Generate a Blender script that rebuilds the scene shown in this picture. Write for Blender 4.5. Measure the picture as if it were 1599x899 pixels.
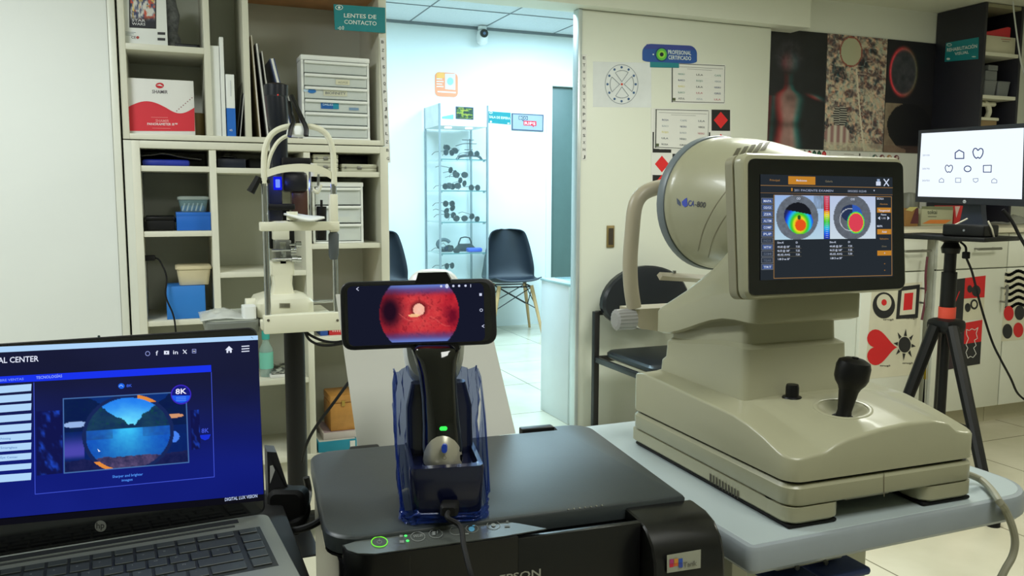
import bpy, bmesh, math, random
from math import sin, cos, pi, radians
from mathutils import Vector, Matrix
from mathutils.bvhtree import BVHTree
random.seed(7)
sc = bpy.context.scene
col = sc.collection
for o in list(bpy.data.objects): bpy.data.objects.remove(o)

# ------------------------------------------------------------------ camera
FPX = 1297.2; CH = 1.08
_p, _r, _y = radians(6.2833), radians(.1763), radians(22.4955)
FW = Vector((sin(_y)*cos(_p), cos(_y)*cos(_p), -sin(_p)))
RT = Vector((cos(_y), -sin(_y), 0)); UP = RT.cross(FW)
RT, UP = RT*cos(_r)+UP*sin(_r), -RT*sin(_r)+UP*cos(_r)
CAM = Vector((0, 0, CH))
cd = bpy.data.cameras.new('camera'); cam = bpy.data.objects.new('camera', cd); col.objects.link(cam)
cam.matrix_world = Matrix(((RT.x, UP.x, -FW.x, 0), (RT.y, UP.y, -FW.y, 0), (RT.z, UP.z, -FW.z, CH), (0, 0, 0, 1)))
cd.sensor_width = 36; cd.lens = FPX/1599*36; cd.clip_start = .02
sc.camera = cam
# ------------------------------------------------------------------ world, lights, exposure
sc.view_settings.view_transform = 'Standard'; sc.view_settings.look = 'None'
sc.view_settings.exposure = 0.0; sc.view_settings.gamma = 1.0; sc.view_settings.use_curve_mapping = False
w = bpy.data.worlds.new('world'); sc.world = w; w.use_nodes = True
w.node_tree.nodes['Background'].inputs[0].default_value = (.80, .90, .80, 1)
w.node_tree.nodes['Background'].inputs[1].default_value = .22
def area(name, loc, size, power, color, rot=(0, 0, 0), sy=None):
    l = bpy.data.lights.new(name, 'AREA'); l.energy = power; l.color = color; l.size = size
    if sy: l.shape = 'RECTANGLE'; l.size_y = sy
    o = bpy.data.objects.new(name, l); col.objects.link(o); o.location = loc; o.rotation_euler = rot; return o
area('ceiling_panel_light', (-.75, 1.75, 2.03), .6, 30, (.93, .99, 1.0))
area('ceiling_panel_light', (1.75, 1.9, 2.03), .6, 24, (.97, 1.0, .92))
area('ceiling_panel_light', (.6, .1, 2.03), .6, 13, (.98, 1.0, .94))
area('ceiling_panel_light', (3.4, 1.1, 2.03), .6, 17, (1.0, .99, .82))
area('waiting_room_light', (1.5, 4.6, 2.38), .9, 94, (.58, .85, 1.0))
area('waiting_room_light', (2.9, 5.4, 2.38), .8, 52, (.55, .82, 1.0))

# ------------------------------------------------------------------ pixel helpers: a ray of the photo meets a real plane
def ray(x, y): return RT*((x-799.5)/FPX) - UP*((y-449.5)/FPX) + FW
def AY(x, y, Y): r = ray(x, y); return CAM + r*(Y/r.y)
def AX(x, y, X): r = ray(x, y); return CAM + r*(X/r.x)
def AZ(x, y, Z): r = ray(x, y); return CAM + r*((Z-CH)/r.z)
def AD(x, y, D): return CAM + ray(x, y)*D

# ------------------------------------------------------------------ materials
def lin(c): return tuple(((v/255)/12.92 if v/255 <= .04045 else ((v/255+.055)/1.055)**2.4) for v in c)
MC = {}
def mat(name, rgb, rough=.5, metal=0, var=.04, scale=14, spec=.5, coat=0, bump=0, alpha=1, trans=0):
    if name in MC: return MC[name]
    m = bpy.data.materials.new(name); m.use_nodes = True; nt = m.node_tree; b = nt.nodes['Principled BSDF']
    c = lin(rgb)
    n = nt.nodes.new('ShaderNodeTexNoise'); n.inputs['Scale'].default_value = scale; n.inputs['Detail'].default_value = 4
    tc = nt.nodes.new('ShaderNodeTexCoord'); nt.links.new(tc.outputs['Object'], n.inputs['Vector'])
    r = nt.nodes.new('ShaderNodeValToRGB'); e = r.color_ramp.elements
    e[0].position = .3; e[1].position = .7
    e[0].color = tuple(max(0, v*(1-var)) for v in c)+(1,); e[1].color = tuple(min(1, v*(1+var)) for v in c)+(1,)
    nt.links.new(n.outputs['Fac'], r.inputs['Fac']); nt.links.new(r.outputs['Color'], b.inputs['Base Color'])
    b.inputs['Roughness'].default_value = rough; b.inputs['Metallic'].default_value = metal
    b.inputs['Specular IOR Level'].default_value = spec; b.inputs['Coat Weight'].default_value = coat
    b.inputs['Coat Roughness'].default_value = .06
    b.inputs['Alpha'].default_value = alpha; b.inputs['Transmission Weight'].default_value = trans
    if bump:
        bp = nt.nodes.new('ShaderNodeBump'); bp.inputs['Strength'].default_value = bump; bp.inputs['Distance'].default_value = .002
        n2 = nt.nodes.new('ShaderNodeTexNoise'); n2.inputs['Scale'].default_value = scale*12
        nt.links.new(tc.outputs['Object'], n2.inputs['Vector']); nt.links.new(n2.outputs['Fac'], bp.inputs['Height']); nt.links.new(bp.outputs['Normal'], b.inputs['Normal'])
    MC[name] = m; return m
def emi(name, rgb, s=1.0):
    if name in MC: return MC[name]
    m = bpy.data.materials.new(name); m.use_nodes = True; nt = m.node_tree; nt.nodes.clear()
    e = nt.nodes.new('ShaderNodeEmission'); e.inputs[0].default_value = lin(rgb)+(1,); e.inputs[1].default_value = s
    o = nt.nodes.new('ShaderNodeOutputMaterial'); nt.links.new(e.outputs[0], o.inputs[0]); MC[name] = m; return m
def E(rgb, s=1.0): return emi('glow_%d_%d_%d_%d' % (*rgb, int(s*10)), rgb, s)
def K(rgb, rough=.55): return mat('ink_%d_%d_%d_%d' % (*rgb, int(rough*100)), rgb, rough, var=.02)
def vprint():
    if 'print' in MC: return MC['print']
    m = bpy.data.materials.new('printed_picture'); m.use_nodes = True; nt = m.node_tree; b = nt.nodes['Principled BSDF']
    a = nt.nodes.new('ShaderNodeAttribute'); a.attribute_name = 'Col'; nt.links.new(a.outputs['Color'], b.inputs['Base Color'])
    b.inputs['Roughness'].default_value = .45; MC['print'] = m; return m
def vglow():
    if 'vglow' in MC: return MC['vglow']
    m = bpy.data.materials.new('screen_picture'); m.use_nodes = True; nt = m.node_tree; nt.nodes.clear()
    a = nt.nodes.new('ShaderNodeAttribute'); a.attribute_name = 'Col'
    e = nt.nodes.new('ShaderNodeEmission'); o = nt.nodes.new('ShaderNodeOutputMaterial')
    nt.links.new(a.outputs['Color'], e.inputs[0]); nt.links.new(e.outputs[0], o.inputs[0]); MC['vglow'] = m; return m
def clear(name, rgb, fac=.12, rough=.03, tint=None):
    """thin see-through sheet: transparent with a weak glossy and a weak coloured body"""
    if name in MC: return MC[name]
    m = bpy.data.materials.new(name); m.use_nodes = True; nt = m.node_tree; nt.nodes.clear()
    t = nt.nodes.new('ShaderNodeBsdfTransparent'); t.inputs[0].default_value = (tint or (.96, .98, .98))+(1,)
    p = nt.nodes.new('ShaderNodeBsdfPrincipled'); p.inputs['Base Color'].default_value = lin(rgb)+(1,); p.inputs['Roughness'].default_value = rough
    mx = nt.nodes.new('ShaderNodeMixShader'); mx.inputs[0].default_value = fac
    o = nt.nodes.new('ShaderNodeOutputMaterial')
    nt.links.new(t.outputs[0], mx.inputs[1]); nt.links.new(p.outputs[0], mx.inputs[2]); nt.links.new(mx.outputs[0], o.inputs[0]); MC[name] = m; return m

def tile_floor():
    m = bpy.data.materials.new('floor_tiles'); m.use_nodes = True; nt = m.node_tree; b = nt.nodes['Principled BSDF']
    tc = nt.nodes.new('ShaderNodeTexCoord'); sp = nt.nodes.new('ShaderNodeSeparateXYZ'); nt.links.new(tc.outputs['Object'], sp.inputs[0])
    def M(op, *a):
        n = nt.nodes.new('ShaderNodeMath'); n.operation = op
        for i, v in enumerate(a):
            if isinstance(v, (int, float)): n.inputs[i].default_value = v
            else: nt.links.new(v, n.inputs[i])
        return n.outputs[0]
    def line(s, off):
        f = M('FRACT', M('DIVIDE', M('ADD', s, off), .605)); d = M('ABSOLUTE', M('SUBTRACT', f, .5))
        return M('GREATER_THAN', d, .5-.0045)
    g = M('MAXIMUM', line(sp.outputs['X'], 8*.605-1.90), line(sp.outputs['Y'], 20*.605-1.925))
    n = nt.nodes.new('ShaderNodeTexNoise'); n.inputs['Scale'].default_value = 3; n.inputs['Detail'].default_value = 7; nt.links.new(tc.outputs['Object'], n.inputs[0])
    r = nt.nodes.new('ShaderNodeValToRGB'); r.color_ramp.elements[0].color = lin((200, 195, 172))+(1,); r.color_ramp.elements[1].color = lin((216, 211, 190))+(1,)
    r.color_ramp.elements[0].position = .35; r.color_ramp.elements[1].position = .65
    nt.links.new(n.outputs['Fac'], r.inputs[0])
    mx = nt.nodes.new('ShaderNodeMix'); mx.data_type = 'RGBA'; nt.links.new(g, mx.inputs[0]); nt.links.new(r.outputs[0], mx.inputs[6]); mx.inputs[7].default_value = lin((120, 116, 96))+(1,)
    nt.links.new(mx.outputs[2], b.inputs['Base Color']); b.inputs['Roughness'].default_value = .22; return m
def tile_ceiling():
    m = bpy.data.materials.new('ceiling_tiles'); m.use_nodes = True; nt = m.node_tree; b = nt.nodes['Principled BSDF']
    n = nt.nodes.new('ShaderNodeTexNoise'); n.inputs['Scale'].default_value = 60; tc = nt.nodes.new('ShaderNodeTexCoord'); nt.links.new(tc.outputs['Object'], n.inputs[0])
    r = nt.nodes.new('ShaderNodeValToRGB'); r.color_ramp.elements[0].color = lin((205, 212, 216))+(1,); r.color_ramp.elements[1].color = lin((224, 230, 232))+(1,)
    nt.links.new(n.outputs['Fac'], r.inputs[0]); nt.links.new(r.outputs[0], b.inputs['Base Color']); b.inputs['Roughness'].default_value = .9; return m

WALL = mat('painted_wall', (228, 231, 222), .6, var=.01, scale=3)
WALLB = mat('waiting_room_paint', (232, 240, 240), .6, var=.01, scale=3)
LAM = mat('white_laminate', (224, 226, 214), .35, var=.015, scale=5)
SHELFW = mat('cream_shelf_board', (220, 219, 202), .45, var=.02, scale=6)
SHELFD = mat('grey_back_board', (204, 206, 192), .6, var=.02, scale=6)
DARKW = mat('dark_navy_board', (38, 38, 48), .4, var=.06, scale=8)
BEIGE = mat('beige_instrument_plastic', (165, 163, 136), .34, var=.012, scale=8, coat=.15)
BEIGE2 = mat('darker_beige_plastic', (150, 146, 122), .36, var=.012, scale=8)
BLKG = mat('glossy_black_plastic', (10, 11, 13), .08, var=.1, coat=.6)
BLK = mat('satin_black_plastic', (13, 13, 14), .42, var=.1, spec=.3)
BLKM = mat('matte_black_rubber', (11, 11, 12), .7, var=.1, spec=.3)
GREYP = mat('grey_plastic', (120, 124, 128), .45)
GREYL = mat('light_grey_plastic', (176, 182, 186), .4)
CHROME = mat('chrome_steel', (190, 192, 192), .16, metal=1)
STEEL = mat('brushed_steel', (150, 150, 146), .35, metal=1)
IVORY = mat('ivory_enamel', (222, 220, 198), .35, var=.015)
WHITEP = mat('white_plastic', (236, 239, 236), .4, var=.01)
PAPER = mat('white_paper', (226, 226, 222), .7, var=.01)
NAVY = mat('navy_vinyl', (22, 28, 44), .38, var=.1, bump=.1)
GLASS = clear('clear_glass', (200, 225, 225), .04, tint=(.985, .995, .995))
FROST = clear('frosted_plastic', (244, 250, 246), .50, .4)
BAG = clear('blue_plastic_film', (26, 60, 150), .40, .10, tint=(.50, .60, .90))
BAGW = clear('clear_plastic_bag', (232, 234, 228), .55, .2)
WOODL = mat('light_wood', (196, 160, 112), .5, var=.1, scale=20)
TEAL = mat('teal_sign_board', (22, 132, 140), .4)

# ------------------------------------------------------------------ mesh builder
def rotm(ang, axis='Z', about=(0, 0, 0)):
    a = Vector(about); return Matrix.Translation(a) @ Matrix.Rotation(ang, 4, axis) @ Matrix.Translation(-a)
class MB:
    def __init__(s, M=None): s.v = []; s.f = []; s.m = []; s.c = []; s.mats = []; s.M = M
    def mi(s, m):
        if m not in s.mats: s.mats.append(m)
        return s.mats.index(m)
    def add(s, vs, fs, m, cs=None):
        n = len(s.v); k = s.mi(m)
        for i, v in enumerate(vs):
            v = Vector(v); s.v.append(s.M @ v if s.M else v); s.c.append(cs[i] if cs else (1, 1, 1))
        for f in fs: s.f.append(tuple(i+n for i in f)); s.m.append(k)
        return s
    def box(s, x0, x1, y0, y1, z0, z1, m, r=0, seg=2, M=None):
        bm = bmesh.new(); bmesh.ops.create_cube(bm, size=1)
        for v in bm.verts: v.co = Vector((x0+(v.co.x+.5)*(x1-x0), y0+(v.co.y+.5)*(y1-y0), z0+(v.co.z+.5)*(z1-z0)))
        if r: bmesh.ops.bevel(bm, geom=list(bm.edges), offset=min(r, .45*min(abs(x1-x0), abs(y1-y0), abs(z1-z0))), segments=seg, profile=.5, affect='EDGES')
        bm.verts.index_update()
        s.add([(M @ v.co if M else v.co) for v in bm.verts], [[v.index for v in f.verts] for f in bm.faces], m); bm.free(); return s
    def ring(s, c, n, rx, ry, k, up=None, ph=0):
        n = Vector(n).normalized(); a = Vector(up) if up else (Vector((0, 0, 1)) if abs(n.z) < .9 else Vector((0, 1, 0)))
        u = a.cross(n).normalized(); v = n.cross(u)
        return [Vector(c)+u*rx*cos(2*pi*i/k+ph)+v*ry*sin(2*pi*i/k+ph) for i in range(k)]
    def loft(s, rings, m, caps=True, closed=True):
        k = len(rings[0]); vs = [p for r in rings for p in r]; fs = []
        for a in range(len(rings)-1):
            for i in range(k if closed else k-1): j = (i+1) % k; fs.append((a*k+i, a*k+j, (a+1)*k+j, (a+1)*k+i))
        if caps: fs.append(tuple(range(k-1, -1, -1))); fs.append(tuple((len(rings)-1)*k+i for i in range(k)))
        return s.add(vs, fs, m)
    def cyl(s, p0, p1, r0, m, r1=None, k=20, caps=True):
        p0 = Vector(p0); p1 = Vector(p1); n = p1-p0; r1 = r0 if r1 is None else r1
        return s.loft([s.ring(p0, n, r0, r0, k), s.ring(p1, n, r1, r1, k)], m, caps)
    def lathe(s, prof, o, ax, m, k=32):
        o = Vector(o); ax = Vector(ax).normalized()
        return s.loft([s.ring(o+ax*t, ax, max(r, 1e-5), max(r, 1e-5), k) for r, t in prof], m)
    def tube(s, pts, r, m, k=8, sm=0, rr=None):
        pts = [Vector(p) for p in pts]
        if sm: pts = spline(pts, sm)
        rings = []; n = len(pts); up = None
        t0 = (pts[1]-pts[0]).normalized(); up = Vector((0, 0, 1)) if abs(t0.z) < .9 else Vector((1, 0, 0))
        u = up.cross(t0).normalized()
        for i, p in enumerate(pts):
            t = (pts[min(i+1, n-1)]-pts[max(i-1, 0)]).normalized()
            u = (u-t*u.dot(t)); u = u.normalized() if u.length > 1e-6 else t.orthogonal().normalized()
            v = t.cross(u); q = rr[0]+(rr[1]-rr[0])*i/(n-1) if rr else r
            if isinstance(q, tuple): rings.append([p+u*q[0]*cos(2*pi*j/k)+v*q[1]*sin(2*pi*j/k) for j in range(k)])
            else: rings.append([p+u*q*cos(2*pi*j/k)+v*q*sin(2*pi*j/k) for j in range(k)])
        return s.loft(rings, m)
    def prism(s, poly, vec, m):
        vec = Vector(vec); k = len(poly); a = [Vector(p) for p in poly]; b = [p+vec for p in a]
        return s.add(a+b, [tuple(range(k-1, -1, -1)), tuple(range(k, 2*k))]+[(i, (i+1) % k, k+(i+1) % k, k+i) for i in range(k)], m)
    def grid(s, fn, nx, ny, m, cf=None):
        vs = []; cs = []
        for j in range(ny+1):
            for i in range(nx+1):
                vs.append(fn(i/nx, j/ny))
                if cf: cs.append(lin(tuple(max(0, min(255, q)) for q in cf(i/nx, j/ny))))
        fs = [(j*(nx+1)+i, j*(nx+1)+i+1, (j+1)*(nx+1)+i+1, (j+1)*(nx+1)+i) for j in range(ny) for i in range(nx)]
        return s.add(vs, fs, m, cs if cf else None)
W = {}
def put(o, parent=None, loc=None, rz=0):
    col.objects.link(o); M = Matrix.Translation(Vector(loc or (0, 0, 0))) @ Matrix.Rotation(rz, 4, 'Z')
    if parent: o.parent = parent; W[o.name] = W[parent.name]
    else: o.location = loc or (0, 0, 0); o.rotation_euler = (0, 0, rz); W[o.name] = M
    return o
def build(name, mb, parent=None, local=False, sharp=.6, solid=0, recenter=True):
    me = bpy.data.meshes.new(name); vs = mb.v; loc = None
    if parent and not local:
        inv = W[parent.name].inverted(); vs = [inv @ v for v in vs]
    elif not parent:
        xs = [v.x for v in vs]; ys = [v.y for v in vs]; zs = [v.z for v in vs]
        loc = Vector(((min(xs)+max(xs))/2, (min(ys)+max(ys))/2, min(zs))) if recenter else Vector((0, 0, 0))
        vs = [v-loc for v in vs]
    me.from_pydata([tuple(v) for v in vs], [], mb.f)
    for m in mb.mats: me.materials.append(m)
    for i, p in enumerate(me.polygons): p.material_index = mb.m[i]; p.use_smooth = True
    if any(c != (1, 1, 1) for c in mb.c):
        a = me.color_attributes.new('Col', 'FLOAT_COLOR', 'POINT')
        for i, c in enumerate(mb.c): a.data[i].color = (*c, 1)
    bm = bmesh.new(); bm.from_mesh(me)
    if name not in NOFIX: bmesh.ops.recalc_face_normals(bm, faces=bm.faces)
    bm.to_mesh(me); bm.free()
    me.set_sharp_from_angle(angle=sharp)
    o = bpy.data.objects.new(name, me); put(o, parent, loc)
    if solid:
        md = o.modifiers.new('thickness', 'SOLIDIFY'); md.thickness = solid
    return o
NOFIX = set()
def tag(o, label=None, cat=None, group=None, kind=None):
    if label: o['label'] = label
    if cat: o['category'] = cat
    if group: o['group'] = group
    if kind: o['kind'] = kind
    return o
def thing(name, label, cat, loc=(0, 0, 0), rz=0, group=None):
    o = bpy.data.objects.new(name, None); o.empty_display_size = .05; put(o, None, loc, rz); return tag(o, label, cat, group)
def struct(name, mb): return tag(build(name, mb, recenter=False), kind='structure')
def one(name, mb, label, cat, group=None, **k): return tag(build(name, mb, **k), label, cat, group)
def copy_tree(o, parent=None):
    c = o.copy(); col.objects.link(c); c.parent = parent
    for ch in list(o.children): copy_tree(ch, c)
    return c
def spline(p, n):
    out = []
    for i in range(len(p)-1):
        a = p[max(i-1, 0)]; b = p[i]; c = p[i+1]; d = p[min(i+2, len(p)-1)]
        for k in range(n):
            t = k/n; out.append(.5*((2*b)+(c-a)*t+(2*a-5*b+4*c-d)*t*t+(3*b-a-3*c+d)*t**3))
    return out+[p[-1]]
def rrect(x0, x1, y0, y1, r, k=5):
    out = []
    for cx, cy, a0 in ((x1-r, y1-r, 0), (x0+r, y1-r, 90), (x0+r, y0+r, 180), (x1-r, y0+r, 270)):
        for i in range(k+1): a = radians(a0+90*i/k); out.append((cx+r*cos(a), cy+r*sin(a)))
    return out
_tx = {}
def textmesh(s):
    if s in _tx: return _tx[s]
    cu = bpy.data.curves.new('t', 'FONT'); cu.body = s; cu.size = 1; cu.offset = .012; cu.resolution_u = 2
    ob = bpy.data.objects.new('t', cu); me = bpy.data.meshes.new_from_object(ob)
    v = [(a.co.x, a.co.y) for a in me.vertices]; f = [tuple(p.vertices) for p in me.polygons]
    bpy.data.meshes.remove(me); bpy.data.objects.remove(ob); bpy.data.curves.remove(cu)
    xs = [a[0] for a in v] or [0, 1]; _tx[s] = (v, f, min(xs), max(xs)); return _tx[s]
class Dec:
    """flat artwork lying on the plane through O with normal N (towards the room); coordinates are photo pixels met with that plane"""
    def __init__(s, O, N, mb=None, lift=.0006):
        s.O = Vector(O); s.N = Vector(N).normalized(); s.mb = mb or MB(); s.bb = []; s.lift = lift
    def P(s, x, y):
        r = ray(x, y); return CAM + r*((s.O-CAM).dot(s.N)/r.dot(s.N))
    def off(s, pp):
        x0 = min(p[0] for p in pp)-.5; x1 = max(p[0] for p in pp)+.5; y0 = min(p[1] for p in pp)-.5; y1 = max(p[1] for p in pp)+.5
        k = 1+max([b[4] for b in s.bb if b[0] < x1 and x0 < b[1] and b[2] < y1 and y0 < b[3]], default=0)
        s.bb.append((x0, x1, y0, y1, k)); return s.N*(s.lift+.00016*k)
    def pts(s, pp, m): o = s.off(pp); s.mb.add([s.P(*p)+o for p in pp], [tuple(range(len(pp)))], m); return s
    def rect(s, x0, y0, x1, y1, m, sl=0, sr=None):
        """pixel rectangle whose rows drop by sl from left to right"""
        sr = sl if sr is None else sr
        return s.pts([(x0, y0), (x1, y0+sl), (x1, y1+sr), (x0, y1)], m)
    def ell(s, cx, cy, rx, ry, m, k=28, rot=0):
        return s.pts([(cx+rx*cos(a)*cos(rot)-ry*sin(a)*sin(rot), cy+rx*cos(a)*sin(rot)+ry*sin(a)*cos(rot)) for a in (2*pi*i/k for i in range(k))], m)
    def ring(s, cx, cy, rx, ry, w, m, k=28):
        a = [(cx+rx*cos(t), cy+ry*sin(t)) for t in (2*pi*i/k for i in range(k))]; o = s.off(a)
        b = [(cx+(rx-w)*cos(t), cy+(ry-w)*sin(t)) for t in (2*pi*i/k for i in range(k))]
        s.mb.add([s.P(*p)+o for p in a+b], [(i, (i+1) % k, k+(i+1) % k, k+i) for i in range(k)], m); return s
    def line(s, pp, w, m, close=False):
        o = s.off(pp); n = len(pp); vs = []; fs = []
        segs = [(pp[i], pp[(i+1) % n]) for i in range(n if close else n-1)]
        for (ax, ay), (bx, by) in segs:
            dx, dy = bx-ax, by-ay; l = math.hypot(dx, dy) or 1; nx, ny = -dy/l*w/2, dx/l*w/2; ex, ey = dx/l*w*.3, dy/l*w*.3
            q = len(vs); vs += [s.P(ax+nx-ex, ay+ny-ey)+o, s.P(bx+nx+ex, by+ny+ey)+o, s.P(bx-nx+ex, by-ny+ey)+o, s.P(ax-nx-ex, ay-ny-ey)+o]; fs.append((q, q+1, q+2, q+3))
        s.mb.add(vs, fs, m); return s
    def text(s, t, x0, y0, x1, y1, h, m):
        """baseline from (x0,y0) to (x1,y1), capital height h, all in pixels"""
        v, f, a, b = textmesh(t)
        if not f: return s
        o = s.off([(x0, y0), (x1, y1-h), (x0, y0-h), (x1, y1)]); dx, dy = x1-x0, y1-y0
        s.mb.add([s.P(x0+dx*(p[0]-a)/(b-a), y0+dy*(p[0]-a)/(b-a)-h*p[1]/.69)+o for p in v], f, m); return s
    def pix(s, q, nx, ny, fn, m):
        """picture over the pixel quad q = TL TR BR BL"""
        o = s.off(q)
        def g(u, v):
            a = (q[0][0]*(1-u)+q[1][0]*u, q[0][1]*(1-u)+q[1][1]*u); b = (q[3][0]*(1-u)+q[2][0]*u, q[3][1]*(1-u)+q[2][1]*u)
            return s.P(a[0]*(1-v)+b[0]*v, a[1]*(1-v)+b[1]*v)+o
        s.mb.grid(g, nx, ny, m, fn); return s
def plate(q, O, N, t, m, mb=None):
    """slab whose front face is the pixel quad q on the plane (O,N), thickness t behind it"""
    d = Dec(O, N); mb = mb or MB(); p = [d.P(*a) for a in q]; mb.prism(p, -d.N*t, m); return mb
def ss(a, b, x): t = max(0, min(1, (x-a)/(b-a))); return t*t*(3-2*t)
def mixc(a, b, t): t = max(0, min(1, t)); return tuple(a[i]*(1-t)+b[i]*t for i in range(3))
def hsh(i, j, k=0):
    n = (i*374761393+j*668265263+k*1274126177) & 0xffffffff; n = ((n ^ (n >> 13))*1274126177) & 0xffffffff; return (n ^ (n >> 16))/4294967295
def vn(x, y, k=0):
    i, j = math.floor(x), math.floor(y); u, v = x-i, y-j; u = u*u*(3-2*u); v = v*v*(3-2*v)
    return (hsh(i, j, k)*(1-u)+hsh(i+1, j, k)*u)*(1-v)+(hsh(i, j+1, k)*(1-u)+hsh(i+1, j+1, k)*u)*v
def fbm(x, y, k=0): return vn(x, y, k)*.5+vn(2.1*x, 2.1*y, k+1)*.3+vn(4.3*x, 4.3*y, k+2)*.2
UPZ = Vector((0, 0, 1)); MY = Vector((0, -1, 0))

# ================================================================== THE SETTING
YW = 3.34; CZ = 2.055; YB = 6.4; CZB = 2.42
m = MB(); m.box(-3, 5.4, -2.6, 6.6, -.05, 0, tile_floor()); struct('floor', m)
m = MB(); m.box(-3, 5.4, -2.6, YW, CZ, CZ+.05, mat('ceiling_paint', (214, 216, 200), .8, var=.01)); struct('ceiling', m)
m = MB(); m.box(-3, .76, YW, YW+.1, 0, 2.5, WALL); m.box(.76, 1.78, YW, YW+.1, 1.90, 2.5, WALL); m.box(1.78, 5.4, YW, YW+.1, 0, 2.5, WALL); struct('wall_back', m)
m = MB(); m.box(-3.1, -3, -2.6, 6.6, 0, 2.5, WALL); struct('wall_left', m)
m = MB(); m.box(5.3, 5.4, -2.6, 6.6, 0, 2.5, WALL); struct('wall_right', m)
m = MB(); m.box(-3, 5.3, -2.7, -2.6, 0, 2.5, WALL); struct('wall_rear', m)
m = MB(); m.box(.72, 2.85, 3.20, YW-.002, 1.878, CZ-.001, mat('door_pelmet_paint', (226, 228, 216), .5, var=.01)); struct('trim_2', m)
# flush closet panel left of the shelves
xl0 = AY(171, 100, 2.99).x; xl1 = -.128
m = MB(); m.box(-2.95, xl0-.0016, 2.99, YW-.001, 0, CZ-.001, mat('closet_panel_paint', (228, 232, 228), .5, var=.012, scale=2)); struct('wall_closet', m)
m = MB(); m.box(xl0, xl1, 2.985, YW-.001, 0, CZ-.001, LAM, r=.002)
m.box(xl0-.0016, xl0, 2.9935, YW-.002, 0, CZ-.002, K((176, 176, 166))); struct('trim_1', m)
# waiting room
ROFF = tile_ceiling()
m = MB(); m.box(-1, 5.2, YW+.1, 6.6, CZB, CZB+.05, ROFF); struct('ceiling_waiting_room', m)
m = MB(); T = K((120, 128, 132))
xs0 = AY(812, 13, 5.0).x
d = Dec((0, 0, CZB), (0, 0, -1))
vx = []
for q in ((812, 13), (687, 0), (896, 39)): vx.append(AZ(q[0], q[1], CZB).x)
for x in (vx[0]-1.22, vx[0]-.61, vx[0], vx[0]+.61, vx[0]+1.22): m.box(x-.004, x+.004, YW+.1, YB, CZB-.004, CZB, T)
ylines = [AZ(750, 43.5, CZB).y, AZ(750, 16.5, CZB).y]
for y in (ylines[1], ylines[1]-.61*1, ylines[1]-1.22, ylines[1]-1.83): m.box(-1, 5.2, y-.004, y+.004, CZB-.005, CZB-.0005, T)
m.box(-1, 5.2, YB-.02, YB, CZB-.02, CZB, T)
struct('trim_3', m)
xd0 = AY(862, 135, YB).x; zd = AY(875, 135, YB).z
m = MB(); m.box(-1, xd0, YB, YB+.1, 0, 2.5, WALLB); m.box(xd0, xd0+.9, YB, YB+.1, zd, 2.5, WALLB); m.box(xd0+.9, 5.3, YB, YB+.1, 0, 2.5, WALLB); struct('wall_far', m)
m = MB(); m.box(xd0-.05, xd0, YB-.012, YB, 0, zd+.05, WALLB, r=.003); m.box(xd0, xd0+.95, YB-.012, YB, zd, zd+.05, WALLB, r=.003); struct('trim_4', m)
DG = mat('grey_green_door', (84, 106, 102), .45)
m = MB(); m.box(xd0+.001, xd0+.899, YB+.03, YB+.07, .005, zd-.001, DG, r=.004); dr = struct('door_2', m)
m = MB(); m.cyl((xd0+.83, YB+.03, 1.0), (xd0+.83, YB-.01, 1.0), .012, STEEL); m.cyl((xd0+.83, YB-.01, 1.0), (xd0+.72, YB-.01, 1.0), .009, STEEL); build('door_handle', m, dr)
# sliding door, its frame and pull
xr = AY(905.5, 300, 3.27).x; xe0 = AY(901, 300, 3.26).x; xd1 = AY(1199, 200, 3.27).x
m = MB(); m.box(xr, xd1, 3.27, 3.305, .02, 1.876, mat('sliding_door_laminate', (224, 227, 214), .42, var=.012, scale=3), r=.003); dr = struct('door_1', m)
m = MB(); m.box(xe0, xr-.001, 3.262, 3.315, .02, 1.876, mat('pale_aluminium', (205, 214, 216), .3, metal=.5), r=.002)
build('edge_profile', m, dr)
p0 = AY(947, 352, 3.27); p1 = AY(958, 386, 3.27)
m = MB(); m.box(p0.x, p1.x, 3.262, 3.27, p1.z, p0.z, mat('brass_pull', (150, 132, 90), .35, metal=.6), r=.002); m.box(p0.x+.007, p1.x-.007, 3.2605, 3.262, p1.z+.012, p0.z-.012, K((60, 52, 40))); tag(build('door_handle', m, dr), 'brass flush pull')
m = MB(); m.box(.765, 5.3, 3.255, 3.325, 0, .018, K((140, 136, 118))); struct('trim_5', m)

# ================================================================== BOOKSHELVES (front plane Y=3.0)
YS = 3.0; YSB = 3.325
def S(x, y): return AY(x, y, YS)
up = thing('wall_shelf_unit', 'cream open shelf unit stacked above the lower one, holding boxes and folders', 'shelf unit', (.3, 3.16, 1.262))
ux0, ux1 = -.122, .752; uz0 = 1.262; uz1 = CZ-.004
m = MB(); m.box(ux0, ux0+.02, YS, YSB, uz0, uz1, SHELFW, r=.001); build('side_panel', m, up)
m = MB(); m.box(ux1-.028, ux1, YS, YSB, uz0, uz1, SHELFW, r=.001); build('side_panel', m, up)
m = MB(); m.box(ux0+.02, ux1-.028, YSB-.008, YSB, uz0, uz1, SHELFD); build('back_panel', m, up)
m = MB(); m.box(ux0+.02, ux1-.028, YS, YSB-.008, uz0, uz0+.018, SHELFW, r=.001); build('shelf', m, up)
xa = S(325, 120).x; xb = S(386, 120).x
for x in (xa, xb):
    m = MB(); m.box(x-.010, x+.010, YS+.001, YSB-.009, uz0+.018, uz1, SHELFW, r=.001); build('divider', m, up)
zt = S(250, 70).z
m = MB(); m.box(ux0+.02, xa-.010, YS+.001, YSB-.009, zt-.02, zt, SHELFW, r=.001); build('shelf', m, up)
zc = S(500, 0).z
m = MB(); m.box(xb+.010, ux1-.028, YS+.001, YSB-.009, zc+.036, zc+.052, mat('orange_wood_edge', (206, 150, 98), .5, var=.1, scale=20)); build('shelf', m, up)
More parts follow.
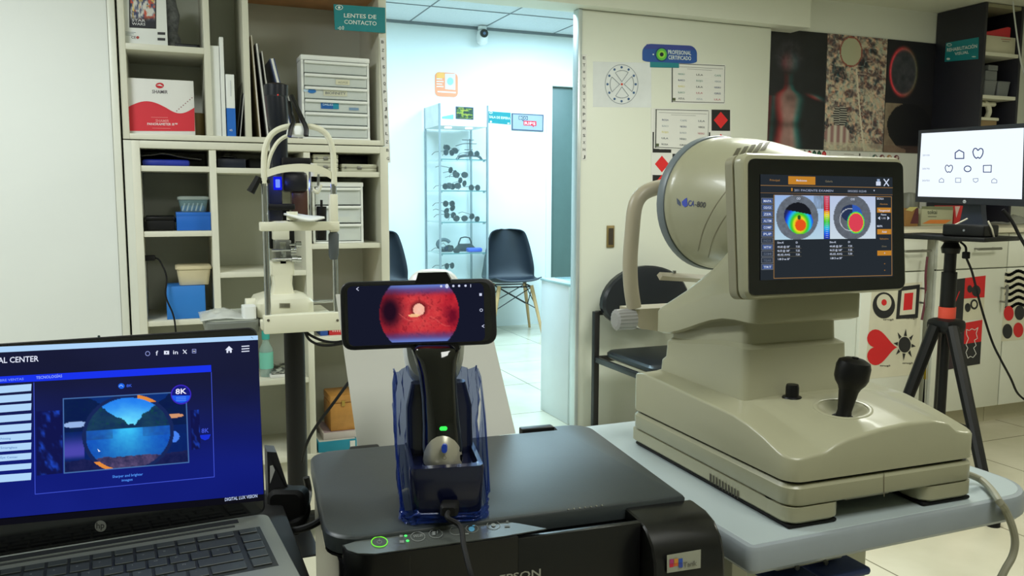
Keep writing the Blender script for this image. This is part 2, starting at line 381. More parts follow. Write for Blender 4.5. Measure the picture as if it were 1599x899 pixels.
lo = thing('bookshelf', 'cream lower bookshelf standing on the floor with three columns of compartments', 'bookshelf', (.3, 3.16, 0))
lx0, lx1 = -.098, .752; lz1 = 1.258
m = MB(); m.box(lx0, lx0+.024, YS-.004, YSB, 0, lz1, SHELFW, r=.001); m.box(ux0, lx0, YS-.003, YSB, 0, lz1, LAM); build('side_panel', m, lo)
m = MB(); m.box(lx1-.03, lx1, YS-.004, YSB, 0, lz1, SHELFW, r=.001); build('side_panel', m, lo)
m = MB(); m.box(lx0+.024, lx1-.03, YSB-.008, YSB, 0, lz1, SHELFD); build('back_panel', m, lo)
m = MB(); m.box(lx0+.024, lx1-.03, YS-.004, YSB-.008, lz1-.024, lz1, SHELFW, r=.001); build('top_panel', m, lo)
zb0 = .145
m = MB(); m.box(lx0+.024, lx1-.03, YS-.002, YSB-.008, zb0-.02, zb0, SHELFW, r=.001); build('shelf', m, lo)
m = MB(); m.box(lx0+.024, lx1-.03, YS+.03, YS+.045, 0, zb0-.02, SHELFW); build('plinth', m, lo)
xc = AY(334, 300, YS).x; xe = AY(484, 450, YS).x
for x in (xc, xe):
    m = MB(); m.box(x-.011, x+.011, YS+.001, YSB-.009, zb0, lz1-.024, SHELFW, r=.001); build('divider', m, lo)
zr = S(270, 262).z
def shelf(xA, xB, z, p=lo):
    m = MB(); m.box(xA, xB, YS+.002, YSB-.009, z-.018, z, SHELFW, r=.001); build('shelf', m, p)
cA = (lx0+.024, xc-.011); cB = (xc+.011, xe-.011); cC = (xe+.011, lx1-.03)
z1 = S(270, 259).z; z2 = S(270, 361).z; z3 = S(270, 500).z
zB1 = S(370, 262).z; zB2 = S(370, 425).z; zB3 = S(445, 592).z
zC1 = S(550, 268).z; zC2 = S(540, 380).z; zC3 = S(510, 526).z
for z in (z1, z2, z3): shelf(*cA, z)
for z in (zB1, zB2, zB3): shelf(*cB, z)
for z in (zC1, zC2, zC3): shelf(*cC, z)
zU = uz0+.018+.0005
# ---- things on the shelves
def sbox(x0, y0, x1, y1, Y, dep, z=None, h=None):
    """world extents of a box whose front at depth Y covers the pixel rectangle; z = what it rests on"""
    a = AY(x0, (y0+y1)/2, Y); b = AY(x1, (y0+y1)/2, Y); t = AY((x0+x1)/2, y0, Y).z; bz = AY((x0+x1)/2, y1, Y).z
    if z is not None: t = z+(t-bz if h is None else h); bz = z
    return a.x, b.x, Y, Y+dep, bz, t
# toy box with a busy picture
e = sbox(187, -30, 260, 66, 3.03, .12, zt+.0005, .185)
tb = thing('picture_box', 'white boxed item with colourful picture window on the top left shelf', 'box', (e[0], e[2], e[4]))
m = MB(); m.box(*e, WHITEP, r=.002); build('carton', m, tb)
d = Dec((0, 3.03, 0), MY)
def art(u, v):
    n = fbm(u*7, v*6, 3); k = fbm(u*5+9, v*9, 8); c = mixc((52, 60, 98), (216, 214, 208), ss(.42, .62, n)); c = mixc(c, (200, 84, 60), ss(.6, .7, k)); c = mixc(c, (228, 196, 96), ss(.66, .74, fbm(u*9, v*9, 20)))
    return mixc(c, (24, 26, 40), ss(.74, .9, v))
d.pts([(201, -30), (244, -30), (244, 45), (202, 43)], K((28, 28, 34)))
d.pix([(203.5, -30), (242.5, -30), (242, 43), (204, 41.5)], 30, 56, art, vprint())
d.text('STAR', 206, 33.5, 227, 34.5, 4, K((210, 210, 214))); d.text('WARS', 206, 39, 227, 40, 4, K((210, 210, 214)))
d.ring(192, 51.5, 2.6, 2.6, .8, K((60, 60, 64))); d.text('CE', 205, 60, 212, 60.4, 4, K((70, 60, 60))); d.ell(215, 58.5, 2.4, 2.2, K((170, 70, 60)))
for i in range(3): d.line([(196, 50+i*2.2), (212-3*i, 50.8+i*2.2)], .6, K((120, 130, 140)))
for i in range(2): d.rect(246, 50+i*9, 258, 54+i*9, K((50, 50, 54)), .6)
build('front_print', d.mb, tb)
# patterned statue behind it
p = AY(268, 68, 3.17)
m = MB(); SK = mat('grey_mottled_glaze', (132, 134, 142), .35, var=.5, scale=60)
m.lathe([(0, 0), (.028, 0), (.033, .02), (.03, .05), (.02, .07), (.026, .10), (.030, .13), (.022, .16), (.018, .19), (.0, .2)], (p.x, 3.17, zt+.0005), UPZ, SK, 20)
one('mottled_figurine', m, 'mottled grey figurine behind the boxed item on the top left shelf', 'figurine')
e = sbox(273, 63, 312, 71, 3.05, .14, zt+.0005)
m = MB(); m.box(*e, BLK, r=.002); m.box(e[0]+.01, e[1]-.01, e[2]-.0012, e[2], e[4]+.004, e[5]-.004, K((52, 54, 60))); one('flat_case', m, 'flat black case lying at the right of the top left shelf', 'case')
# red and white carton
ez = AY(250, 204, 3.02)
d = Dec((0, 3.03, 0), MY)
a = d.P(197, 121); b = d.P(305, 205)
q = (a.x, b.x, 3.03, 3.11, zU, a.z)
sh = thing('cardboard_carton', 'white carton with a red wave and printed lettering in the left upper compartment', 'box', (q[0], 3.03, zU))
m = MB(); m.box(q[0], q[1], 3.03, 3.11, zU, a.z, PAPER, r=.001); build('carton', m, sh)
R1 = K((212, 44, 58)); wave = [(198.6, 168+(-9*sin(t*3.1)+1) if False else 0) for t in ()]
wv = []
for i in range(25):
    t = i/24; x = 198.2+t*(303.5-198.2)
    y = 167-11*sin(min(t/.52, 1)*pi*.5+.25*0)*1.0 if t < .27 else None
    y = 168 + (-10*sin(t/.58*pi) if t < .58 else 9*sin((t-.58)/.42*pi))
    wv.append((x, y))
d.pts([(200, 204.3)]+wv[:1]+wv[1:]+[(304.2, 204.8)], R1)
d.ell(249.5, 133.5, 6.5, 4.4, K((198, 30, 44))); d.pts([(244, 133), (250, 131.5), (255, 135), (250, 134)], PAPER)
d.text('SHAMIR', 237.5, 145.5, 262, 146.2, 5.2, K((92, 84, 92))); d.text('SHAMIR', 243, 190.5, 264, 191, 4.2, K((236, 150, 150)))
d.text('PANORAMETER III\u2122', 230, 195.2, 277, 196, 3.6, K((240, 232, 232)))
d.line([(236, 183), (262, 183.4)], .5, K((236, 150, 150))); d.line([(238, 200), (266, 200.5)], .5, K((236, 150, 150)))
for i in range(8): d.ell(276+i*3.4, 173-i*2.9, .9, .9, K((150, 90, 100)), 8)
build('front_print', d.mb, sh)
p = AY(314, 204, 3.14)
m = MB(); m.lathe([(.0, 0), (.022, 0), (.024, .02), (.027, .085), (.024, .085), (.021, .01), (0, .008)], (p.x-.01, 3.16, zU), UPZ, mat('tan_ceramic', (176, 152, 104), .5), 24)
one('tan_cup', m, 'tan cup half hidden at the right of the red and white carton', 'cup')
# binders, books
def book(nm, x0, y0, x1, y1, col_, lab, dep=.2, Y=3.015, spine=None, cat='binder', grp=None):
    e = sbox(x0, y0, x1, y1, Y, dep, zU); t = thing(nm, lab, cat, (e[0], Y, zU), 0, grp)
    m = MB(); m.box(e[0], e[1], e[2]+.002, e[3], e[4], e[5], col_, r=.002); build('cover', m, t)
    m = MB(); m.box(e[0]+.002, e[1]-.002, e[2]+.01, e[3]-.002, e[5]-.0005, e[5]+.0008, PAPER); build('pages', m, t)
    if spine: m = MB(); m.box(e[0]-.0002, e[1]+.0002, e[2]+.0012, e[2]+.06, e[4], e[4]+(e[5]-e[4])*spine[0], spine[1]); build('spine_label', m, t)
    return t
book('white_binder', 330, 67, 344, 208, WHITEP, 'thick white binder standing left of the taller slim one')
book('white_binder', 344.5, 53, 351, 208, WHITEP, 'tall slim white binder between the thick white one and the blue one')
t = book('blue_white_binder', 353.5, 111, 367, 208, WHITEP, 'short binder with white top half and blue lower half', spine=(.455, mat('bright_blue_card', (28, 106, 200), .45)))
d = Dec((0, 3.0145, 0), MY); d.text('45', 358, 204.5, 363, 204.8, 3, K((210, 220, 235))); d.line([(360, 126), (360.6, 150)], .8, K((180, 184, 196))); build('spine_text', d.mb, t)
def lean(nm, xb_, yb_, xt, yt, th, dep, m_, lab, Y=3.02, cat='folder', z=zU):
    """board leaning sideways: pixel foot and head on the front plane"""
    a = AY(xb_, yb_, Y); b = AY(xt, yt, Y); a.z = z+.0005; dr = (b-a).normalized(); nrm = Vector((-dr.z, 0, dr.x))
    if nrm.x < 0: nrm = -nrm
    a = a+Vector((0, 0, abs(nrm.z)*th))
    m = MB(); m.prism([a, a+nrm*th, b+nrm*th, b], (0, dep, 0), m_)
    t = thing(nm, lab, cat, (a.x, Y, z)); build('cover', m, t)
    m = MB(); m.prism([a+nrm*th*.25+Vector((0, -.0008, 0)), a+nrm*th*.75+Vector((0, -.0008, 0)), b+nrm*th*.75+Vector((0, -.0008, 0)), b+nrm*th*.25+Vector((0, -.0008, 0))], (0, .01, 0), PAPER); build('pages', m, t)
    return t
GD = mat('dark_grey_folder', (62, 64, 66), .5); GM = mat('mid_grey_folder', (150, 150, 142), .5); TN = mat('tan_folder', (170, 156, 128), .6)
lean('grey_folder', 374, 207, 380.3, 145, .004, .2, GD, 'dark grey folder leaning against the divider, lowest of the two')
lean('thin_folder', 369, 207, 379, 120, .0025, .2, GM, 'thin pale folder leaning right next to the blue and white binder', Y=3.08)
lean('tan_folder', 405, 208, 391, 55, .006, .22, TN, 'tall tan folder leaning left against the divider')
lean('black_folder', 416, 208, 398, 68, .011, .22, GD, 'thick dark folder leaning beside the tall tan one', Y=3.03)
lean('slim_grey_folder', 426, 208, 408, 80, .004, .2, GM, 'slim grey folder with pale edge between the dark ones', Y=3.02)
lean('blue_portfolio', 452, 208, 421, 92, .016, .2, mat('blue_portfolio_cover', (66, 80, 120), .4), 'blue portfolio leaning behind the slit lamp top', Y=3.03)
lean('navy_portfolio', 464, 208, 448, 150, .008, .2, NAVY, 'navy portfolio leaning low behind the slit lamp', Y=3.06)
# drawer towers
def tower(x0, y0, x1, y1, n, Y, dep, z, lab, nm='drawer_tower', skew=0):
    a = AY(x0, y1, Y); b = AY(x1, y1, Y); top = AY((x0+x1)/2, y0, Y).z
    t = thing(nm, lab, 'drawer unit', ((a.x+b.x)/2, Y, z))
    m = MB(); h = top-z; WP = WHITEP
    m.box(a.x, b.x, Y, Y+dep, top-.018, top, WP, r=.004); m.box(a.x+.002, a.x+.01, Y+.004, Y+dep, z, top-.018, WP); m.box(b.x-.01, b.x-.002, Y+.004, Y+dep, z, top-.018, WP)
    m.box(a.x+.01, b.x-.01, Y+dep-.006, Y+dep, z, top-.018, WP); m.box(a.x+.002, b.x-.002, Y, Y+dep, z, z+.006, WP); build('frame', m, t)
    dh = (h-.018-.006)/n; dr = []
    for i in range(n):
        zz = z+.006+i*dh; f = MB()
        f.box(a.x+.012, b.x-.012, Y+.002, Y+.005, zz+.003, zz+dh-.004, FROST); f.box(a.x+.012, b.x-.012, Y+.005, Y+dep-.02, zz+.002, zz+.004, FROST)
        o = build('drawer', f, t); g = MB(); g.box(a.x+.012, b.x-.012, Y-.008, Y+.004, zz+dh-.012, zz+dh-.002, WP, r=.003); build('drawer_lip', g, o); dr.append((o, zz, dh))
    return t, dr, a.x, b.x, Y, top
e0 = AY(468, 86, 3.0).z
t, dr, ax, bx, Y, top = tower(472, 88, 579, 212, 6, 3.02, .10, zU, 'tall clear six drawer tower with white frame below the teal sign')
d = Dec((0, Y+.002, 0), MY, lift=.0012)
d.rect(524, 124, 546, 132, K((214, 212, 186)), 1); d.text('ACUVUE', 528, 130, 543, 130.6, 3, K((120, 120, 110)))
d.rect(505, 140.5, 542, 149.5, K((206, 206, 184)), 1.2); d.text('BIOFINITY', 508, 147, 540, 148.2, 4, K((84, 92, 100)))
d.rect(501, 158, 529, 169.5, K((20, 92, 168)), 1); d.rect(520, 158.7, 529, 170, K((24, 140, 168)), .4); d.text('DAILIES', 504, 164.5, 520, 165, 3.4, K((196, 220, 236)))
d.ell(478, 141, 4, 2.4, K((190, 214, 232))); d.ell(487, 142.5, 6.5, 3.2, K((40, 116, 190)))
d.rect(545, 168, 560, 172, K((120, 150, 180)), .5)
build('drawer_label', d.mb, dr[3][0])
d = Dec((0, Y+.03, 0), MY)
for x0, y0, x1, y1, c in ((500, 107, 530, 112, (210, 196, 170)), (490, 204, 526, 212, (214, 222, 216)), (530, 205, 562, 212, (120, 150, 170))):
    a = d.P(x0, y0); b = d.P(x1, y1); zz = [q for q in dr if q[1] <= b.z+.01][-1]
    m = MB(); m.box(a.x, b.x, Y+.03, Y+.12, zz[1]+.005, zz[1]+.005+(a.z-b.z), K(c), r=.002); one('lens_pack', m, {500: 'cream lens pack inside the top drawer of the tall drawer tower', 490: 'pale lens pack inside the bottom drawer, left of the blue grey one', 530: 'blue grey lens pack inside the bottom drawer of the tall tower'}[x0], 'box')
# teal sign LENTES DE CONTACTO
def signboard(nm, q, Y, lab, texts, m_=TEAL, th=.004, cat='sign'):
    t = thing(nm, lab, cat, AY(*q[3], Y)); mb = plate(q, (0, Y, 0), MY, th, m_); build('board', mb, t)
    d = Dec((0, Y, 0), MY); return t, d
WT = K((226, 236, 232))
t, d = signboard('teal_sign', [(521, 6.5), (601.5, 12), (602, 51.5), (523, 46)], 2.992, 'teal sign with two lines of white lettering above the drawer tower', None)
d.text('LENTES DE', 537, 27, 587.5, 29.6, 6.2, WT); d.text('CONTACTO', 537.5, 37, 588, 40, 6.2, WT)
d.ring(529.5, 11.7, 6, 4, 1, WT); d.ell(529.5, 11.7, 2, 2, WT); d.ring(531, 44, 1.6, 3, .8, WT); d.ring(535.5, 43.5, 1.5, 3, .8, WT); d.text('\u2022', 527, 45.5, 529, 45.5, 3, WT)
build('lettering', d.mb, t)
# letter strips (eye exercise charts)
def strip(x0, y0, x1, y1, wpx, Y, s, lab):
    d0 = Dec((0, Y, 0), MY); q = [(x0-wpx/2, y0), (x0+wpx/2, y0), (x1+wpx/2, y1), (x1-wpx/2, y1)]
    t = thing('letter_strip', lab, 'chart', AY(x1, y1, Y)); mb = plate(q, (0, Y, 0), MY, .0015, PAPER); build('paper', mb, t)
    n = len(s); I = K((44, 46, 50))
    for i, c in enumerate(s):
        f = (i+.5)/n; x = x0+(x1-x0)*f; y = y0+(y1-y0)*f; d0.text(c, x-1.9, y+2, x+1.9, y+2.3, 4.4, I)
    build('lettering', d0.mb, t)
strip(597, 59, 606, 254, 8, 2.9965, 'BZKSVQPGJBWLZBG', 'paper strip of black letters on the edge of the shelves')
strip(912, 85, 912, 250, 8, 3.2685, 'ETWYUSTRPFHSXHJ', 'paper strip of black letters down the sliding door edge')
# lower unit, left column
e = sbox(213, 240, 306, 257, 3.04, .2, z1+.0005); e = (lx0+.029, *e[1:])
m = MB(); m.box(e[0], e[1]-.02, e[2], e[3], e[4], e[4]+.022, mat('royal_blue_cloth', (26, 48, 160), .5, var=.2, bump=.3), r=.008, seg=3); one('blue_folder', m, 'royal blue folder lying under the glossy black bag', 'folder')
rg = []
m = MB()
def bagf(u, v):
    x = e[0]-.002+(e[1]-e[0]+.02)*u; y = e[2]-.005+.2*v; h = .026+.014*sin(u*pi)*(.6+.4*sin(v*6+u*5))+.006*fbm(u*9, v*9, 4)
    return Vector((x, y, e[4]+h*(1-.3*u)+.001))
m.grid(bagf, 26, 16, BLKG); one('black_bag', m, 'crumpled glossy black bag on top of the blue folder', 'bag', solid=.004)
e = sbox(221, 338, 273, 361, 3.03, .16, z2+.0005); e = (max(e[0], lx0+.029), *e[1:])
m = MB(); m.box(e[0], e[1], e[2], e[3], e[4], e[5]-.012, BLKM, r=.008, seg=3); tcz = e[5]
bg = thing('black_camera_bag', 'black zipped case beside the blue box on the middle left shelf', 'bag', (e[0], e[2], e[4]))
build('body', m, bg); m = MB(); m.box(e[0]-.001, e[1]+.001, e[2]-.001, e[3], e[5]-.014, e[5], BLK, r=.006, seg=3); build('flap', m, bg); m = MB(); m.box(e[1]-.004, e[1]+.006, e[2]+.02, e[2]+.05, e[5]-.02, e[5]-.008, BLKM, r=.002); build('buckle', m, bg)
CB = mat('bright_blue_box', (28, 104, 200), .45, var=.02)
e = sbox(275.5, 331, 332, 359, 3.035, .17, z2+.0005); e = (e[0], min(e[1], xc-.012), *e[2:])
m = MB(); m.box(*e, CB, r=.002); m.box(e[0]-.0006, e[1]+.0006, e[2]-.0008, e[3]-.001, e[5]-.012, e[5]+.0006, CB, r=.001); one('blue_box', m, 'bright blue box under the clear food container', 'box'); bt = e[5]
e = sbox(279, 308, 331, 333, 3.045, .15, bt+.0012); e = (e[0], min(e[1], xc-.018), *e[2:])
fc = thing('clear_container', 'clear plastic food container with lid standing on a blue box', 'container', (e[0], e[2], e[4]))
def tubbox(e, hh, m_, lidm, t, inset=.008, rim=.004):
    x0, x1, y0, y1, z0, z1_ = e; m = MB(); rr = []
    for z, i in ((z0, inset), (z0+.003, inset-.001), (z1_-.012, 0), (z1_-.012, -.0)): rr.append([(a, b, z) for a, b in rrect(x0+i, x1-i, y0+i, y1-i, .012)])
    m.loft(rr, m_); build('tub', m, t); m = MB()
    m.loft([[(a, b, z) for a, b in rrect(x0-i, x1+i, y0-i, y1+i, .014)] for z, i in ((z1_-.012, .003), (z1_-.009, .004), (z1_-.003, .003), (z1_, -.004))], lidm); build('lid', m, t)
tubbox(e, .02, clear('clear_tub', (150, 190, 200), .4, .15), clear('clear_lid', (190, 205, 200), .55, .15), fc)
m = MB()
for i in range(5): m.cyl((e[0]+.012+i*.014, e[2]+.02, e[4]+.004), (e[0]+.02+i*.014, e[2]+.03, e[4]+.03), .0025, WHITEP, k=8)
m.box(e[0]+.01, e[1]-.01, e[2]+.04, e[3]-.02, e[4]+.004, e[4]+.022, mat('blue_sponge', (60, 130, 190), .7), r=.004); build('contents', m, fc)
e = sbox(260, 447, 321, 498, 3.02, .13, z3+.0005)
m = MB(); m.box(*e, mat('sky_blue_box', (40, 122, 205), .5, var=.02), r=.002); m.box(e[0]-.0006, e[1]+.0006, e[2]+.004, e[2]+.005, e[5]-.0001, e[5]+.0007, K((24, 80, 150))); one('blue_box', m, 'sky blue box on the lower left shelf under the cream tub', 'box'); bt = e[5]
e = sbox(276, 417, 333, 447, 3.03, .13, bt+.0012); e = (e[0], xc-.018, *e[2:])
fc = thing('cream_tub', 'cream plastic lunch tub with rounded lid on the sky blue box', 'container', (e[0], e[2], e[4]))
CR = mat('cream_plastic', (212, 200, 164), .5); tubbox(e, .02, CR, CR, fc)
a = AY(225, 403, 3.05); m = MB(); cbl = thing('power_plug_cable', 'black plug with a thin cable hanging down on the left shelf', 'cable', (a.x, 3.05, a.z))
m.box(a.x-.0, a.x+.035, 3.04, 3.07, a.z-.009, a.z+.009, BLKM, r=.004, seg=3); build('plug', m, cbl)
m = MB(); m.tube([(a.x+.035, 3.055, a.z), AY(250, 408, 3.04), AY(260, 432, 3.01), AY(259, 462, 2.99), AY(270, 490, 2.985), AY(274, 513, 2.98), AY(276, 560, 2.98), AY(262, 640, 2.97)], .0028, BLKM, 8, 6); build('cable', m, cbl)
# middle column top
e = sbox(340, 247, 384, 262, 3.04, .15, zB1+.0005)
m = MB(); m.box(*e, NAVY, r=.004); one('navy_case', m, 'flat navy case in the top middle compartment', 'case'); t0 = e[5]
m = MB(); m.grid(lambda u, v: Vector((e[0]+.005+u*.06, 3.05+.1*v, t0+.001+.02*sin(u*pi)*sin(v*pi*.9+.2)+.004*fbm(u*6, v*6))), 12, 10, BLKG); one('black_pouch', m, 'crumpled black pouch on the flat navy case', 'pouch', solid=.002)
e = sbox(388, 246, 410, 262, 3.06, .12, zB1+.0005); m = MB(); m.box(*e, BLKM, r=.008, seg=3); one('black_pouch', m, 'small black pouch right of the flat navy case', 'pouch')
# right column
SIL = mat('pale_metal_case', (196, 196, 176), .35, metal=.1)
def case(x0, y0, x1, y1, z, Y, lab):
    e = sbox(x0, y0, x1, y1, Y, .14, z); t = thing('trial_lens_case', lab, 'case', (e[0], Y, e[4]))
    zm = (e[4]+e[5])/2
    m = MB(); m.box(*e[:4], e[4], zm-.0008, SIL, r=.002); build('case_bottom', m, t); m = MB(); m.box(*e[:4], zm+.0002, e[5], SIL, r=.002); build('case_lid', m, t)
    m = MB(); c = (e[0]+e[1])/2; m.box(c-.008, c+.008, Y-.003, Y, zm-.006, zm+.006, STEEL, r=.001); m.cyl((e[0]+.012, Y-.003, zm), (e[0]+.012, Y, zm), .004, STEEL); build('latch', m, t); return e[5]
zz = case(489, 249, 528, 262, zC1+.0005, 3.02, 'pale metal case at the bottom of the stack of two')
case(489, 235, 528, 248, zz+.001, 3.02, 'pale metal case at the top of the stack of two')
case(534, 252, 588, 264, zC1+.0005, 3.02, 'wide pale metal case lying alone at the right end')
m = MB(); e = sbox(531, 236, 582, 262, 3.2, .08, zC1+.0005); m.box(*e, NAVY, r=.003); one('navy_binder', m, 'dark navy binder standing behind the wide pale case', 'binder')
t, dr, ax, bx, Y, top = tower(489, 284, 569, 380, 3, 3.03, .2, zC2+.0005, 'low clear three drawer tower behind the slit lamp')
for (q, zz, dh), nm, c, lab in zip(dr, ('white_cartridge', 'blue_lens_pack', 'white_dish'), ((212, 214, 200), (70, 120, 180), (170, 172, 166)), ('white packet inside the bottom drawer of the low tower', 'blue and yellow lens packs inside the middle drawer', 'grey dish inside the top drawer of the low tower')):
    m = MB()
    if nm == 'white_dish': m.lathe([(.02, 0), (.03, .006), (.034, .012), (.031, .012), (.018, .004), (0, .004)], ((ax+bx)/2+.01, Y+.06, zz+.0045), UPZ, K(c), 20)
    elif nm == 'blue_lens_pack':
        m.box(ax+.02, bx-.03, Y+.012, Y+.06, zz+.0045, zz+.022, K((206, 190, 110)), r=.001); m.box(ax+.03, bx-.015, Y+.012, Y+.06, zz+.0225, zz+.036, K(c), r=.001); m.box(bx-.05, bx-.022, Y+.0105, Y+.0115, zz+.008, zz+.034, K((220, 224, 226)))
    else: m.box(bx-.07, bx-.015, Y+.015, Y+.06, zz+.0045, zz+.028, K(c), r=.004); m.cyl((ax+.03, Y+.03, zz+.012), (ax+.07, Y+.03, zz+.012), .007, K((130, 140, 140)))
    one(nm, m, lab, 'box' if nm != 'white_dish' else 'dish')
# below the slit lamp table
e = sbox(500, 507, 512, 526, 3.03, .15, zC3+.0005); m = MB(); m.box(*e, mat('cobalt_card', (36, 80, 160), .5), r=.001); one('blue_book', m, 'narrow blue book standing left of the red packet', 'book')
e = sbox(514, 504, 545, 526, 3.03, .12, zC3+.0005); rb = thing('red_packet', 'red packet with white print behind the phone', 'box', (e[0], 3.03, e[4])); m = MB(); m.box(*e, K((206, 44, 50)), r=.001); build('carton', m, rb)
d = Dec((0, 3.03, 0), MY)
for i in range(4): d.rect(519+i*3.4, 514, 521+i*3.4, 518, K((236, 180, 176)))
build('front_print', d.mb, rb)
p = AY(416, 565, 3.08); m = MB(); bo = thing('teal_bottle', 'clear bottle with teal cap and label beside the laptop lid', 'bottle', (p.x, 3.08, zB3))
m.lathe([(0, 0), (.022, 0), (.024, .01), (.024, .10), (.012, .125), (.012, .135), (0, .135)], (p.x, 3.08, zB3+.0005), UPZ, clear('bottle_plastic', (180, 210, 200), .45, .15), 20); build('bottle_body', m, bo)
m = MB(); m.cyl((p.x, 3.08, zB3+.136), (p.x, 3.08, zB3+.165), .014, K((60, 170, 160))); build('cap', m, bo)
m = MB(); m.cyl((p.x, 3.08, zB3+.03), (p.x, 3.08, zB3+.09), .0247, K((120, 200, 180)), caps=False); build('label_band', m, bo)
p = AY(448, 583, 3.05); m = MB()
m.box(p.x-.06, p.x+.045, 3.03, 3.2, zB3+.0005, zB3+.012, PAPER, r=.001); one('magazine', m, 'white magazine lying under the glossy dark printed one', 'magazine')
def mg(u, v): n = fbm(u*8, v*5, 5); return mixc((58, 62, 60), (186, 188, 176), ss(.4, .6, n))
m = MB(); zq = zB3+.013; m.box(p.x-.055, p.x+.04, 3.035, 3.19, zq, zq+.009, K((120, 124, 118)), r=.001); m.grid(lambda u, v: Vector((p.x-.052+.089*u, 3.034, zq+.001+.007*v)), 24, 2, vprint(), mg); m.grid(lambda u, v: Vector((p.x-.052+.089*u, 3.038+.15*v, zq+.0095)), 24, 24, vprint(), mg)
one('magazine', m, 'glossy dark printed magazine on top of the white one', 'magazine')
# boxes at the shelf bottom
za = zb0+.0005
e = sbox(497, 678, 557, 694, 3.0, .22, za)
m = MB(); m.box(*e, mat('teal_box_card', (28, 138, 166), .5), r=.001); m.box(e[1]-.025, e[1]-.006, e[2]-.0008, e[2], e[4]+.006, e[5]-.006, PAPER); m.box(e[0]+.004, e[1]-.004, e[2]+.004, e[3]-.004, e[5], e[5]+.0006, K((206, 208, 200))); one('teal_flat_box', m, 'flat teal and white box at the bottom of the bookshelf', 'box')
e2 = sbox(505, 668, 557, 678, 3.02, .18, e[5]+.001); m = MB(); m.box(*e2, K((200, 190, 186)), r=.001); m.box(e2[0]+.006, e2[1]-.006, e2[2]+.01, e2[3]-.01, e2[5], e2[5]+.0006, K((170, 150, 160))); one('pale_flat_box', m, 'pale flat box between the teal box and the wooden chest', 'box')
e3 = sbox(516, 612, 556, 667, 3.035, .14, e2[5]+.001)
wc = thing('wooden_chest', 'small orange wooden chest on top of the flat boxes', 'box', (e3[0], e3[2], e3[4])); WO = mat('orange_pine', (190, 136, 66), .45, var=.12, scale=30)
m = MB(); m.box(e3[0], e3[1], e3[2], e3[3], e3[4], e3[5]-.03, WO, r=.002); build('chest_body', m, wc); m = MB(); m.box(e3[0]-.001, e3[1]+.001, e3[2]-.002, e3[3], e3[5]-.029, e3[5], WO, r=.005); build('chest_lid', m, wc)
m = MB(); m.box((e3[0]+e3[1])/2-.006, (e3[0]+e3[1])/2+.006, e3[2]-.004, e3[2]-.0022, e3[5]-.04, e3[5]-.02, mat('brass', (180, 150, 80), .3, metal=1)); build('latch', m, wc)

# ================================================================== WAITING ROOM THINGS
YV = 6.0
vx0 = AY(687, 300, YV).x; vx1 = AY(761, 300, YV).x; vy1 = 6.37
vt = thing('display_cabinet', 'tall glass display cabinet with lit top and eyewear on its shelves by the far wall', 'display cabinet', ((vx0+vx1)/2, 6.2, 0))
AL = mat('aluminium_post', (150, 164, 172), .3, metal=.6)
zT = AY(725, 163, YV).z; zH = AY(725, 197, YV).z
for x in (vx0, vx1):
    for y in (YV, vy1):
        m = MB(); m.box(x-.007, x+.007, y-.007, y+.007, 0, zT, AL); build('post', m, vt)
PW = mat('white_header_panel', (232, 236, 238), .4)
m = MB(); m.box(vx0+.007, vx1-.007, YV-.004, YV+.002, zH, zT, PW); m.box(vx0-.003, vx0+.003, YV+.007, vy1-.007, zH, zT, PW); m.box(vx1-.003, vx1+.003, YV+.007, vy1-.007, zH, zT, PW); build('header_panel', m, vt)
m = MB(); m.box(vx0+.003, vx1-.003, YV+.002, vy1, zH, zH+.012, PW); cap = build('ceiling_panel', m, vt)
for i in (.28, .72):
    m = MB(); m.cyl((vx0+(vx1-vx0)*i, 6.12, zH-.008), (vx0+(vx1-vx0)*i, 6.12, zH), .028, E((245, 250, 255), 3.0)); build('spot_lamp', m, cap)
m = MB(); m.box(vx0+.007, vx1-.007, YV-.001, YV+.003, .1, zH, GLASS); build('front_glass', m, vt)
m = MB(); m.box(vx0-.002, vx0+.002, YV+.007, vy1-.007, .1, zH, GLASS); build('side_glass', m, vt)
m = MB(); m.box(vx1-.002, vx1+.002, YV+.007, vy1-.007, .1, zH, GLASS); build('side_glass', m, vt)
m = MB(); m.box(vx0-.007, vx1+.007, YV-.007, vy1+.007, 0, .1, PW); build('plinth', m, vt)
GE = mat('green_glass_edge', (70, 120, 124), .15)
shz = [AY(725, y, YV).z for y in (248.5, 297.5, 346.5, 395)]; shz.append(.42); shz.append(.16)
for z in shz:
    m = MB(); m.box(vx0+.008, vx1-.008, YV+.008, vy1-.01, z-.006, z, clear('shelf_glass', (190, 220, 222), .15, tint=(.96, .99, .99))); sh_ = build('glass_shelf', m, vt)
    m = MB(); m.box(vx0+.008, vx1-.008, YV+.006, YV+.008, z-.007, z+.001, GE); build('shelf_edge', m, sh_)
    for x in (vx0+.015, vx1-.02):
        m = MB(); m.box(x-.008, x+.008, YV+.012, YV+.026, z-.018, z-.006, AL); build('shelf_clip', m, sh_)
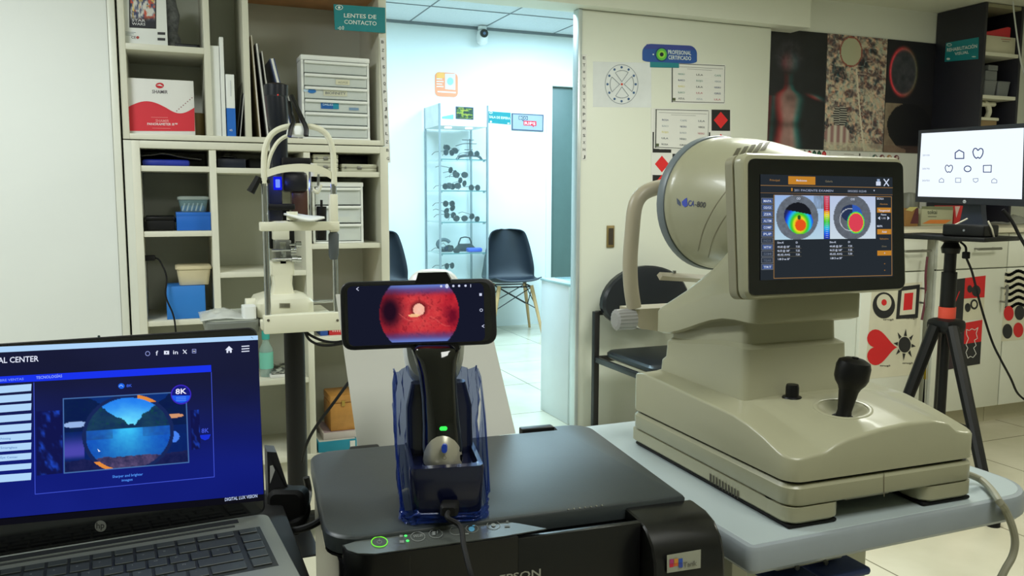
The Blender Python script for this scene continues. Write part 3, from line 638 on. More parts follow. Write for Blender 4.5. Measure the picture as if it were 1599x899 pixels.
# cards on the header
t = thing('info_card', 'small white card with teal foot on the cabinet header', 'card', AY(699, 187, YV-.006))
mb = plate([(689, 165), (708, 166), (708, 186.5), (689, 185.5)], (0, YV-.006, 0), MY, .002, PAPER); build('card', mb, t)
d = Dec((0, YV-.006, 0), MY, lift=.0012); d.pts([(690, 182), (708, 178.5), (708, 186), (690, 185)], K((110, 206, 208)))
for i in range(3): d.line([(696, 169+3*i), (704, 169.3+3*i)], .5, K((170, 196, 200)))
build('print', d.mb, t)
def grn(u, v):
    n = fbm(u*6, v*8, 30); c = mixc((30, 50, 46), (60, 104, 50), ss(.35, .6, n)); c = mixc(c, (140, 146, 50), ss(.58, .66, n+.1*(abs(u-.5) < .2))); return c
t = thing('green_picture_card', 'small dark green landscape picture card on the cabinet header', 'card', AY(725, 187, YV-.006))
mb = plate([(711.5, 166), (739.5, 167.5), (739.5, 187), (711.5, 185.5)], (0, YV-.006, 0), MY, .002, K((60, 70, 90))); build('card', mb, t)
d = Dec((0, YV-.006, 0), MY, lift=.0012); d.pix([(713, 167.5), (738, 169), (738, 185.5), (713, 184.3)], 24, 18, grn, vprint()); build('print', d.mb, t)
# eyewear
LENS = mat('dark_lens', (16, 26, 34), .12); FRM = mat('dark_frame', (26, 34, 44), .3)
def glasses_parts(nm, lab, lensm=LENS, frm=FRM, big=1.0):
    t = thing(nm, lab, 'eyewear', (0, 0, 0))
    for sx in (-1, 1):
        m = MB(); m.cyl((sx*.033*big, -.001, 0), (sx*.033*big, .001, 0), .024*big, lensm, k=18); build('lens', m, t, local=True)
    m = MB()
    for sx in (-1, 1):
        r = [m.ring((sx*.033*big, 0, 0), (0, 1, 0), .0255*big, .0225*big, 18)]
        m.tube(r[0]+[r[0][0]], .0022*big, frm, 6)
    m.tube([(-.010*big, 0, .006), (0, -.002, .010), (.010*big, 0, .006)], .002*big, frm, 6); build('front_frame', m, t, local=True)
    for sx in (-1, 1):
        m = MB(); m.tube([(sx*.058*big, .001, .008), (sx*.062*big, .02, .008), (sx*.06*big, .09, .004), (sx*.058*big, .125, -.016)], .002*big, frm, 6); build('temple', m, t, local=True)
    return t
g0 = glasses_parts('sunglasses', 'x')
spots = [(701, 238, 0, .3, 0, 'sunglasses at the left of the top cabinet shelf'), (704, 233, 1, -.5, .06, 'second sunglasses from the left on the top cabinet shelf'), (740, 240, 0, .2, 0, 'sunglasses at the right of the top cabinet shelf, under the frame stand'),
         (707, 268, 1, .5, .02, 'tilted sunglasses hung high on the second level of the cabinet'), (719, 273, 0, -.3, 0, 'sunglasses hung to the right, high on the second level of the cabinet'), (701, 291, 0, .1, 0, 'sunglasses at the left end of the second cabinet shelf'), (708, 290, 0, -.3, 0, 'sunglasses in the middle of the second cabinet shelf'), (722, 284, 1, .5, .02, 'sunglasses propped up right of the middle on the second cabinet shelf'), (741, 293, 0, .2, 0, 'sunglasses at the right of the second cabinet shelf'),
         (701, 318, 0, .2, 0, 'topmost sunglasses of the stand on the third cabinet shelf'), (702, 327, 1, .2, 0, 'middle sunglasses of the stand on the third cabinet shelf'), (703, 336, 0, .2, 0, 'lowest sunglasses of the stand on the third cabinet shelf'), (719, 341, 0, -.2, 0, 'folded looking sunglasses at the left of the dark pair on the third cabinet shelf'), (741, 340, 1, .3, 0, 'dark sunglasses at the right of the third cabinet shelf'),
         (701, 388, 0, .4, 0, 'sunglasses at the left of the fourth cabinet shelf'), (707, 389, 1, -.2, 0, 'sunglasses between the loop and the rack on the fourth cabinet shelf'), (702, 415, 0, .4, 0, 'sunglasses on the fifth cabinet shelf just above the phone')]
for i, (px, py, k, rz, yy, lab) in enumerate(spots):
    o = g0 if i == 0 else copy_tree(g0)
    p = AY(px, py, 6.10+yy); o.location = p; o.rotation_euler = (.25*k, .35*k*(1 if i % 2 else -1), rz+.2); o['label'] = lab[0].upper()*0+'dark '+lab if not lab.startswith('dark') else lab; o['group'] = 'sunglasses in the glass cabinet'; o['category'] = 'eyewear'
# stands
def stand(px, z, top, lab, kind):
    p = AY(px, 300, 6.2); t = thing('eyewear_stand', lab, 'stand', (p.x, 6.2, z)); m = MB()
    if kind == 'cross':
        m.cyl((p.x, 6.2, z), (p.x, 6.2, top), .005, FRM, k=8); build('pole', m, t)
        for f, w_ in ((.95, .05), (.78, .09), (.5, .035), (.35, .035)):
            m = MB(); zz = z+(top-z)*f; m.tube([(p.x-w_*1.3, 6.2, zz-.02*(w_ > .06)), (p.x-w_*.5, 6.2, zz), (p.x+w_*.5, 6.2, zz), (p.x+w_*.6, 6.2, zz+.004)], .003, FRM, 6, 3); build('arm', m, t)
        m = MB(); m.tube([(p.x-.11, 6.2, z+.004), (p.x-.08, 6.2, z+.03), (p.x, 6.2, z+.04), (p.x+.07, 6.2, z+.035), (p.x+.10, 6.2, z+.004)], .011, FRM, 8, 4); build('base', m, t)
    elif kind == 'loop':
        pts = [(p.x-.04+.05*cos(a), 6.2, z+.06+.035*sin(a)) for a in (radians(v) for v in range(20, 300, 20))]; m.tube(pts, .014, mat('grey_foam', (96, 112, 120), .6), 8); build('loop', m, t); m = MB(); m.box(p.x-.07, p.x+.02, 6.17, 6.23, z, z+.012, FRM, r=.003); build('base', m, t)
    else:
        for dx in (-.06, .06):
            m = MB(); m.tube([(p.x+dx, 6.2, z), (p.x+dx*.9, 6.2, z+.06), (p.x+dx*.6, 6.2, z+.105)], .006, FRM, 8, 4); build('side_arm', m, t)
        m = MB(); m.tube([(p.x-.036, 6.2, z+.105), (p.x, 6.2, z+.112), (p.x+.036, 6.2, z+.105)], .005, FRM, 8, 4); build('top_bar', m, t)
        m = MB(); m.loft([[(p.x+a*sx, 6.2+b, z+h) for a, b in rrect(-.08, .08, -.03, .03, .02)] for sx, h in ((1, 0), (1, .03), (.6, .06))], FRM); build('base', m, t)
stand(734, shz[0], AY(734, 217, 6.2).z, 'dark stand with cross arms on the top cabinet shelf', 'cross')
stand(700, shz[3], 0, 'grey looped holder on the fourth cabinet shelf', 'loop')
stand(726, shz[3], 0, 'dark rack with handle frame on the fourth cabinet shelf', 'rack')
p = AY(741, 391, 6.06); m = MB(); m.box(p.x-.06, p.x+.06, 6.04, 6.1, shz[3]+.001, shz[3]+.035, mat('blue_case', (36, 76, 200), .35), r=.012, seg=3); one('blue_glasses_case', m, 'bright blue glasses case at the right of the fourth cabinet shelf', 'case')
# wall signs in the waiting room
YF = YB-.003
OR = K((236, 150, 110))
q = [AY(x, y, YF) for x, y in ((679, 112), (715, 112), (715, 152), (679, 149))]
t = thing('orange_sticker', 'rounded orange sticker on the far wall above the glass cabinet', 'sticker', q[2])
m = MB(); m.prism([(x, YF, z) for x, z in rrect(q[0].x, q[1].x, q[2].z, q[0].z, .035)], (0, .002, 0), OR); build('sticker_sheet', m, t)
d = Dec((0, YF, 0), MY); d.pts([(695, 115), (711, 115), (711, 140.5), (695, 139)], PAPER); d.ell(703, 127, 5, 6, K((150, 206, 200)))
d.pts([(681.5, 113.5), (694, 113.5), (694, 122), (681.5, 122)], K((240, 176, 90)))
for i in range(4): d.line([(682, 123+i*4), (690+i % 2*2, 123.4+i*4)], 1.4, PAPER)
d.line([(684, 143), (711, 144.5)], 2, PAPER); build('print', d.mb, t)
t = thing('teal_sign', 'small teal sign with white lettering right of the glass cabinet', 'sign', AY(780, 190, YF)); q = [(762.5, 173.5), (797.5, 176), (797.5, 194.5), (762.5, 191.5)]
build('board', plate(q, (0, YF, 0), MY, .002, TEAL), t); d = Dec((0, YF, 0), MY); d.text('SALA DE ESPERA', 764, 184, 796.5, 186.6, 3.6, WT); d.ring(766.5, 175.8, 2.6, 1.6, .7, WT); d.ell(766.5, 190, 1.8, 1.6, WT, 8); d.ell(794, 192.5, 2, 1, WT, 8); build('lettering', d.mb, t)
t = thing('framed_sign', 'pale framed sign with grey and red letter tiles next to the dark doorway', 'sign', AY(824, 204, YF)); q = [(799, 176.5), (849, 179), (848.5, 205.5), (799, 203)]
build('frame', plate(q, (0, YF-.004, 0), MY, .006, K((70, 84, 104))), t); d = Dec((0, YF-.004, 0), MY); d.pts([(800.8, 178.3), (847.2, 180.6), (846.8, 203.7), (800.8, 201.2)], K((148, 160, 178))); build('sheet', d.mb, t)
d = Dec((0, YF-.005, 0), MY, lift=.001); G6 = K((70, 86, 104)); RD = K((206, 40, 60))
d.pts([(810, 180.5), (824, 181.2), (824, 187.5), (818, 187), (817, 190), (815, 187), (810, 186.8)], G6); d.pts([(817.5, 188.3), (837.5, 189.3), (837.5, 196.5), (834, 196.3), (833, 199), (831, 196.2), (817.5, 195.6)], RD)
d.text('ECO', 811.2, 185.8, 823, 186.5, 4, K((196, 206, 220))); d.text('RIPS', 819, 194.4, 836, 195.2, 4.2, K((230, 214, 220))); build('lettering', d.mb, t)
# security camera
p = AY(757, 50, 6.30); t = thing('security_camera', 'small white dome security camera where far wall meets ceiling', 'camera', (p.x, 6.33, CZB-.006))
m = MB(); m.cyl((p.x-.01, 6.33, CZB-.006), (p.x-.01, 6.33, CZB-.03), .035, WHITEP); build('mount', m, t)
m = MB(); m.loft([m.ring((p.x-.01, 6.33, z), (0, 0, 1), r, r, 24) for z, r in ((CZB-.03, .02), (CZB-.045, .04), (CZB-.09, .046), (CZB-.13, .042), (CZB-.15, .02))], WHITEP); b_ = build('housing', m, t)
m = MB(); m.cyl((p.x-.012, 6.29, CZB-.066), (p.x-.013, 6.275, CZB-.068), .032, BLKG); m.cyl((p.x-.013, 6.275, CZB-.068), (p.x-.013, 6.272, CZB-.068), .012, K((90, 110, 140))); build('lens', m, b_)
# shell chairs
SH = mat('slate_shell_plastic', (30, 39, 50), .5, var=.05)
def shell_chair(lab):
    t = thing('shell_chair', lab, 'chair', (0, 0, 0), 0, 'slate shell chairs in the waiting room')
    prof = [(-.215, .425), (-.20, .44), (-.12, .425), (0, .405), (.10, .405), (.165, .43), (.20, .50), (.215, .60), (.225, .70), (.235, .78), (.238, .805), (.236, .812)]
    wd = [.17, .195, .215, .225, .228, .23, .222, .205, .18, .15, .115, .07]
    pr = spline([Vector((a, b, c)) for (a, b), c in zip(prof, wd)], 4); n = len(pr)-1
    def f(u, v):
        q = pr[min(n, int(round(v*n)))]; s = u*2-1; x = q.z*s; up_ = ss(.35, .6, v)
        curl = (abs(s)**2.6)
        return Vector((x*(1-.06*curl), q.x-up_*.10*curl, q.y+(1-up_)*.05*curl*(.4+.6*v)))
    m = MB(); m.grid(f, 16, n, SH); NOFIX.add('seat_shell'); build('seat_shell', m, t, local=True, solid=.008, sharp=1.5)
    for sx, sy in ((-1, -1), (1, -1), (-1, 1), (1, 1)):
        m = MB(); m.tube([(sx*.13, sy*.10+.0, .385), (sx*.205, sy*.19+.02, .0)], .013, WOODL, 10, rr=(.016, .010)); build('leg', m, t, local=True)
    m = MB(); BR = K((30, 34, 40)); a = .17; z1_, z0_ = .37, .2
    c = {(sx, sy, k): Vector((sx*(.135 if k else .17), sy*(.105 if k else .145)+(.0 if k else .01), .375 if k else .20)) for sx in (-1, 1) for sy in (-1, 1) for k in (0, 1)}
    for A, B in (((-1, -1), (1, -1)), ((-1, 1), (1, 1)), ((-1, -1), (-1, 1)), ((1, -1), (1, 1))):
        m.cyl(c[(*A, 1)], c[(*B, 0)], .004, BR, k=6); m.cyl(c[(*A, 0)], c[(*B, 1)], .004, BR, k=6)
        m.cyl(c[(*A, 1)], c[(*B, 1)], .006, BR, k=6)
    build('wire_brace', m, t, local=True); return t
c1 = shell_chair('slate shell chair with wooden legs between glass cabinet and dark doorway'); c2 = copy_tree(c1)
c1.location = (2.515, 6.07, 0); c1.rotation_euler = (0, 0, radians(-8)); c2.location = (1.50, 6.07, 0); c2.rotation_euler = (0, 0, radians(6)); c2['label'] = 'slate shell chair half hidden behind the right end of the bookshelf'
# reception counter
m = MB(); rc = thing('reception_counter', 'white low counter with glass top just beyond the sliding door', 'counter', (1.95, 3.66, 0))
GW = mat('white_gloss_panel', (226, 234, 238), .25, var=.01)
zc_ = AY(840, 434, 3.78).z
m.box(1.725, 2.4, 3.47, 3.78, 0, zc_-.012, GW, r=.002); build('cabinet_body', m, rc)
m = MB(); m.box(1.72, 2.41, 3.465, 3.785, zc_-.011, zc_, mat('pale_glass_top', (170, 205, 212), .08), r=.001); build('glass_top', m, rc)

# ================================================================== WALL ITEMS BY THE DOOR
YD = 3.2695
t = thing('clock_dial_chart', 'white paper with a circle of coloured dots on the sliding door', 'chart', AY(970, 168, YD)); q = [(926, 96), (1017, 98), (1017, 168), (926, 167)]
build('paper', plate(q, (0, YD, 0), MY, .001, mat('bluish_paper', (222, 226, 228), .7)), t); d = Dec((0, YD, 0), MY); GB = K((120, 130, 140))
d.ring(970.5, 131.5, 26, 31, .7, GB, 40)
for i in range(12):
    a = i*pi/6; d.ell(970.5+22*sin(a), 131.5-26.5*cos(a), 1.9, 2, K((60, 96, 140)), 8)
d.ell(971, 131.5, 1.8, 1.8, K((206, 70, 50)), 10)
for a0 in (0, 90, 180, 270):
    pts = []
    for k in range(-34, 35, 6): a = radians(a0+k); pts.append((971+18.5*sin(a), 131.5-21.5*cos(a)))
    pts.append((971+3.5*sin(radians(a0)), 131.5-4*cos(radians(a0)))); d.line(pts, .7, GB, True)
build('print', d.mb, t)
t = thing('certificate_sign', 'rounded blue sign with a green eye and white capitals on the sliding door', 'sign', AY(1045, 105, YD))
def pill(x0, x1, y0, y1, r, sl, k=6):
    out = []
    for cx, cy, a0 in ((x1-r, y0+r, -90), (x1-r, y1-r*.3, 0), (x0+r, y1-r*.3, 90), (x0+r, y0+r, 180)):
        rr_ = r if cy < (y0+y1)/2 else r*.3
        for i in range(k+1): a = radians(a0+90*i/k); out.append((cx+r*cos(a), cy+rr_*sin(a)+(cx-x0)*sl))
    return out
pl = pill(1003, 1088, 68, 96, 13, .045)
d0 = Dec((0, YD, 0), MY); m = MB(); m.prism([d0.P(*p) for p in pl], (0, -.002, 0), K((36, 84, 160))); m.prism([d0.P(*p) for p in ((1015, 96), (1060, 97), (1060, 106), (1015, 105))], (0, -.0018, 0), K((30, 130, 140))); build('board', m, t)
d = Dec((0, YD-.002, 0), MY); d.pts([(1010, 69), (1080, 72), (1086, 78), (1005, 76)], K((56, 70, 150)))
d.ell(1033, 85, 10, 11, K((24, 60, 110))); d.ell(1033, 85, 8.2, 9.2, K((90, 190, 70))); d.ell(1033, 85, 5.5, 6, K((150, 214, 70))); d.ell(1033, 85, 3, 3.2, K((18, 30, 40))); d.ell(1020, 85, 1.2, 1.2, WT, 8)
d.text('PROFESIONAL', 1043, 84.2, 1079, 86, 6.2, WT); d.text('CERTIFICADO', 1043.5, 92.4, 1079, 94.2, 6, WT); build('lettering', d.mb, t)
def worksheet(q, lab, seed, Y):
    t = thing('word_worksheet', lab, 'paper', AY(*q[3], Y)); build('paper', plate(q, (0, Y, 0), MY, .0012, PAPER), t); d = Dec((0, Y, 0), MY)
    def at(u, v): a = (q[0][0]*(1-u)+q[1][0]*u, q[0][1]*(1-u)+q[1][1]*u); b = (q[3][0]*(1-u)+q[2][0]*u, q[3][1]*(1-u)+q[2][1]*u); return (a[0]*(1-v)+b[0]*v, a[1]*(1-v)+b[1]*v)
    G = K((60, 64, 60)); d.line([at(.02, .03), at(.98, .03)], .9, G); d.line([at(.03, .03), at(.03, .97)], 1.6, G); d.line([at(.02, .96), at(.98, .96)], .8, G); d.line([at(.985, .05), at(.985, .95)], .5, G)
    d.line([at(.08, .10), at(.95, .11)], .5, K((130, 130, 130))); d.line([at(.3, .15), at(.75, .155)], .5, K((150, 150, 150)))
    random.seed(seed); cs = [(90, 100, 110), (70, 74, 80), (220, 210, 120), (190, 110, 120), (120, 160, 150), (80, 90, 130), (160, 170, 180)]
    ws = ['VERDE', 'ROJO', 'AZUL', 'NEGRO', 'ROSA', 'CAFE', 'GRIS', 'BLANCO', 'LILA']
    for r in range(5):
        for c in range(3):
            a = at(.14+.33*c, .30+.15*r); b = at(.14+.33*c+.12, .303+.15*r); wd = random.choice(ws); d.text(wd, *a, *b, 2.6, K(random.choice(cs)))
    d.pts([at(.04, .87), at(.09, .87), at(.09, .94), at(.04, .94)], K((80, 90, 60))); build('print', d.mb, t)
worksheet([(1047, 97), (1133, 101), (1132, 163), (1047, 161)], 'word worksheet taped below the rounded blue sign', 3, YD)
worksheet([(1022, 169), (1108, 171), (1106, 236), (1021, 232)], 'lower word worksheet pinned over the card suit board', 5, YD-.0035)
# card suit board (half hidden)
t = thing('card_suit_board', 'black and white checked board of card suits partly behind the beige instrument', 'poster', AY(1080, 300, YD))
q = [(1017, 169), (1141, 172), (1141, 300), (1017, 300)]; build('board', plate(q, (0, YD-.0012, 0), MY, .001, PAPER), t); d = Dec((0, YD-.0012, 0), MY, lift=.0002); BK = K((24, 24, 26)); RR = K((224, 36, 40))
wds = [(1019, 1048), (1050, 1079), (1080, 1109), (1111, 1140)]; hts = [(171, 204), (206, 238), (240, 272), (273, 298)]
def suit(k, cx, cy, c, s=1.0):
    if k == 'd': d.pts([(cx, cy-13*s), (cx+11*s, cy), (cx, cy+13*s), (cx-11*s, cy)], c)
    elif k == 's':
        d.ell(cx-4.5*s, cy+2*s, 4.5*s, 4.5*s, c, 14); d.ell(cx+4.5*s, cy+2*s, 4.5*s, 4.5*s, c, 14); d.pts([(cx-8.8*s, cy), (cx, cy-11*s), (cx+8.8*s, cy)], c); d.pts([(cx-1*s, cy+2), (cx+1*s, cy+2), (cx+4*s, cy+11*s), (cx-4*s, cy+11*s)], c)
    elif k == 'c':
        for dx, dy in ((-5, 2), (5, 2), (0, -5)): d.ell(cx+dx*s, cy+dy*s, 4.6*s, 4.6*s, c, 14)
        d.pts([(cx-1*s, cy), (cx+1*s, cy), (cx+4*s, cy+11*s), (cx-4*s, cy+11*s)], c)
for i, (x0, x1) in enumerate(wds):
    for j, (y0, y1) in enumerate(hts):
        black = (i+j) % 2 == 1
        if black: d.pts([(x0, y0), (x1, y0+.5), (x1, y1+.5), (x0, y1)], BK)
        k = 'dscd'[(j*1+(3 if i == 3 else i)) % 4] if not ((i == 3 and j == 0) or (i == 0 and j == 2)) else 'd'
        cx, cy = (x0+x1)/2, (y0+y1)/2
        suit(k, cx, cy, RR if k == 'd' else (PAPER if black else BK), 1.0)
build('print', d.mb, t)
# ================================================================== POSTERS ON THE BACK WALL
YP = YW-.004
def poster(nm, q, fn, nx, ny, lab, back=(30, 32, 38)):
    t = thing(nm, lab, 'poster', AY(*q[3], YP)); build('panel', plate(q, (0, YP, 0), MY, .003, K(back)), t); d = Dec((0, YP-.0002, 0), MY); d.pix(q, nx, ny, fn, vprint()); build('print', d.mb, t)
def gauss(x, s): return math.exp(-(x/s)**2)
def wi_(v):
    T_ = [(.46, .06), (.50, .10), (.54, .22), (.58, .27), (.66, .25), (.78, .19), (.86, .21), (1, .27)]
    for (a, b), (c, e) in zip(T_, T_[1:]):
        if v <= c: return b+(e-b)*max(0, (v-a)/(c-a))
    return .27
def woman(u, v):
    n = fbm(u*6, v*12, 40); c = (30+8*n, 32+6*n, 40+6*n)
    def body(u_):
        # signed closeness to figure
        h = 1-math.hypot((u_-.38)/.15, (v-.28)/.115)                        # head
        nk = min(1-abs(u_-.37)/.07, 1-abs(v-.42)/.09)                      # neck
        wdt = wi_(v); to = (1-abs(u_-.38)/max(wdt, .02)) if v > .46 else -1
        ar = 1-math.hypot((u_-.84)/.20, (v-.55-.16*(u_-.8))/.03); al = 1-abs(u_-.10+.10*(v-.6))/.075 if v > .56 else -1
        return max(h*.8, nk*.7, to, ar*.5, al*.28)
    r, g = body(u+.02), body(u-.04)
    hair = 1-math.hypot((u-.38)/.30, (v-.22)/.17)
    q_ = .35+.65*ss(.44, .56, v); R = 32+165*ss(-.05, .6, r)*q_; G = 34+118*ss(-.05, .65, g)*q_; B = 42+104*ss(-.05, .65, g)*q_
    if hair > 0 and v < .36: k = .9*ss(0, .5, hair)*fbm(u*22, v*34, 44); R += 55*k; G += 45*k; B += 50*k
    sh_ = .65+.35*fbm(u*5, v*8, 42); f = 1-.28*gauss(v-.80, .03)*(abs(u-.36) < .3)
    sc_ = 1-.3*gauss(math.hypot((u-.42)/.16, (v-.57)/.05), .8)
    return (R*sh_*f*sc_, G*sh_*f*sc_, B*sh_*f*sc_)
poster('woman_poster', [(1199, 43.5), (1291.5, 52), (1285, 234), (1192.5, 229.5)], woman, 64, 118, 'dark anaglyph poster of a standing woman, leftmost of the three posters')
def jungle(u, v):
    n = fbm(u*8, v*16, 50); k = fbm(u*17, v*34, 54); l = abs(math.sin((u*14+4*fbm(u*4, v*5, 57)*3+v*3)*2.2))
    c = mixc((196, 184, 162), (92, 70, 72), ss(.42, .62, .6*n+.4*k)); c = mixc(c, (32, 36, 46), ss(.54, .70, fbm(u*5, v*8, 60)*.8+.2*k)*(v < .85))
    rg_ = 1-abs(2*vn(u*9+3*fbm(u*3, v*4, 61), v*17, 62)-1); rh_ = 1-abs(2*vn(u*16, v*30, 63)-1)
    c = mixc(c, (222, 212, 194), .75*ss(.86, 1, rg_)); c = mixc(c, (60, 44, 52), .6*ss(.9, 1, rh_)); c = mixc(c, (206, 190, 172), .35*ss(.75, 1, l))
    s1 = fbm(u*17+.6, v*34, 54)-k; c = (c[0]+70*s1, c[1]-10*s1, c[2]-30*s1)
    e_ = math.hypot((u-.40)/.17, (v-.14)/.12)                  # pale oval
    if e_ < 1: c = mixc((176, 186, 158), (206, 190, 160), u)
    elif e_ < 1.12: c = (150, 80, 70)
    if abs(u-(.50+.20*(v-.28)+.08*(v-.28)**2)) < .012 and v > .28: c = (220, 210, 190)
    if .62 < v < .80 and math.hypot((u-.26)/.12, (v-.70)/.10) < 1: c = (30, 30, 34) if int(v*150+8*u) % 3 else (210, 206, 196)
    if v > .78 and math.hypot((u-.22)/.22, (v-.87)/.09) < 1: c = mixc((214, 206, 190), (150, 110, 110), .5+.5*math.sin(u*60))
    if v > .93: c = mixc(c, (198, 192, 168), .6)
    return c
poster('jungle_poster', [(1292.5, 52), (1386, 61), (1378, 237), (1286, 234)], jungle, 84, 150, 'pale sketchy jungle scene poster in the middle of the three posters')
def moon(u, v):
    if v < .56:
        c = (34, 33, 40); d_ = math.hypot((u-.34)/.27, (v-.28)/.21); a = math.atan2(v-.28, u-.34)
        if d_ < 1: n = fbm(u*12, v*18, 70); c = (40+46*n, 44+40*n, 50+44*n)
        k = gauss(d_-1, .09); c = (c[0]+k*(150*(.5-.5*cos(a))+60), c[1]+k*(40+20*cos(a)), c[2]+k*30)
        return c
    n = fbm(u*7, v*12, 72); c = mixc((112, 92, 78), (160, 148, 126), n) if u < .45+.2*(n-.5) else (34, 32, 36)
    d_ = math.hypot((u-.50)/.42, (v-.76)/.2); 
    if d_ < 1+.1*n: c = (22, 22, 28)
    if v > .94: c = mixc(c, (120, 90, 80), .5)
    return c
poster('planet_poster', [(1387, 61), (1463, 68.5), (1456, 240), (1379, 237.5)], moon, 70, 120, 'dark poster with a red rimmed planet over a shadowy shape, rightmost of the three')
# fruit strip and lettered strip below the posters
t = thing('fruit_strip', 'strip of ten red and green fruit shapes below the woman poster', 'sticker', AY(1250, 246, YP)); q = [(1208, 231), (1292, 235), (1291, 250), (1208, 247)]
build('paper', plate(q, (0, YP, 0), MY, .001, PAPER), t); d = Dec((0, YP, 0), MY)
for i, c in enumerate('grggrgrggr'):
    x = 1218+i*7.6; y = 238.5+i*.25; cc = K((196, 44, 52)) if c == 'r' else K((26, 70, 56)); d.ell(x, y, 3.4, 4.6, cc, 14); d.ell(x, y-1, 1.2, 1.5, K((60, 120, 90) if c == 'g' else (226, 110, 110)), 8); d.pts([(x-2, y-4), (x, y-6), (x+2, y-4)], K((20, 40, 36)))
build('print', d.mb, t)
t = thing('lettered_strip', 'white strip with mirrored black capitals below the jungle poster', 'sticker', AY(1325, 254, YP)); q = [(1296, 236), (1355, 239), (1355, 253), (1296, 250)]
build('paper', plate(q, (0, YP, 0), MY, .001, PAPER), t); d = Dec((0, YP, 0), MY); d.text('MIRADORUR', 1347, 249.5, 1301, 247.5, 4.5, K((70, 66, 60))); d.line([(1318, 240.5), (1333, 241.2)], .8, K((140, 130, 120))); d.text('i', 1343.5, 243, 1341, 243, 4, K((60, 56, 50))); build('lettering', d.mb, t)
t = thing('badge_strip', 'white strip with four round badges below the planet poster', 'sticker', AY(1384, 254, YP)); q = [(1359, 239), (1407, 241), (1407, 255), (1359, 253)]
build('paper', plate(q, (0, YP, 0), MY, .001, PAPER), t); d = Dec((0, YP, 0), MY)
for i, c in enumerate(((70, 100, 96), (110, 50, 60), (170, 130, 80), (110, 40, 56))):
    x = 1366+i*11.2; y = 246+i*.3; d.ell(x, y, 4.2, 5, K(c), 16); d.ell(x+1, y-1, 1.8, 2.2, K((220, 200, 190)), 10)
build('print', d.mb, t)

# ================================================================== BASE CABINETS
YC = 2.70; ZC = AY(1500, 357, YC-.02).z
xc0 = AY(1345, 450, YC).x
m = MB(); m.box(xc0-.01, 5.29, YC-.02, YW-.005, ZC-.022, ZC, mat('cream_worktop', (214, 208, 186), .3, var=.02), r=.003); one('worktop', m, 'long cream worktop over the white base cabinets under the posters', 'worktop')
def handle(p, a, b, horiz, parent):
    m = MB(); a = Vector(a); b = Vector(b); m.cyl(a, b, .006, STEEL, k=10); dd = (b-a).normalized()
    for q in (a+dd*.018, b-dd*.018): m.cyl(q, q+Vector((0, .032, 0)), .0045, STEEL, k=8)
    build('handle', m, parent)
def X(px, py=500): return AY(px, py, YC).x
zk = AY(1476, 643, YC).z-.004; zdr = AY(1450, 423, YC).z
def cab(px0, px1, lab, hx, drawers=True, hside=None, last=False):
    x0, x1 = X(px0, 450), (5.28 if last else X(px1, 450)); t = thing('base_cabinet', lab, 'cabinet', ((x0+x1)/2, YC, 0))
    m = MB(); m.box(x0, x1, YC+.02, YW-.006, zk, ZC-.023, LAM); build('body', m, t); m = MB(); m.box(x0, x1, YC+.07, YC+.085, 0, zk, mat('cream_plinth', (198, 192, 166), .5)); build('plinth', m, t)
    m = MB(); m.box(x0+.002, x1-.002, YC, YC+.018, zdr+.004, ZC-.026, LAM, r=.002); dw = build('drawer', m, t)
    cx = X(hx, 400); zh = (zdr+ZC)/2+.0; handle(None, (cx-.075, YC-.032, zh), (cx+.075, YC-.032, zh), True, dw)
    m = MB(); m.box(x0+.002, x1-.002, YC, YC+.018, zk+.004, zdr-.002, LAM, r=.002); dw = build('door', m, t)
    hx_ = (x1-.03) if hside is None else hside; za_ = AY(px1, 443, YC).z; handle(None, (hx_, YC-.032, za_-.1), (hx_, YC-.032, za_), False, dw); return x0, x1
A_ = cab(1345, 1445, 'white base cabinet carrying the shape chart, nearest the beige instrument', 1424)
B_ = cab(1461, 1570, 'white base cabinet behind the tripod with one drawer', 1535)
C_ = cab(1570.8, 1700, 'white base cabinet at the right edge of the picture with wavy line chart', 1640)
cab(1701, 1900, 'white base cabinet beyond the right edge', 1800, last=True)
# things standing in the gap
gx = X(1452, 500)
m = MB(); m.box(A_[1]+.001, B_[0]-.001, YW-.03, YW-.01, 0, ZC-.03, DARKW); one('gap_shade_board', m, 'dark board added as shade at the back of the gap between cabinets', 'board')  # dark board added to stand in for the shade inside the gap
t = thing('broom_handle', 'black pole with a yellow band standing in the gap between cabinets', 'pole', (gx-.03, YC+.03, 0)); p = AY(1444, 600, YC+.03)
m = MB(); m.cyl((p.x+.006, YC+.03, 0), (p.x+.012, YC+.03, .88), .011, BLKM, k=12); build('shaft', m, t); m = MB(); zz = AY(1444, 575, YC+.03).z; m.cyl((p.x+.009, YC+.03, zz-.05), (p.x+.010, YC+.03, zz+.03), .0135, K((190, 160, 40)), k=12); build('band', m, t)
m = MB(); p = AY(1450, 420, YC-.04); m.tube([(p.x, YC-.03, ZC-.12), (p.x-.01, YC-.035, ZC-.2), (p.x+.003, YC-.03, ZC-.3), (p.x-.012, YC-.03, ZC-.4)], .005, K((96, 40, 52)), 8, 5); one('red_strap', m, 'twisted dark red strap hanging in the gap between cabinets', 'strap')
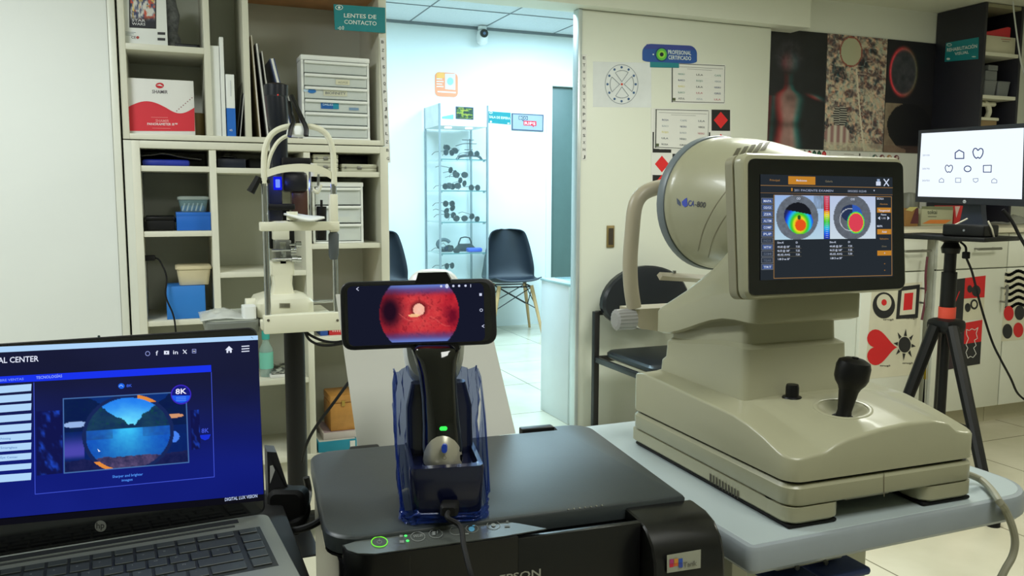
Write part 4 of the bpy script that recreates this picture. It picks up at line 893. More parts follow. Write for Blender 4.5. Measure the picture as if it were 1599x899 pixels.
# charts on the doors
YQ = YC-.0008
def chart(nm, q, lab): 
    t = thing(nm, lab, 'chart', AY(*q[3], YQ)); build('paper', plate(q, (0, YQ, 0), MY, .0006, mat('chart_paper', (216, 212, 190), .6)), t); return t, Dec((0, YQ-.0004, 0), MY, lift=.0005)
BK2 = K((30, 30, 34)); R2 = K((212, 30, 36))
t, d = chart('shape_chart', [(1362, 446), (1440, 440), (1434, 584), (1350, 592)], 'chart with target, framed square, red heart and black sun on a cabinet door')
d.ell(1380, 476.5, 17.5, 20.5, BK2); d.ell(1380.3, 472, 11.5, 13, K((216, 212, 190))); d.ell(1380.3, 472, 4.2, 5, R2)
d.pts([(1403, 448), (1436.5, 444), (1433, 496), (1399, 498)], BK2); d.pts([(1408, 454), (1431, 451), (1428.5, 490), (1404.5, 492)], K((216, 212, 190))); d.pts([(1412, 458), (1426, 456.5), (1424, 483), (1410, 484.5)], R2)
ht = []
for i in range(40):
    a = 2*pi*i/40; hx = 16*sin(a)**3; hy = 13*cos(a)-5*cos(2*a)-2*cos(3*a)-cos(4*a); ht.append((1373.5-hy*1.65, 542+hx*1.75))
d.pts(ht, R2)
d.ell(1412.5, 538, 9.6, 12.4, BK2)
for i in range(8):
    a = i*pi/4+.1; c_, s_ = cos(a), sin(a); d.pts([(1412.5+11*cos(a-.22), 538+14*sin(a-.22)), (1412.5+17.5*c_, 538+25*s_), (1412.5+11*cos(a+.22), 538+14*sin(a+.22))], BK2)
for x, y in ((1379, 502), (1415, 500), (1374, 574), (1409, 570)): d.text('figuras', x+16, y-2, x, y-2.4, 2.6, K((70, 66, 60)))
build('print', d.mb, t)
t, d = chart('red_black_picture', [(1490, 436), (1539, 430), (1536, 498), (1487, 502)], 'red and black abstract picture, upper one on the door behind the tripod')
d.pts([(1490, 436), (1507, 434), (1503, 500), (1487, 502)], BK2); d.pts([(1507, 434), (1539, 430), (1537, 464), (1505, 466)], R2); d.ell(1514, 451, 4, 6, BK2); d.ell(1524, 454, 7, 9, BK2); d.ell(1511, 480, 4.5, 7, BK2); d.ell(1521, 475, 6, 8, BK2); d.ell(1521, 475, 3.5, 5, K((216, 212, 190))); d.line([(1492, 470), (1498, 455)], 1.5, R2); build('print', d.mb, t)
t, d = chart('red_black_picture', [(1482, 508), (1534, 499), (1530, 568), (1480, 577)], 'red and black picture with white outlines, lower one on the door behind the tripod')
d.pts([(1482, 508), (1506, 504), (1505, 536), (1505, 572), (1480, 577)], K((48, 34, 44))); d.pts([(1506, 504), (1534, 499), (1532, 533), (1505, 537)], R2); d.pts([(1505, 537), (1532, 533), (1530, 568), (1505, 572)], BK2)
d.line([(1509, 514), (1513, 516), (1517, 513), (1522, 515), (1527, 511), (1524, 520), (1526, 528), (1521, 531), (1524, 539), (1520, 543), (1524, 552), (1519, 558), (1515, 556), (1511, 559), (1508, 550), (1511, 543), (1508, 538), (1512, 528), (1509, 522)], 1, PAPER, True)
for i in range(16): d.ell(1484+(i*7 % 9), 517+i*1.4, .9, .9, PAPER, 6)
build('print', d.mb, t)
t, d = chart('wave_chart', [(1569, 425), (1612, 421), (1608, 529), (1564, 533)], 'chart with black wavy bands above red and black dots at the right edge')
for i in range(6):
    y0 = 427+i*10.2; pts = [(1570.5+j*3.3, y0-j*.3+2.6*sin(j*.75+.4)) for j in range(13)]; d.line(pts, 4.6, BK2)
for x, y, c in ((1575, 489, R2), (1592, 488, BK2), (1609, 486, R2), (1573, 517, BK2), (1590, 515, R2), (1607, 514, BK2)): d.ell(x, y, 7.8, 11.6, c)
build('print', d.mb, t)

# ================================================================== DARK TALL CABINET ON THE WORKTOP
bx0 = 3.82; YK = AX(1540, 4, bx0).y; bx1 = AY(1597, 60, YK).x+.0
tc_ = thing('tall_dark_cabinet', 'tall navy open cabinet standing on the worktop beside the posters', 'cabinet', ((bx0+bx1)/2, 3.2, ZC))
m = MB(); m.box(bx0, bx0+.018, YK, YW-.006, ZC+.0005, CZ-.003, DARKW, r=.001); build('side_panel', m, tc_)
m = MB(); m.box(bx1-.018, bx1, YK, YW-.006, ZC+.0005, CZ-.003, DARKW, r=.001); build('side_panel', m, tc_)
m = MB(); m.box(bx0+.018, bx1-.018, YW-.016, YW-.006, ZC+.0005, CZ-.003, DARKW); build('back_panel', m, tc_)
kz = [AY(1560, 82, YK).z, AY(1557, 149, YK).z, AY(1552, 205, YK).z]
for z in kz+[CZ-.022+.018]:
    m = MB(); m.box(bx0+.018, bx1-.018, YK+.004, YW-.016, z-.018, z-.0005, SHELFW if z < 2 else mat('pale_top_board', (150, 146, 120), .5)); build('shelf', m, tc_)
t = thing('teal_sign', 'teal sign with white lettering on the side of the tall dark cabinet', 'sign', (bx0, 3.2, 1.45)); q = [(1477, 67), (1528, 58), (1527, 92), (1475, 96.5)]
NX = Vector((-1, 0, 0)); build('board', plate(q, (bx0-.003, 0, 0), NX, .003, TEAL), t); d = Dec((bx0-.003, 0, 0), NX, lift=.001)
d.text('REHABILITACI\u00d3N', 1479, 81, 1526, 74.5, 5.4, WT); d.text('VISUAL', 1491, 86.5, 1513, 83.4, 4.6, WT); d.ring(1482.5, 70, 4, 2.3, .8, WT); d.ell(1481, 92, 3, 1.8, WT, 8); d.ell(1521, 88.5, 3.5, .8, WT, 8); build('lettering', d.mb, t)
def kb(x0, y0, x1, y1, z, Y=YK+.02, dep=.16): e = sbox(x0, y0, x1, y1, Y, dep, z); return e
e = kb(1540, 51, 1586, 78, kz[0]); wbx = thing('white_parcel_box', 'white carton with a red printed line on the top shelf of the dark cabinet', 'box', (e[0], e[2], e[4])); m = MB(); m.box(*e, K((206, 202, 178)), r=.002); build('carton', m, wbx)
d = Dec((0, e[2], 0), MY); d.line([(1563, 61), (1578, 62)], .9, K((190, 70, 60))); d.line([(1565, 64.5), (1576, 65.2)], .8, K((120, 90, 80))); build('print', d.mb, wbx)
m = MB(); zt_ = e[5]+.001; m.prism([(e[0]+.005, e[2]+.01, zt_), (e[1]-.03, e[2]+.01, zt_), (e[1]-.03, e[2]+.01, zt_+.05), (e[1]-.05, e[2]+.01, zt_+.052), (e[0]+.03, e[2]+.01, zt_+.02), (e[0]+.005, e[2]+.01, zt_+.018)], (0, .12, 0), K((206, 48, 56))); one('red_folder', m, 'red wedge shaped folder lying on the white carton', 'folder')
GB_ = mat('grey_translucent_bin', (112, 116, 118), .4)
e = kb(1538, 126, 1578, 148, kz[1]); 
for i in range(2):
    x0_ = e[0]+i*(e[1]-e[0])*.52; x1_ = x0_+(e[1]-e[0])*.48; m = MB(); m.loft([[(a, b, z) for a, b in rrect(x0_+k, x1_-k, e[2]+k, e[3]-k, .01)] for z, k in ((e[4], .006), (e[5], 0), (e[5]+.003, -.002), (e[5]+.006, 0))], GB_); one('grey_bin', m, ('grey plastic bin on the left of the middle shelf of the dark cabinet', 'grey plastic bin on the right of the middle shelf of the dark cabinet')[i], 'bin')
m = MB(); m.box(e[0]+.005, e[0]+.09, e[2]+.005, e[3]-.02, e[5]+.007, e[5]+.055, GB_, r=.004); one('grey_bin', m, 'small grey bin stacked on the left grey bin in the dark cabinet', 'bin')
m = MB(); m.box(e[0]+.03, e[0]+.10, e[2]+.01, e[3]-.03, e[5]+.056, e[5]+.085, GB_, r=.004); one('grey_bin', m, 'topmost grey bin of the pile in the dark cabinet', 'bin')
# white optical gauge on a brown box
e = kb(1530, 187, 1556, 204, kz[2]+.0); e = (max(e[0], bx0+.024), *e[1:]); m = MB(); m.box(*e, mat('kraft_card', (146, 122, 88), .7), r=.001); one('brown_box', m, 'brown box under the white bench instrument in the dark cabinet', 'box')
wz = e[5]+.001; e = (e[0]+.008, *e[1:]); wi = thing('bench_instrument', 'small white bench instrument standing on the brown box', 'instrument', (e[0]+.04, e[2]+.05, wz))
m = MB(); m.box(e[0], e[0]+.13, e[2], e[2]+.1, wz, wz+.016, IVORY, r=.004); build('base', m, wi); m = MB(); m.tube([(e[0]+.10, e[2]+.05, wz+.016), (e[0]+.115, e[2]+.05, wz+.05), (e[0]+.10, e[2]+.05, wz+.085), (e[0]+.07, e[2]+.05, wz+.095)], .014, IVORY, 10, 5); build('arm', m, wi); m = MB(); m.cyl((e[0]+.02, e[2]+.05, wz+.085), (e[0]+.15, e[2]+.05, wz+.09), .012, IVORY); build('eyepiece_tube', m, wi)
# hanging white cable
m = MB(); m.tube([AY(1581, -6, YK-.05), AY(1584, 25, YK-.05), AY(1590, 70, YK-.05), AY(1596, 105, YK-.05), AY(1605, 130, YK-.05)], .004, K((206, 210, 206)), 6, 6); one('white_cable', m, 'white cable hanging down in front of the tall dark cabinet', 'cable')
# things on the worktop
def wt(x0, y0, x1, y1, Y, dep, c, nm, lab, cat='box', r=.001):
    e = sbox(x0, y0, x1, y1, Y, dep, ZC+.0005); m = MB(); m.box(*e, K(c) if isinstance(c, tuple) else c, r=r); t = thing(nm, lab, cat, (e[0], Y, e[4])); build('carton', m, t); return t, e
t, e = wt(1414, 322, 1434, 350, 2.98, .12, (150, 110, 60), 'snack_box', 'brown and dark patterned box at the left end of the worktop')
d = Dec((0, 2.98, 0), MY); d.pts([(1421, 349), (1430, 325), (1434, 325), (1434, 349)], K((90, 40, 46))); d.pts([(1414, 328), (1420, 323), (1433, 323), (1424, 330)], K((200, 190, 120))); build('print', d.mb, t)
t, e = wt(1439, 322, 1488, 349, 3.0, .12, (180, 180, 150), 'lens_box', 'pale printed box with dark lettering behind the tripod plate')
d = Dec((0, 3.0, 0), MY); d.pts([(1439, 322), (1488, 322), (1488, 328), (1439, 326)], K((126, 130, 100))); d.text('tokai', 1448, 334, 1463, 334, 6, K((60, 70, 60))); d.line([(1449, 338), (1462, 338)], 1, K((80, 80, 70))); d.pts([(1440, 349), (1452, 343), (1486, 343), (1476, 349)], K((220, 130, 60))); build('print', d.mb, t)
t, e = wt(1490, 320, 1531, 350, 3.03, .12, (206, 50, 52), 'red_carton', 'red carton on the worktop behind the black mini computer')
d = Dec((0, 3.03, 0), MY); d.pts([(1491, 322), (1499, 322), (1493, 340)], K((226, 196, 190))); build('print', d.mb, t)
m = MB(); p = AY(1419, 320, 3.2); m.lathe([(0, 0), (.045, 0), (.05, .03), (.05, .12), (.035, .16), (0, .165)], (p.x, 3.2, ZC+.0005), UPZ, mat('grey_canister', (120, 122, 112), .4), 24); one('grey_canister', m, 'grey rounded canister at the left end of the worktop by the wall', 'canister')
p = AY(1580, 345, 3.1); m = MB(); m.grid(lambda u, v: Vector((p.x-.12+.26*u, 3.02+.16*v, ZC+.002+.05*sin(u*pi)*sin(v*pi)*(.6+.5*fbm(u*6, v*6, 80)))), 20, 14, clear('wrap_plastic', (200, 200, 190), .5, .2)); one('plastic_wrap', m, 'crumpled clear plastic wrap on the worktop at the right edge', 'plastic bag', solid=.001)

# ================================================================== VISITOR CHAIR
vc = thing('visitor_chair', 'black padded visitor chair standing against the sliding door behind the beige instrument', 'chair', (1.93, 2.97, 0))
FR = mat('black_tube_steel', (24, 24, 25), .4); VN = mat('black_vinyl_pad', (26, 31, 38), .35, var=.08)
yb = 3.17; xL = AY(930, 540, yb).x; xR_ = xL+.46; zs_ = AY(940, 547, yb-.03).z
for x in (xL, xR_):
    m = MB(); m.box(x-.013, x+.013, yb-.013, yb+.013, 0, AY(930, 486, yb).z, FR, r=.003); build('back_leg', m, vc)
    m = MB(); m.box(x-.013, x+.013, 2.74, 2.766, 0, zs_-.035, FR, r=.003); build('front_leg', m, vc)
    m = MB(); m.box(x-.010, x+.010, 2.75, yb, zs_-.055, zs_-.030, FR, r=.003); build('side_rail', m, vc)
m = MB(); m.box(xL, xR_, yb-.01, yb+.01, zs_-.055, zs_-.03, FR, r=.003); m.box(xL, xR_, yb+.0, yb+.012, zs_+.15, zs_+.17, FR, r=.002); build('cross_rail', m, vc)
m = MB(); sx0, sx1 = xL+.02, xR_-.02
m.loft([[(a, b, zs_+z) for a, b in rrect(sx0+i, sx1-i, 2.72+i, yb-.03-i, .05)] for z, i in ((-.03, .012), (-.02, 0), (-.006, 0), (.003, .008), (.006, .03))], VN); build('seat_pad', m, vc)
bc = AY(997, 470, yb-.035); bw = .222
m = MB(); rings = []
def backout(i):
    pts = []
    for k in range(36):
        a = 2*pi*k/36; x = bw*cos(a); z = (.165 if sin(a) > 0 else .115)*sin(a)
        pts.append((x*(1-i*4), z*(1-i*4)))
    return pts
zc0 = AY(997, 415, yb-.035).z-.165
for y, i in ((.024, .012), (.014, 0), (-.012, 0), (-.022, .012), (-.026, .05)):
    rings.append([(xL+.232+a, yb-.03+y+.10*(a*a), zc0+b) for a, b in backout(i)])
m.loft(rings, VN); build('back_pad', m, vc)

# ================================================================== SLIT LAMP ON ITS TABLE
YL = 2.45
def L(x, y, Y=YL): return AY(x, y, Y)
zt0 = L(470, 513).z-.002
st = thing('slit_lamp_table', 'narrow instrument table with black column and grey end tray under the slit lamp', 'table', (L(464, 500, 2.56).x, 2.6, 0))
pc = L(464, 600, 2.56)
m = MB(); m.cyl((pc.x, 2.60, .03), (pc.x, 2.60, zt0-.02), .031, BLK, k=24); build('column', m, st)
m = MB(); m.box(pc.x-.03, pc.x+.03, 2.36, 2.86, .0, .045, BLK, r=.01); build('foot_bar', m, st)
m = MB(); m.box(pc.x-.2, pc.x+.2, 2.58, 2.64, .046, .075, BLK, r=.01); build('foot_bar', m, st)
xt0 = L(411, 500).x; xt1 = L(532, 500).x
m = MB(); m.box(xt0-.004, xt1+.0, YL+.022, YL+.34, zt0, zt0+.026, IVORY, r=.004); build('table_top', m, st)
tx = L(320, 490, YL+.04).x; zt1 = L(360, 487, YL+.03).z-.012
m = MB(); TG = mat('grey_tray_rim', (112, 116, 110), .4)
m.loft([[(a, b, z) for a, b in rrect(tx+i, xt0-.006, YL+.03+i, YL+.32-i, .035)] for z, i in ((zt0-.012, .012), (zt0-.004, 0), (zt0+.024, 0), (zt0+.028, .004))], TG); tr = build('side_tray', m, st)
m = MB(); m.prism([(a, b, zt0+.0285) for a, b in rrect(tx+.008, xt0-.012, YL+.038, YL+.312, .03)], (0, 0, .001), mat('pale_tray_mat', (176, 180, 168), .5)); build('tray_mat', m, tr)
ztt = zt0+.027
sl = thing('slit_lamp', 'ivory and black slit lamp with chin rest frame and glowing blue light', 'instrument', (L(460, 500).x, 2.6, ztt))
z_b0 = L(470, 513).z; 
m = MB(); a = L(411, 491); b = L(533, 509); m.box(a.x, b.x, YL-.018, YL+.018, zt0-.006, L(470, 489).z, IVORY, r=.003)
for px in (419, 527): p = L(px, 500, YL-.018); m.cyl((p.x, YL-.019, p.z), (p.x, YL-.018, p.z), .004, K((90, 84, 70)), k=8)
build('frame_base', m, sl)
xl_ = L(416, 400).x; xr_ = L(523, 400).x; zb_ = L(470, 489).z; zfh = L(470, 287).z
m = MB(); m.cyl((xl_, YL, zb_), (xl_, YL, zfh), .0085, CHROME); build('post', m, sl)
m = MB(); m.cyl((xr_, YL, zb_), (xr_, YL, L(523, 335).z), .0075, CHROME); m.cyl((xr_, YL, L(523, 335).z), (xr_, YL, zfh), .0085, CHROME); build('post', m, sl)
m = MB(); m.tube([L(413, 290), L(412, 262), L(414, 232), L(424, 210), L(443, 199), L(468, 197), L(492, 199), L(510, 210), L(519, 232), L(521, 262), L(522, 290)], .0085, IVORY, 10, 6); build('head_frame', m, sl)
m = MB(); m.tube([L(416, 272), L(421, 246), L(432, 224), L(446, 213), L(463, 210)], .0055, IVORY, 8, 6); build('inner_rod', m, sl)
def band(Y0, bow, pts, th, m_):
    m = MB(); P = spline([Vector(p) for p in pts], 8); return P
m = MB(); P = spline([L(412, 273), L(432, 266), L(450, 263), L(470, 262), L(490, 264), L(505, 268), L(520, 276)], 5); n = len(P); rg = []
for i, p in enumerate(P):
    q = p+Vector((0, -.020*sin(pi*i/(n-1)), 0)); rg.append([q+Vector((0, dy, dz)) for dy, dz in ((-.002, -.010), (.004, -.010), (.004, .011), (-.002, .011))])
m.loft(rg, IVORY); build('forehead_rest', m, sl)
m = MB(); a = L(405, 350); b = L(529, 352); m.box(a.x, b.x, YL-.016, YL+.016, L(460, 360).z, L(460, 346).z, IVORY, r=.003); ub = L(521, 330); m.box(L(514, 330).x, L(527, 330).x, YL-.014, YL+.014, L(521, 362).z, L(521, 303).z, IVORY, r=.004); build('chin_rest_bar', m, sl)
m = MB()
def chin(u, v): x = L(446+56*u, 345).x; return Vector((x, YL-.05+.09*v, L(470, 344).z+.004+.014*(abs(u-.62)*1.6)**1.5*1.2+.012*v*sin(u*pi)))
m.grid(chin, 16, 8, WHITEP); NOFIX.add('chin_cup'); build('chin_cup', m, sl, solid=.006); m = MB(); p = L(457, 338); m.cyl((p.x, YL+.01, p.z-.01), (p.x, YL+.01, p.z+.014), .016, IVORY); build('chin_knob', m, sl)
m = MB(); m.loft([m.ring(L(521, y), UPZ, r, r, 14) for y, r in ((362, .011), (366, .0155), (398, .0145), (405, .011))], mat('dark_grey_grip', (72, 78, 80), .6)); build('side_grip', m, sl)
m = MB(); m.tube([L(421, 283), L(408, 284), L(402, 281)], .006, BLK, 8); m.tube([L(404, 276), L(399, 286), L(391, 300)], .0105, BLK, 10, rr=(.009, .012)); build('fixation_knob', m, sl)
# instrument body behind the frame (depth about 2.66)
YI = 2.66
def B(x, y, Y=YI): return AY(x, y, Y)
def blk(x0, y0, x1, y1, Y0, Y1, m_, r=.003, nm=None, par=None):
    a = B(x0, (y0+y1)/2, Y0); b = B(x1, (y0+y1)/2, Y0); m = MB(); m.box(a.x, b.x, Y0, Y1, B((x0+x1)/2, y1, Y0).z, B((x0+x1)/2, y0, Y0).z, m_, r=r); return build(nm, m, par or sl) if nm else m
zz = ztt+.001
a = B(401, 470, 2.52); b = B(491, 470, 2.52)
m = MB(); m.loft([[(p, q, z) for p, q in rrect(a.x+i, b.x-i, 2.52+i, 2.72-i, .02)] for z, i in ((zz, .002), (zz+.004, 0), (zz+.042, .0), (zz+.052, .006), (zz+.062, .03))], IVORY); bs = build('base_block', m, sl)
d = Dec((0, 2.52, 0), MY); d.rect(436, 473, 453, 481, K((168, 164, 140))); 
for i in range(9): d.rect(437.5+i*1.7, 474, 438.4+i*1.7, 480, K((70, 66, 56)))
build('rating_plate', d.mb, bs)
m = MB(); p = B(392, 475, 2.6); m.cyl((B(383, 475, 2.6).x, 2.6, p.z-.005), (B(399, 475, 2.6).x, 2.6, p.z-.005), .024, IVORY, k=24); m.cyl((B(399, 475, 2.6).x, 2.6, p.z-.005), (B(403, 475, 2.6).x, 2.6, p.z-.005), .014, BLK); build('wheel', m, sl)
m = MB(); m.cyl((B(488, 471, 2.64).x, 2.64, B(488, 471, 2.64).z), (B(533, 471, 2.64).x, 2.64, B(488, 471, 2.64).z), .006, CHROME); build('axle', m, sl)
m = MB(); pd = B(440, 440, 2.62); z0_ = zz+.055; m.loft([[(pd.x+x, 2.62+y, z) for x, y in rrect(-w_, w_, -.03, .03, .008)] for z, w_ in ((z0_, .040), (B(440, 452).z, .032), (B(440, 440).z, .028), (B(440, 427).z, .030), (B(440, 425).z, .036), (B(440, 405).z, .036))], IVORY); build('pedestal', m, sl)
blk(430, 375, 455, 407, 2.60, 2.66, STEEL, .003, 'steel_bracket'); blk(437, 378, 447, 412, 2.59, 2.599, CHROME, .001, 'steel_plate')
blk(427, 345, 452, 375, 2.61, 2.66, IVORY, .004, 'ivory_arm')
for (x0, y0, x1) in ((424, 405, 462), (424, 391, 460), (452, 382, 468), (452, 405, 468)):
    m = MB(); p = B(x0, y0, 2.585); q = B(x1, y0, 2.585); m.cyl(p, (q.x, q.y, p.z), .004, CHROME, k=10); m.cyl((q.x-.012, q.y, p.z), (q.x+.004, q.y, p.z), .010, CHROME, k=14); build('adjusting_screw', m, sl)
# black barrel, housing and lamp
m = MB(); m.loft([m.ring(B(x, y, 2.66), UPZ, r, r, 20) for x, y, r in ((431, 130, .020), (431, 133, .036), (431, 150, .036), (431, 152, .033), (433, 178, .033), (434, 196, .030), (435, 200, .027), (436, 262, .026))], mat('black_enamel', (18, 22, 32), .3)); hb = build('lamp_tower', m, sl)
m = MB(); p = B(434, 148, 2.622); m.cyl((p.x, 2.626, p.z), (p.x, 2.621, p.z), .0022, E((200, 70, 60), 1.0)); build('indicator_light', m, hb)
NB = mat('dark_blue_enamel', (20, 24, 48), .3)
blk(419, 262, 441, 345, 2.62, 2.66, NB, .006, 'housing'); blk(441, 268, 481, 300, 2.66, 2.72, mat('black_housing', (20, 19, 22), .35), .012, 'housing'); blk(456, 296, 481, 342, 2.68, 2.72, mat('brown_reflecting_plate', (86, 56, 44), .3), .004, 'brown_plate')
blk(418, 318, 461, 328, 2.60, 2.64, BLK, .004, 'cross_arm')
for x in (426, 446):
    m = MB(); m.cyl(B(x, 352, 2.7), B(x, 318, 2.7), .012, BLK); build('eyepiece', m, sl)
m = MB(); m.box(B(420, 380, 2.7).x, B(428, 380, 2.7).x, 2.68, 2.72, B(424, 388, 2.7).z, B(424, 350, 2.7).z, BLK, r=.004); m.box(B(450, 380, 2.7).x, B(459, 380, 2.7).x, 2.68, 2.72, B(454, 388, 2.7).z, B(454, 350, 2.7).z, BLK, r=.004); build('side_arm', m, sl)
m = MB(); p = B(435, 286, 2.60); m.box(p.x-.007, p.x+.006, 2.612, 2.618, p.z-.013, p.z+.012, E((120, 150, 255), 1.0), r=.002); lp = build('blue_lamp', m, sl); m = MB(); m.box(p.x-.013, p.x+.012, 2.6182, 2.6195, p.z-.020, p.z+.020, E((20, 30, 230), 1.0)); build('blue_halo_glow', m, lp)  # emissive sheet behind the lamp paints in its blue halo, not a filter
l = bpy.data.lights.new('slit_beam', 'POINT'); l.energy = .12; l.color = (.1, .15, 1); l.shadow_soft_size = .01; o = bpy.data.objects.new('slit_beam', l); col.objects.link(o); o.location = (p.x, 2.585, p.z)
blk(441, 246, 486, 259, 2.60, 2.64, BLK, .004, 'top_arm'); 
m = MB(); p = B(490, 260, 2.6); m.cyl(p+Vector((0, 0, .01)), p-Vector((0, 0, .03)), .010, IVORY); m.cyl(B(497, 272, 2.6), B(497, 290, 2.6), .004, CHROME, k=8); m.tube([B(488, 296, 2.6), B(496, 300, 2.6), B(501, 288, 2.6)], .006, IVORY, 8, 4); build('mirror_arm', m, sl)
m = MB(); m.cyl(B(484, 262, 2.64), B(484, 340, 2.64), .004, CHROME, k=10); build('rear_post', m, sl)
m = MB(); m.cyl(B(502, 375, 2.66), B(502, 322, 2.66), .016, BLK, k=16); m.cyl(B(502, 322, 2.66), B(502, 312, 2.66), .004, BLK, k=8); m.box(B(494, 365, 2.66).x, B(502, 365, 2.66).x, 2.64, 2.68, B(497, 372, 2.66).z, B(497, 340, 2.66).z, BLK, r=.002); build('joystick_unit', m, sl)
m = MB(); p = L(465, 206, YL-.0); m.loft([m.ring(L(465, y, YL), UPZ, r, r*.8, 20) for y, r in ((214, .022), (211, .032), (203, .030), (197, .020))], WHITEP); build('top_cap', m, sl)
m = MB(); m.tube([L(452, 213, YL-.03), L(454, 200, YL-.02), L(458, 190, YL), L(454, 178, YL+.03), L(452, 160, YL+.08)], .006, BLK, 8, 5); m.tube([L(478, 212, YL-.03), L(478, 200, YL-.02), L(472, 186, YL), L(462, 165, YL+.05), L(455, 150, YL+.08)], .007, BLK, 8, 5); one('black_strap', m, 'black strap looped over the top of the slit lamp head frame', 'strap')
m = MB(); x0_ = L(318, 480, YL+.06).x; x1_ = L(378, 480, YL+.06).x
m.grid(lambda u, v: Vector((x0_-.01+(x1_-x0_+.02)*u, YL+.05+.2*v, zt0+.031+(.022*sin(u*pi*.9+.2)*sin(v*pi*.8+.3))*(.5+.7*fbm(u*5, v*6, 90)))), 22, 16, BAGW); one('clear_plastic_bag', m, 'crumpled clear plastic bag lying on the grey tray of the slit lamp table', 'plastic bag', solid=.0015)
m = MB(); m.loft([[(p, q, z) for p, q in rrect(L(379, 470, YL+.05).x, L(400, 470, YL+.05).x, YL+.05, YL+.12, .01)] for z in (zt0+.031, zt0+.062, zt0+.066)], WHITEP); one('white_joystick_cover', m, 'small white block on the grey tray beside the slit lamp base', 'block')
# cables below the table
m = MB(); m.tube([L(474, 515), L(486, 524), L(505, 532), L(525, 534), L(545, 530, YL-.05)], .004, BLKM, 8, 6); one('black_cable', m, 'upper black cable drooping from under the slit lamp table towards the phone', 'cable')
m = MB(); m.tube([L(476, 517, YL-.01), L(483, 530), L(498, 538), L(515, 539), L(536, 536, YL-.05)], .004, BLKM, 8, 6); one('black_cable', m, 'lower black cable drooping from under the slit lamp table towards the phone', 'cable')
m = MB(); m.tube([L(545, 596, 2.3), L(520, 630, 2.3), L(492, 668, 2.35), L(478, 695, 2.4), L(472, 720, 2.5)], .0045, BLKM, 8, 6); one('black_cable', m, 'black cable slanting down behind the printer to the table column', 'cable')

# ================================================================== WORK TABLES
XD1 = .118
dk = thing('work_desk', 'dark desk edge carrying the laptop at the lower left', 'desk', (-.4, .6, 0)); ZD = .7035
m = MB(); m.box(-1.2, XD1, .2, 1.08, ZD-.028, ZD, mat('black_desk_top', (12, 12, 13), .6, var=.1, spec=.25), r=.003); build('desk_top', m, dk)
for x, y in ((-1.15, .25), (XD1-.06, .25), (-1.15, 1.03), (XD1-.06, 1.03)):
    m = MB(); m.box(x-.02, x+.02, y-.02, y+.02, 0, ZD-.028, BLK, r=.003); build('leg', m, dk)
zp0 = .5695
m = MB(); pt = thing('printer_table', 'low cream table under the black printer', 'table', (.34, .85, 0)); m.box(.125, .566, .5, 1.16, zp0-.03, zp0, mat('cream_table_top', (200, 194, 168), .4), r=.004); build('table_top', m, pt)
for x in (.16, .53):
    for y in (.54, 1.11): m = MB(); m.box(x-.02, x+.02, y-.02, y+.02, 0, zp0-.03, K((190, 186, 166)), r=.002); build('leg', m, pt)
# instrument table
it = thing('instrument_table', 'pale grey rounded instrument table carrying the beige corneal topographer', 'table', (.84, .95, 0)); ZT = .7005
TT = mat('pale_blue_grey_top', (176, 188, 190), .38, var=.02); TE = mat('grey_table_rim', (150, 158, 164), .4)
def tab(i, z, y0=.700):
    o = []
    for cx, cy, a0, r in ((1.052-.07, 1.205-.07, 0, .07), (.572+.03, 1.205-.03, 90, .03), (.572+.012, y0+.012, 180, .012), (1.052-.07, y0+.07, 270, .07)):
        for k in range(9): a = radians(a0+90*k/8); o.append((cx+(r-i)*cos(a), cy+(r-i)*sin(a), z))
    return o
m = MB(); m.loft([tab(.004, ZT-.032), tab(0, ZT-.027), tab(0, ZT-.006), tab(.003, ZT-.0015), tab(.006, ZT-.0005)], TE); build('table_rim', m, it)
m = MB(); m.loft([tab(.007, ZT-.002), tab(.009, ZT)], TT); build('table_top', m, it)
YBK = .745; bk0 = AY(1212, 885, YBK).x; bk1 = AY(1318, 870, YBK).x; bkz = AY(1216, 893, YBK).z
m = MB(); m.box(bk0, bk1, YBK, .90, bkz, ZT-.033, IVORY, r=.004); br = build('bracket', m, it)
for px, py in ((1221, 879), (1243, 885), (1288, 877), (1311, 862)):
    p = AY(px, py, YBK); m = MB(); m.cyl((p.x, YBK-.0005, p.z), (p.x, YBK-.003, p.z), .0032, STEEL, k=12); build('screw', m, br)
m = MB(); m.box(bk0-.036, bk0-.012, .78, .95, .35, ZT-.033, IVORY, r=.003); m.box(.72, .88, .83, 1.02, .05, bkz-.02, IVORY, r=.01); build('column', m, it)
m = MB(); m.box(bk0-.01, bk0+.05, .70, .86, bkz-.012, bkz-.006, mat('blue_pedal_cover', (40, 60, 110), .5), r=.002); m.box(bk0+.055, bk1+.02, .72, .9, bkz-.014, bkz-.004, K((44, 60, 110)), r=.004); build('blue_cover', m, it)
for y in (.74, 1.16): m = MB(); m.box(.62, 1.06, y-.03, y+.03, 0, .05, IVORY, r=.01); build('foot', m, it)

# ================================================================== CORNEAL TOPOGRAPHER
ca = thing('corneal_topographer', 'large beige corneal topographer with round bowl head and touch screen on the pale table', 'instrument', (.8, .96, ZT))
CO = Vector((.641, .722, 0)); CR_ = radians(-1.6); CM = Matrix.Translation(CO) @ Matrix.Rotation(CR_, 4, 'Z'); CMI = CM.inverted()
bW, bD = .290, .370
def rr_(i, z, r=.020): return [(a, b, z) for a, b in rrect(i, bW-i, i, bD-i, r, 6)]
m = MB(CM)
m.loft([rr_(.004, ZT+.026), rr_(.001, ZT+.028), rr_(0, ZT+.030), rr_(0, ZT+.048), rr_(.003, ZT+.052)], BEIGE); lb = build('lower_base', m, ca)
def foot(x0, x1, y0, y1, z0, m_=BEIGE, r=.016, nm='foot'):
    m = MB(CM); m.loft([[(a, b, z) for a, b in rrect(x0+i, x1-i, y0+i, y1-i, r, 6)] for z, i in ((z0, .003), (z0+.003, .0), (ZT+.0257, 0))], m_); return build(nm, m, lb)
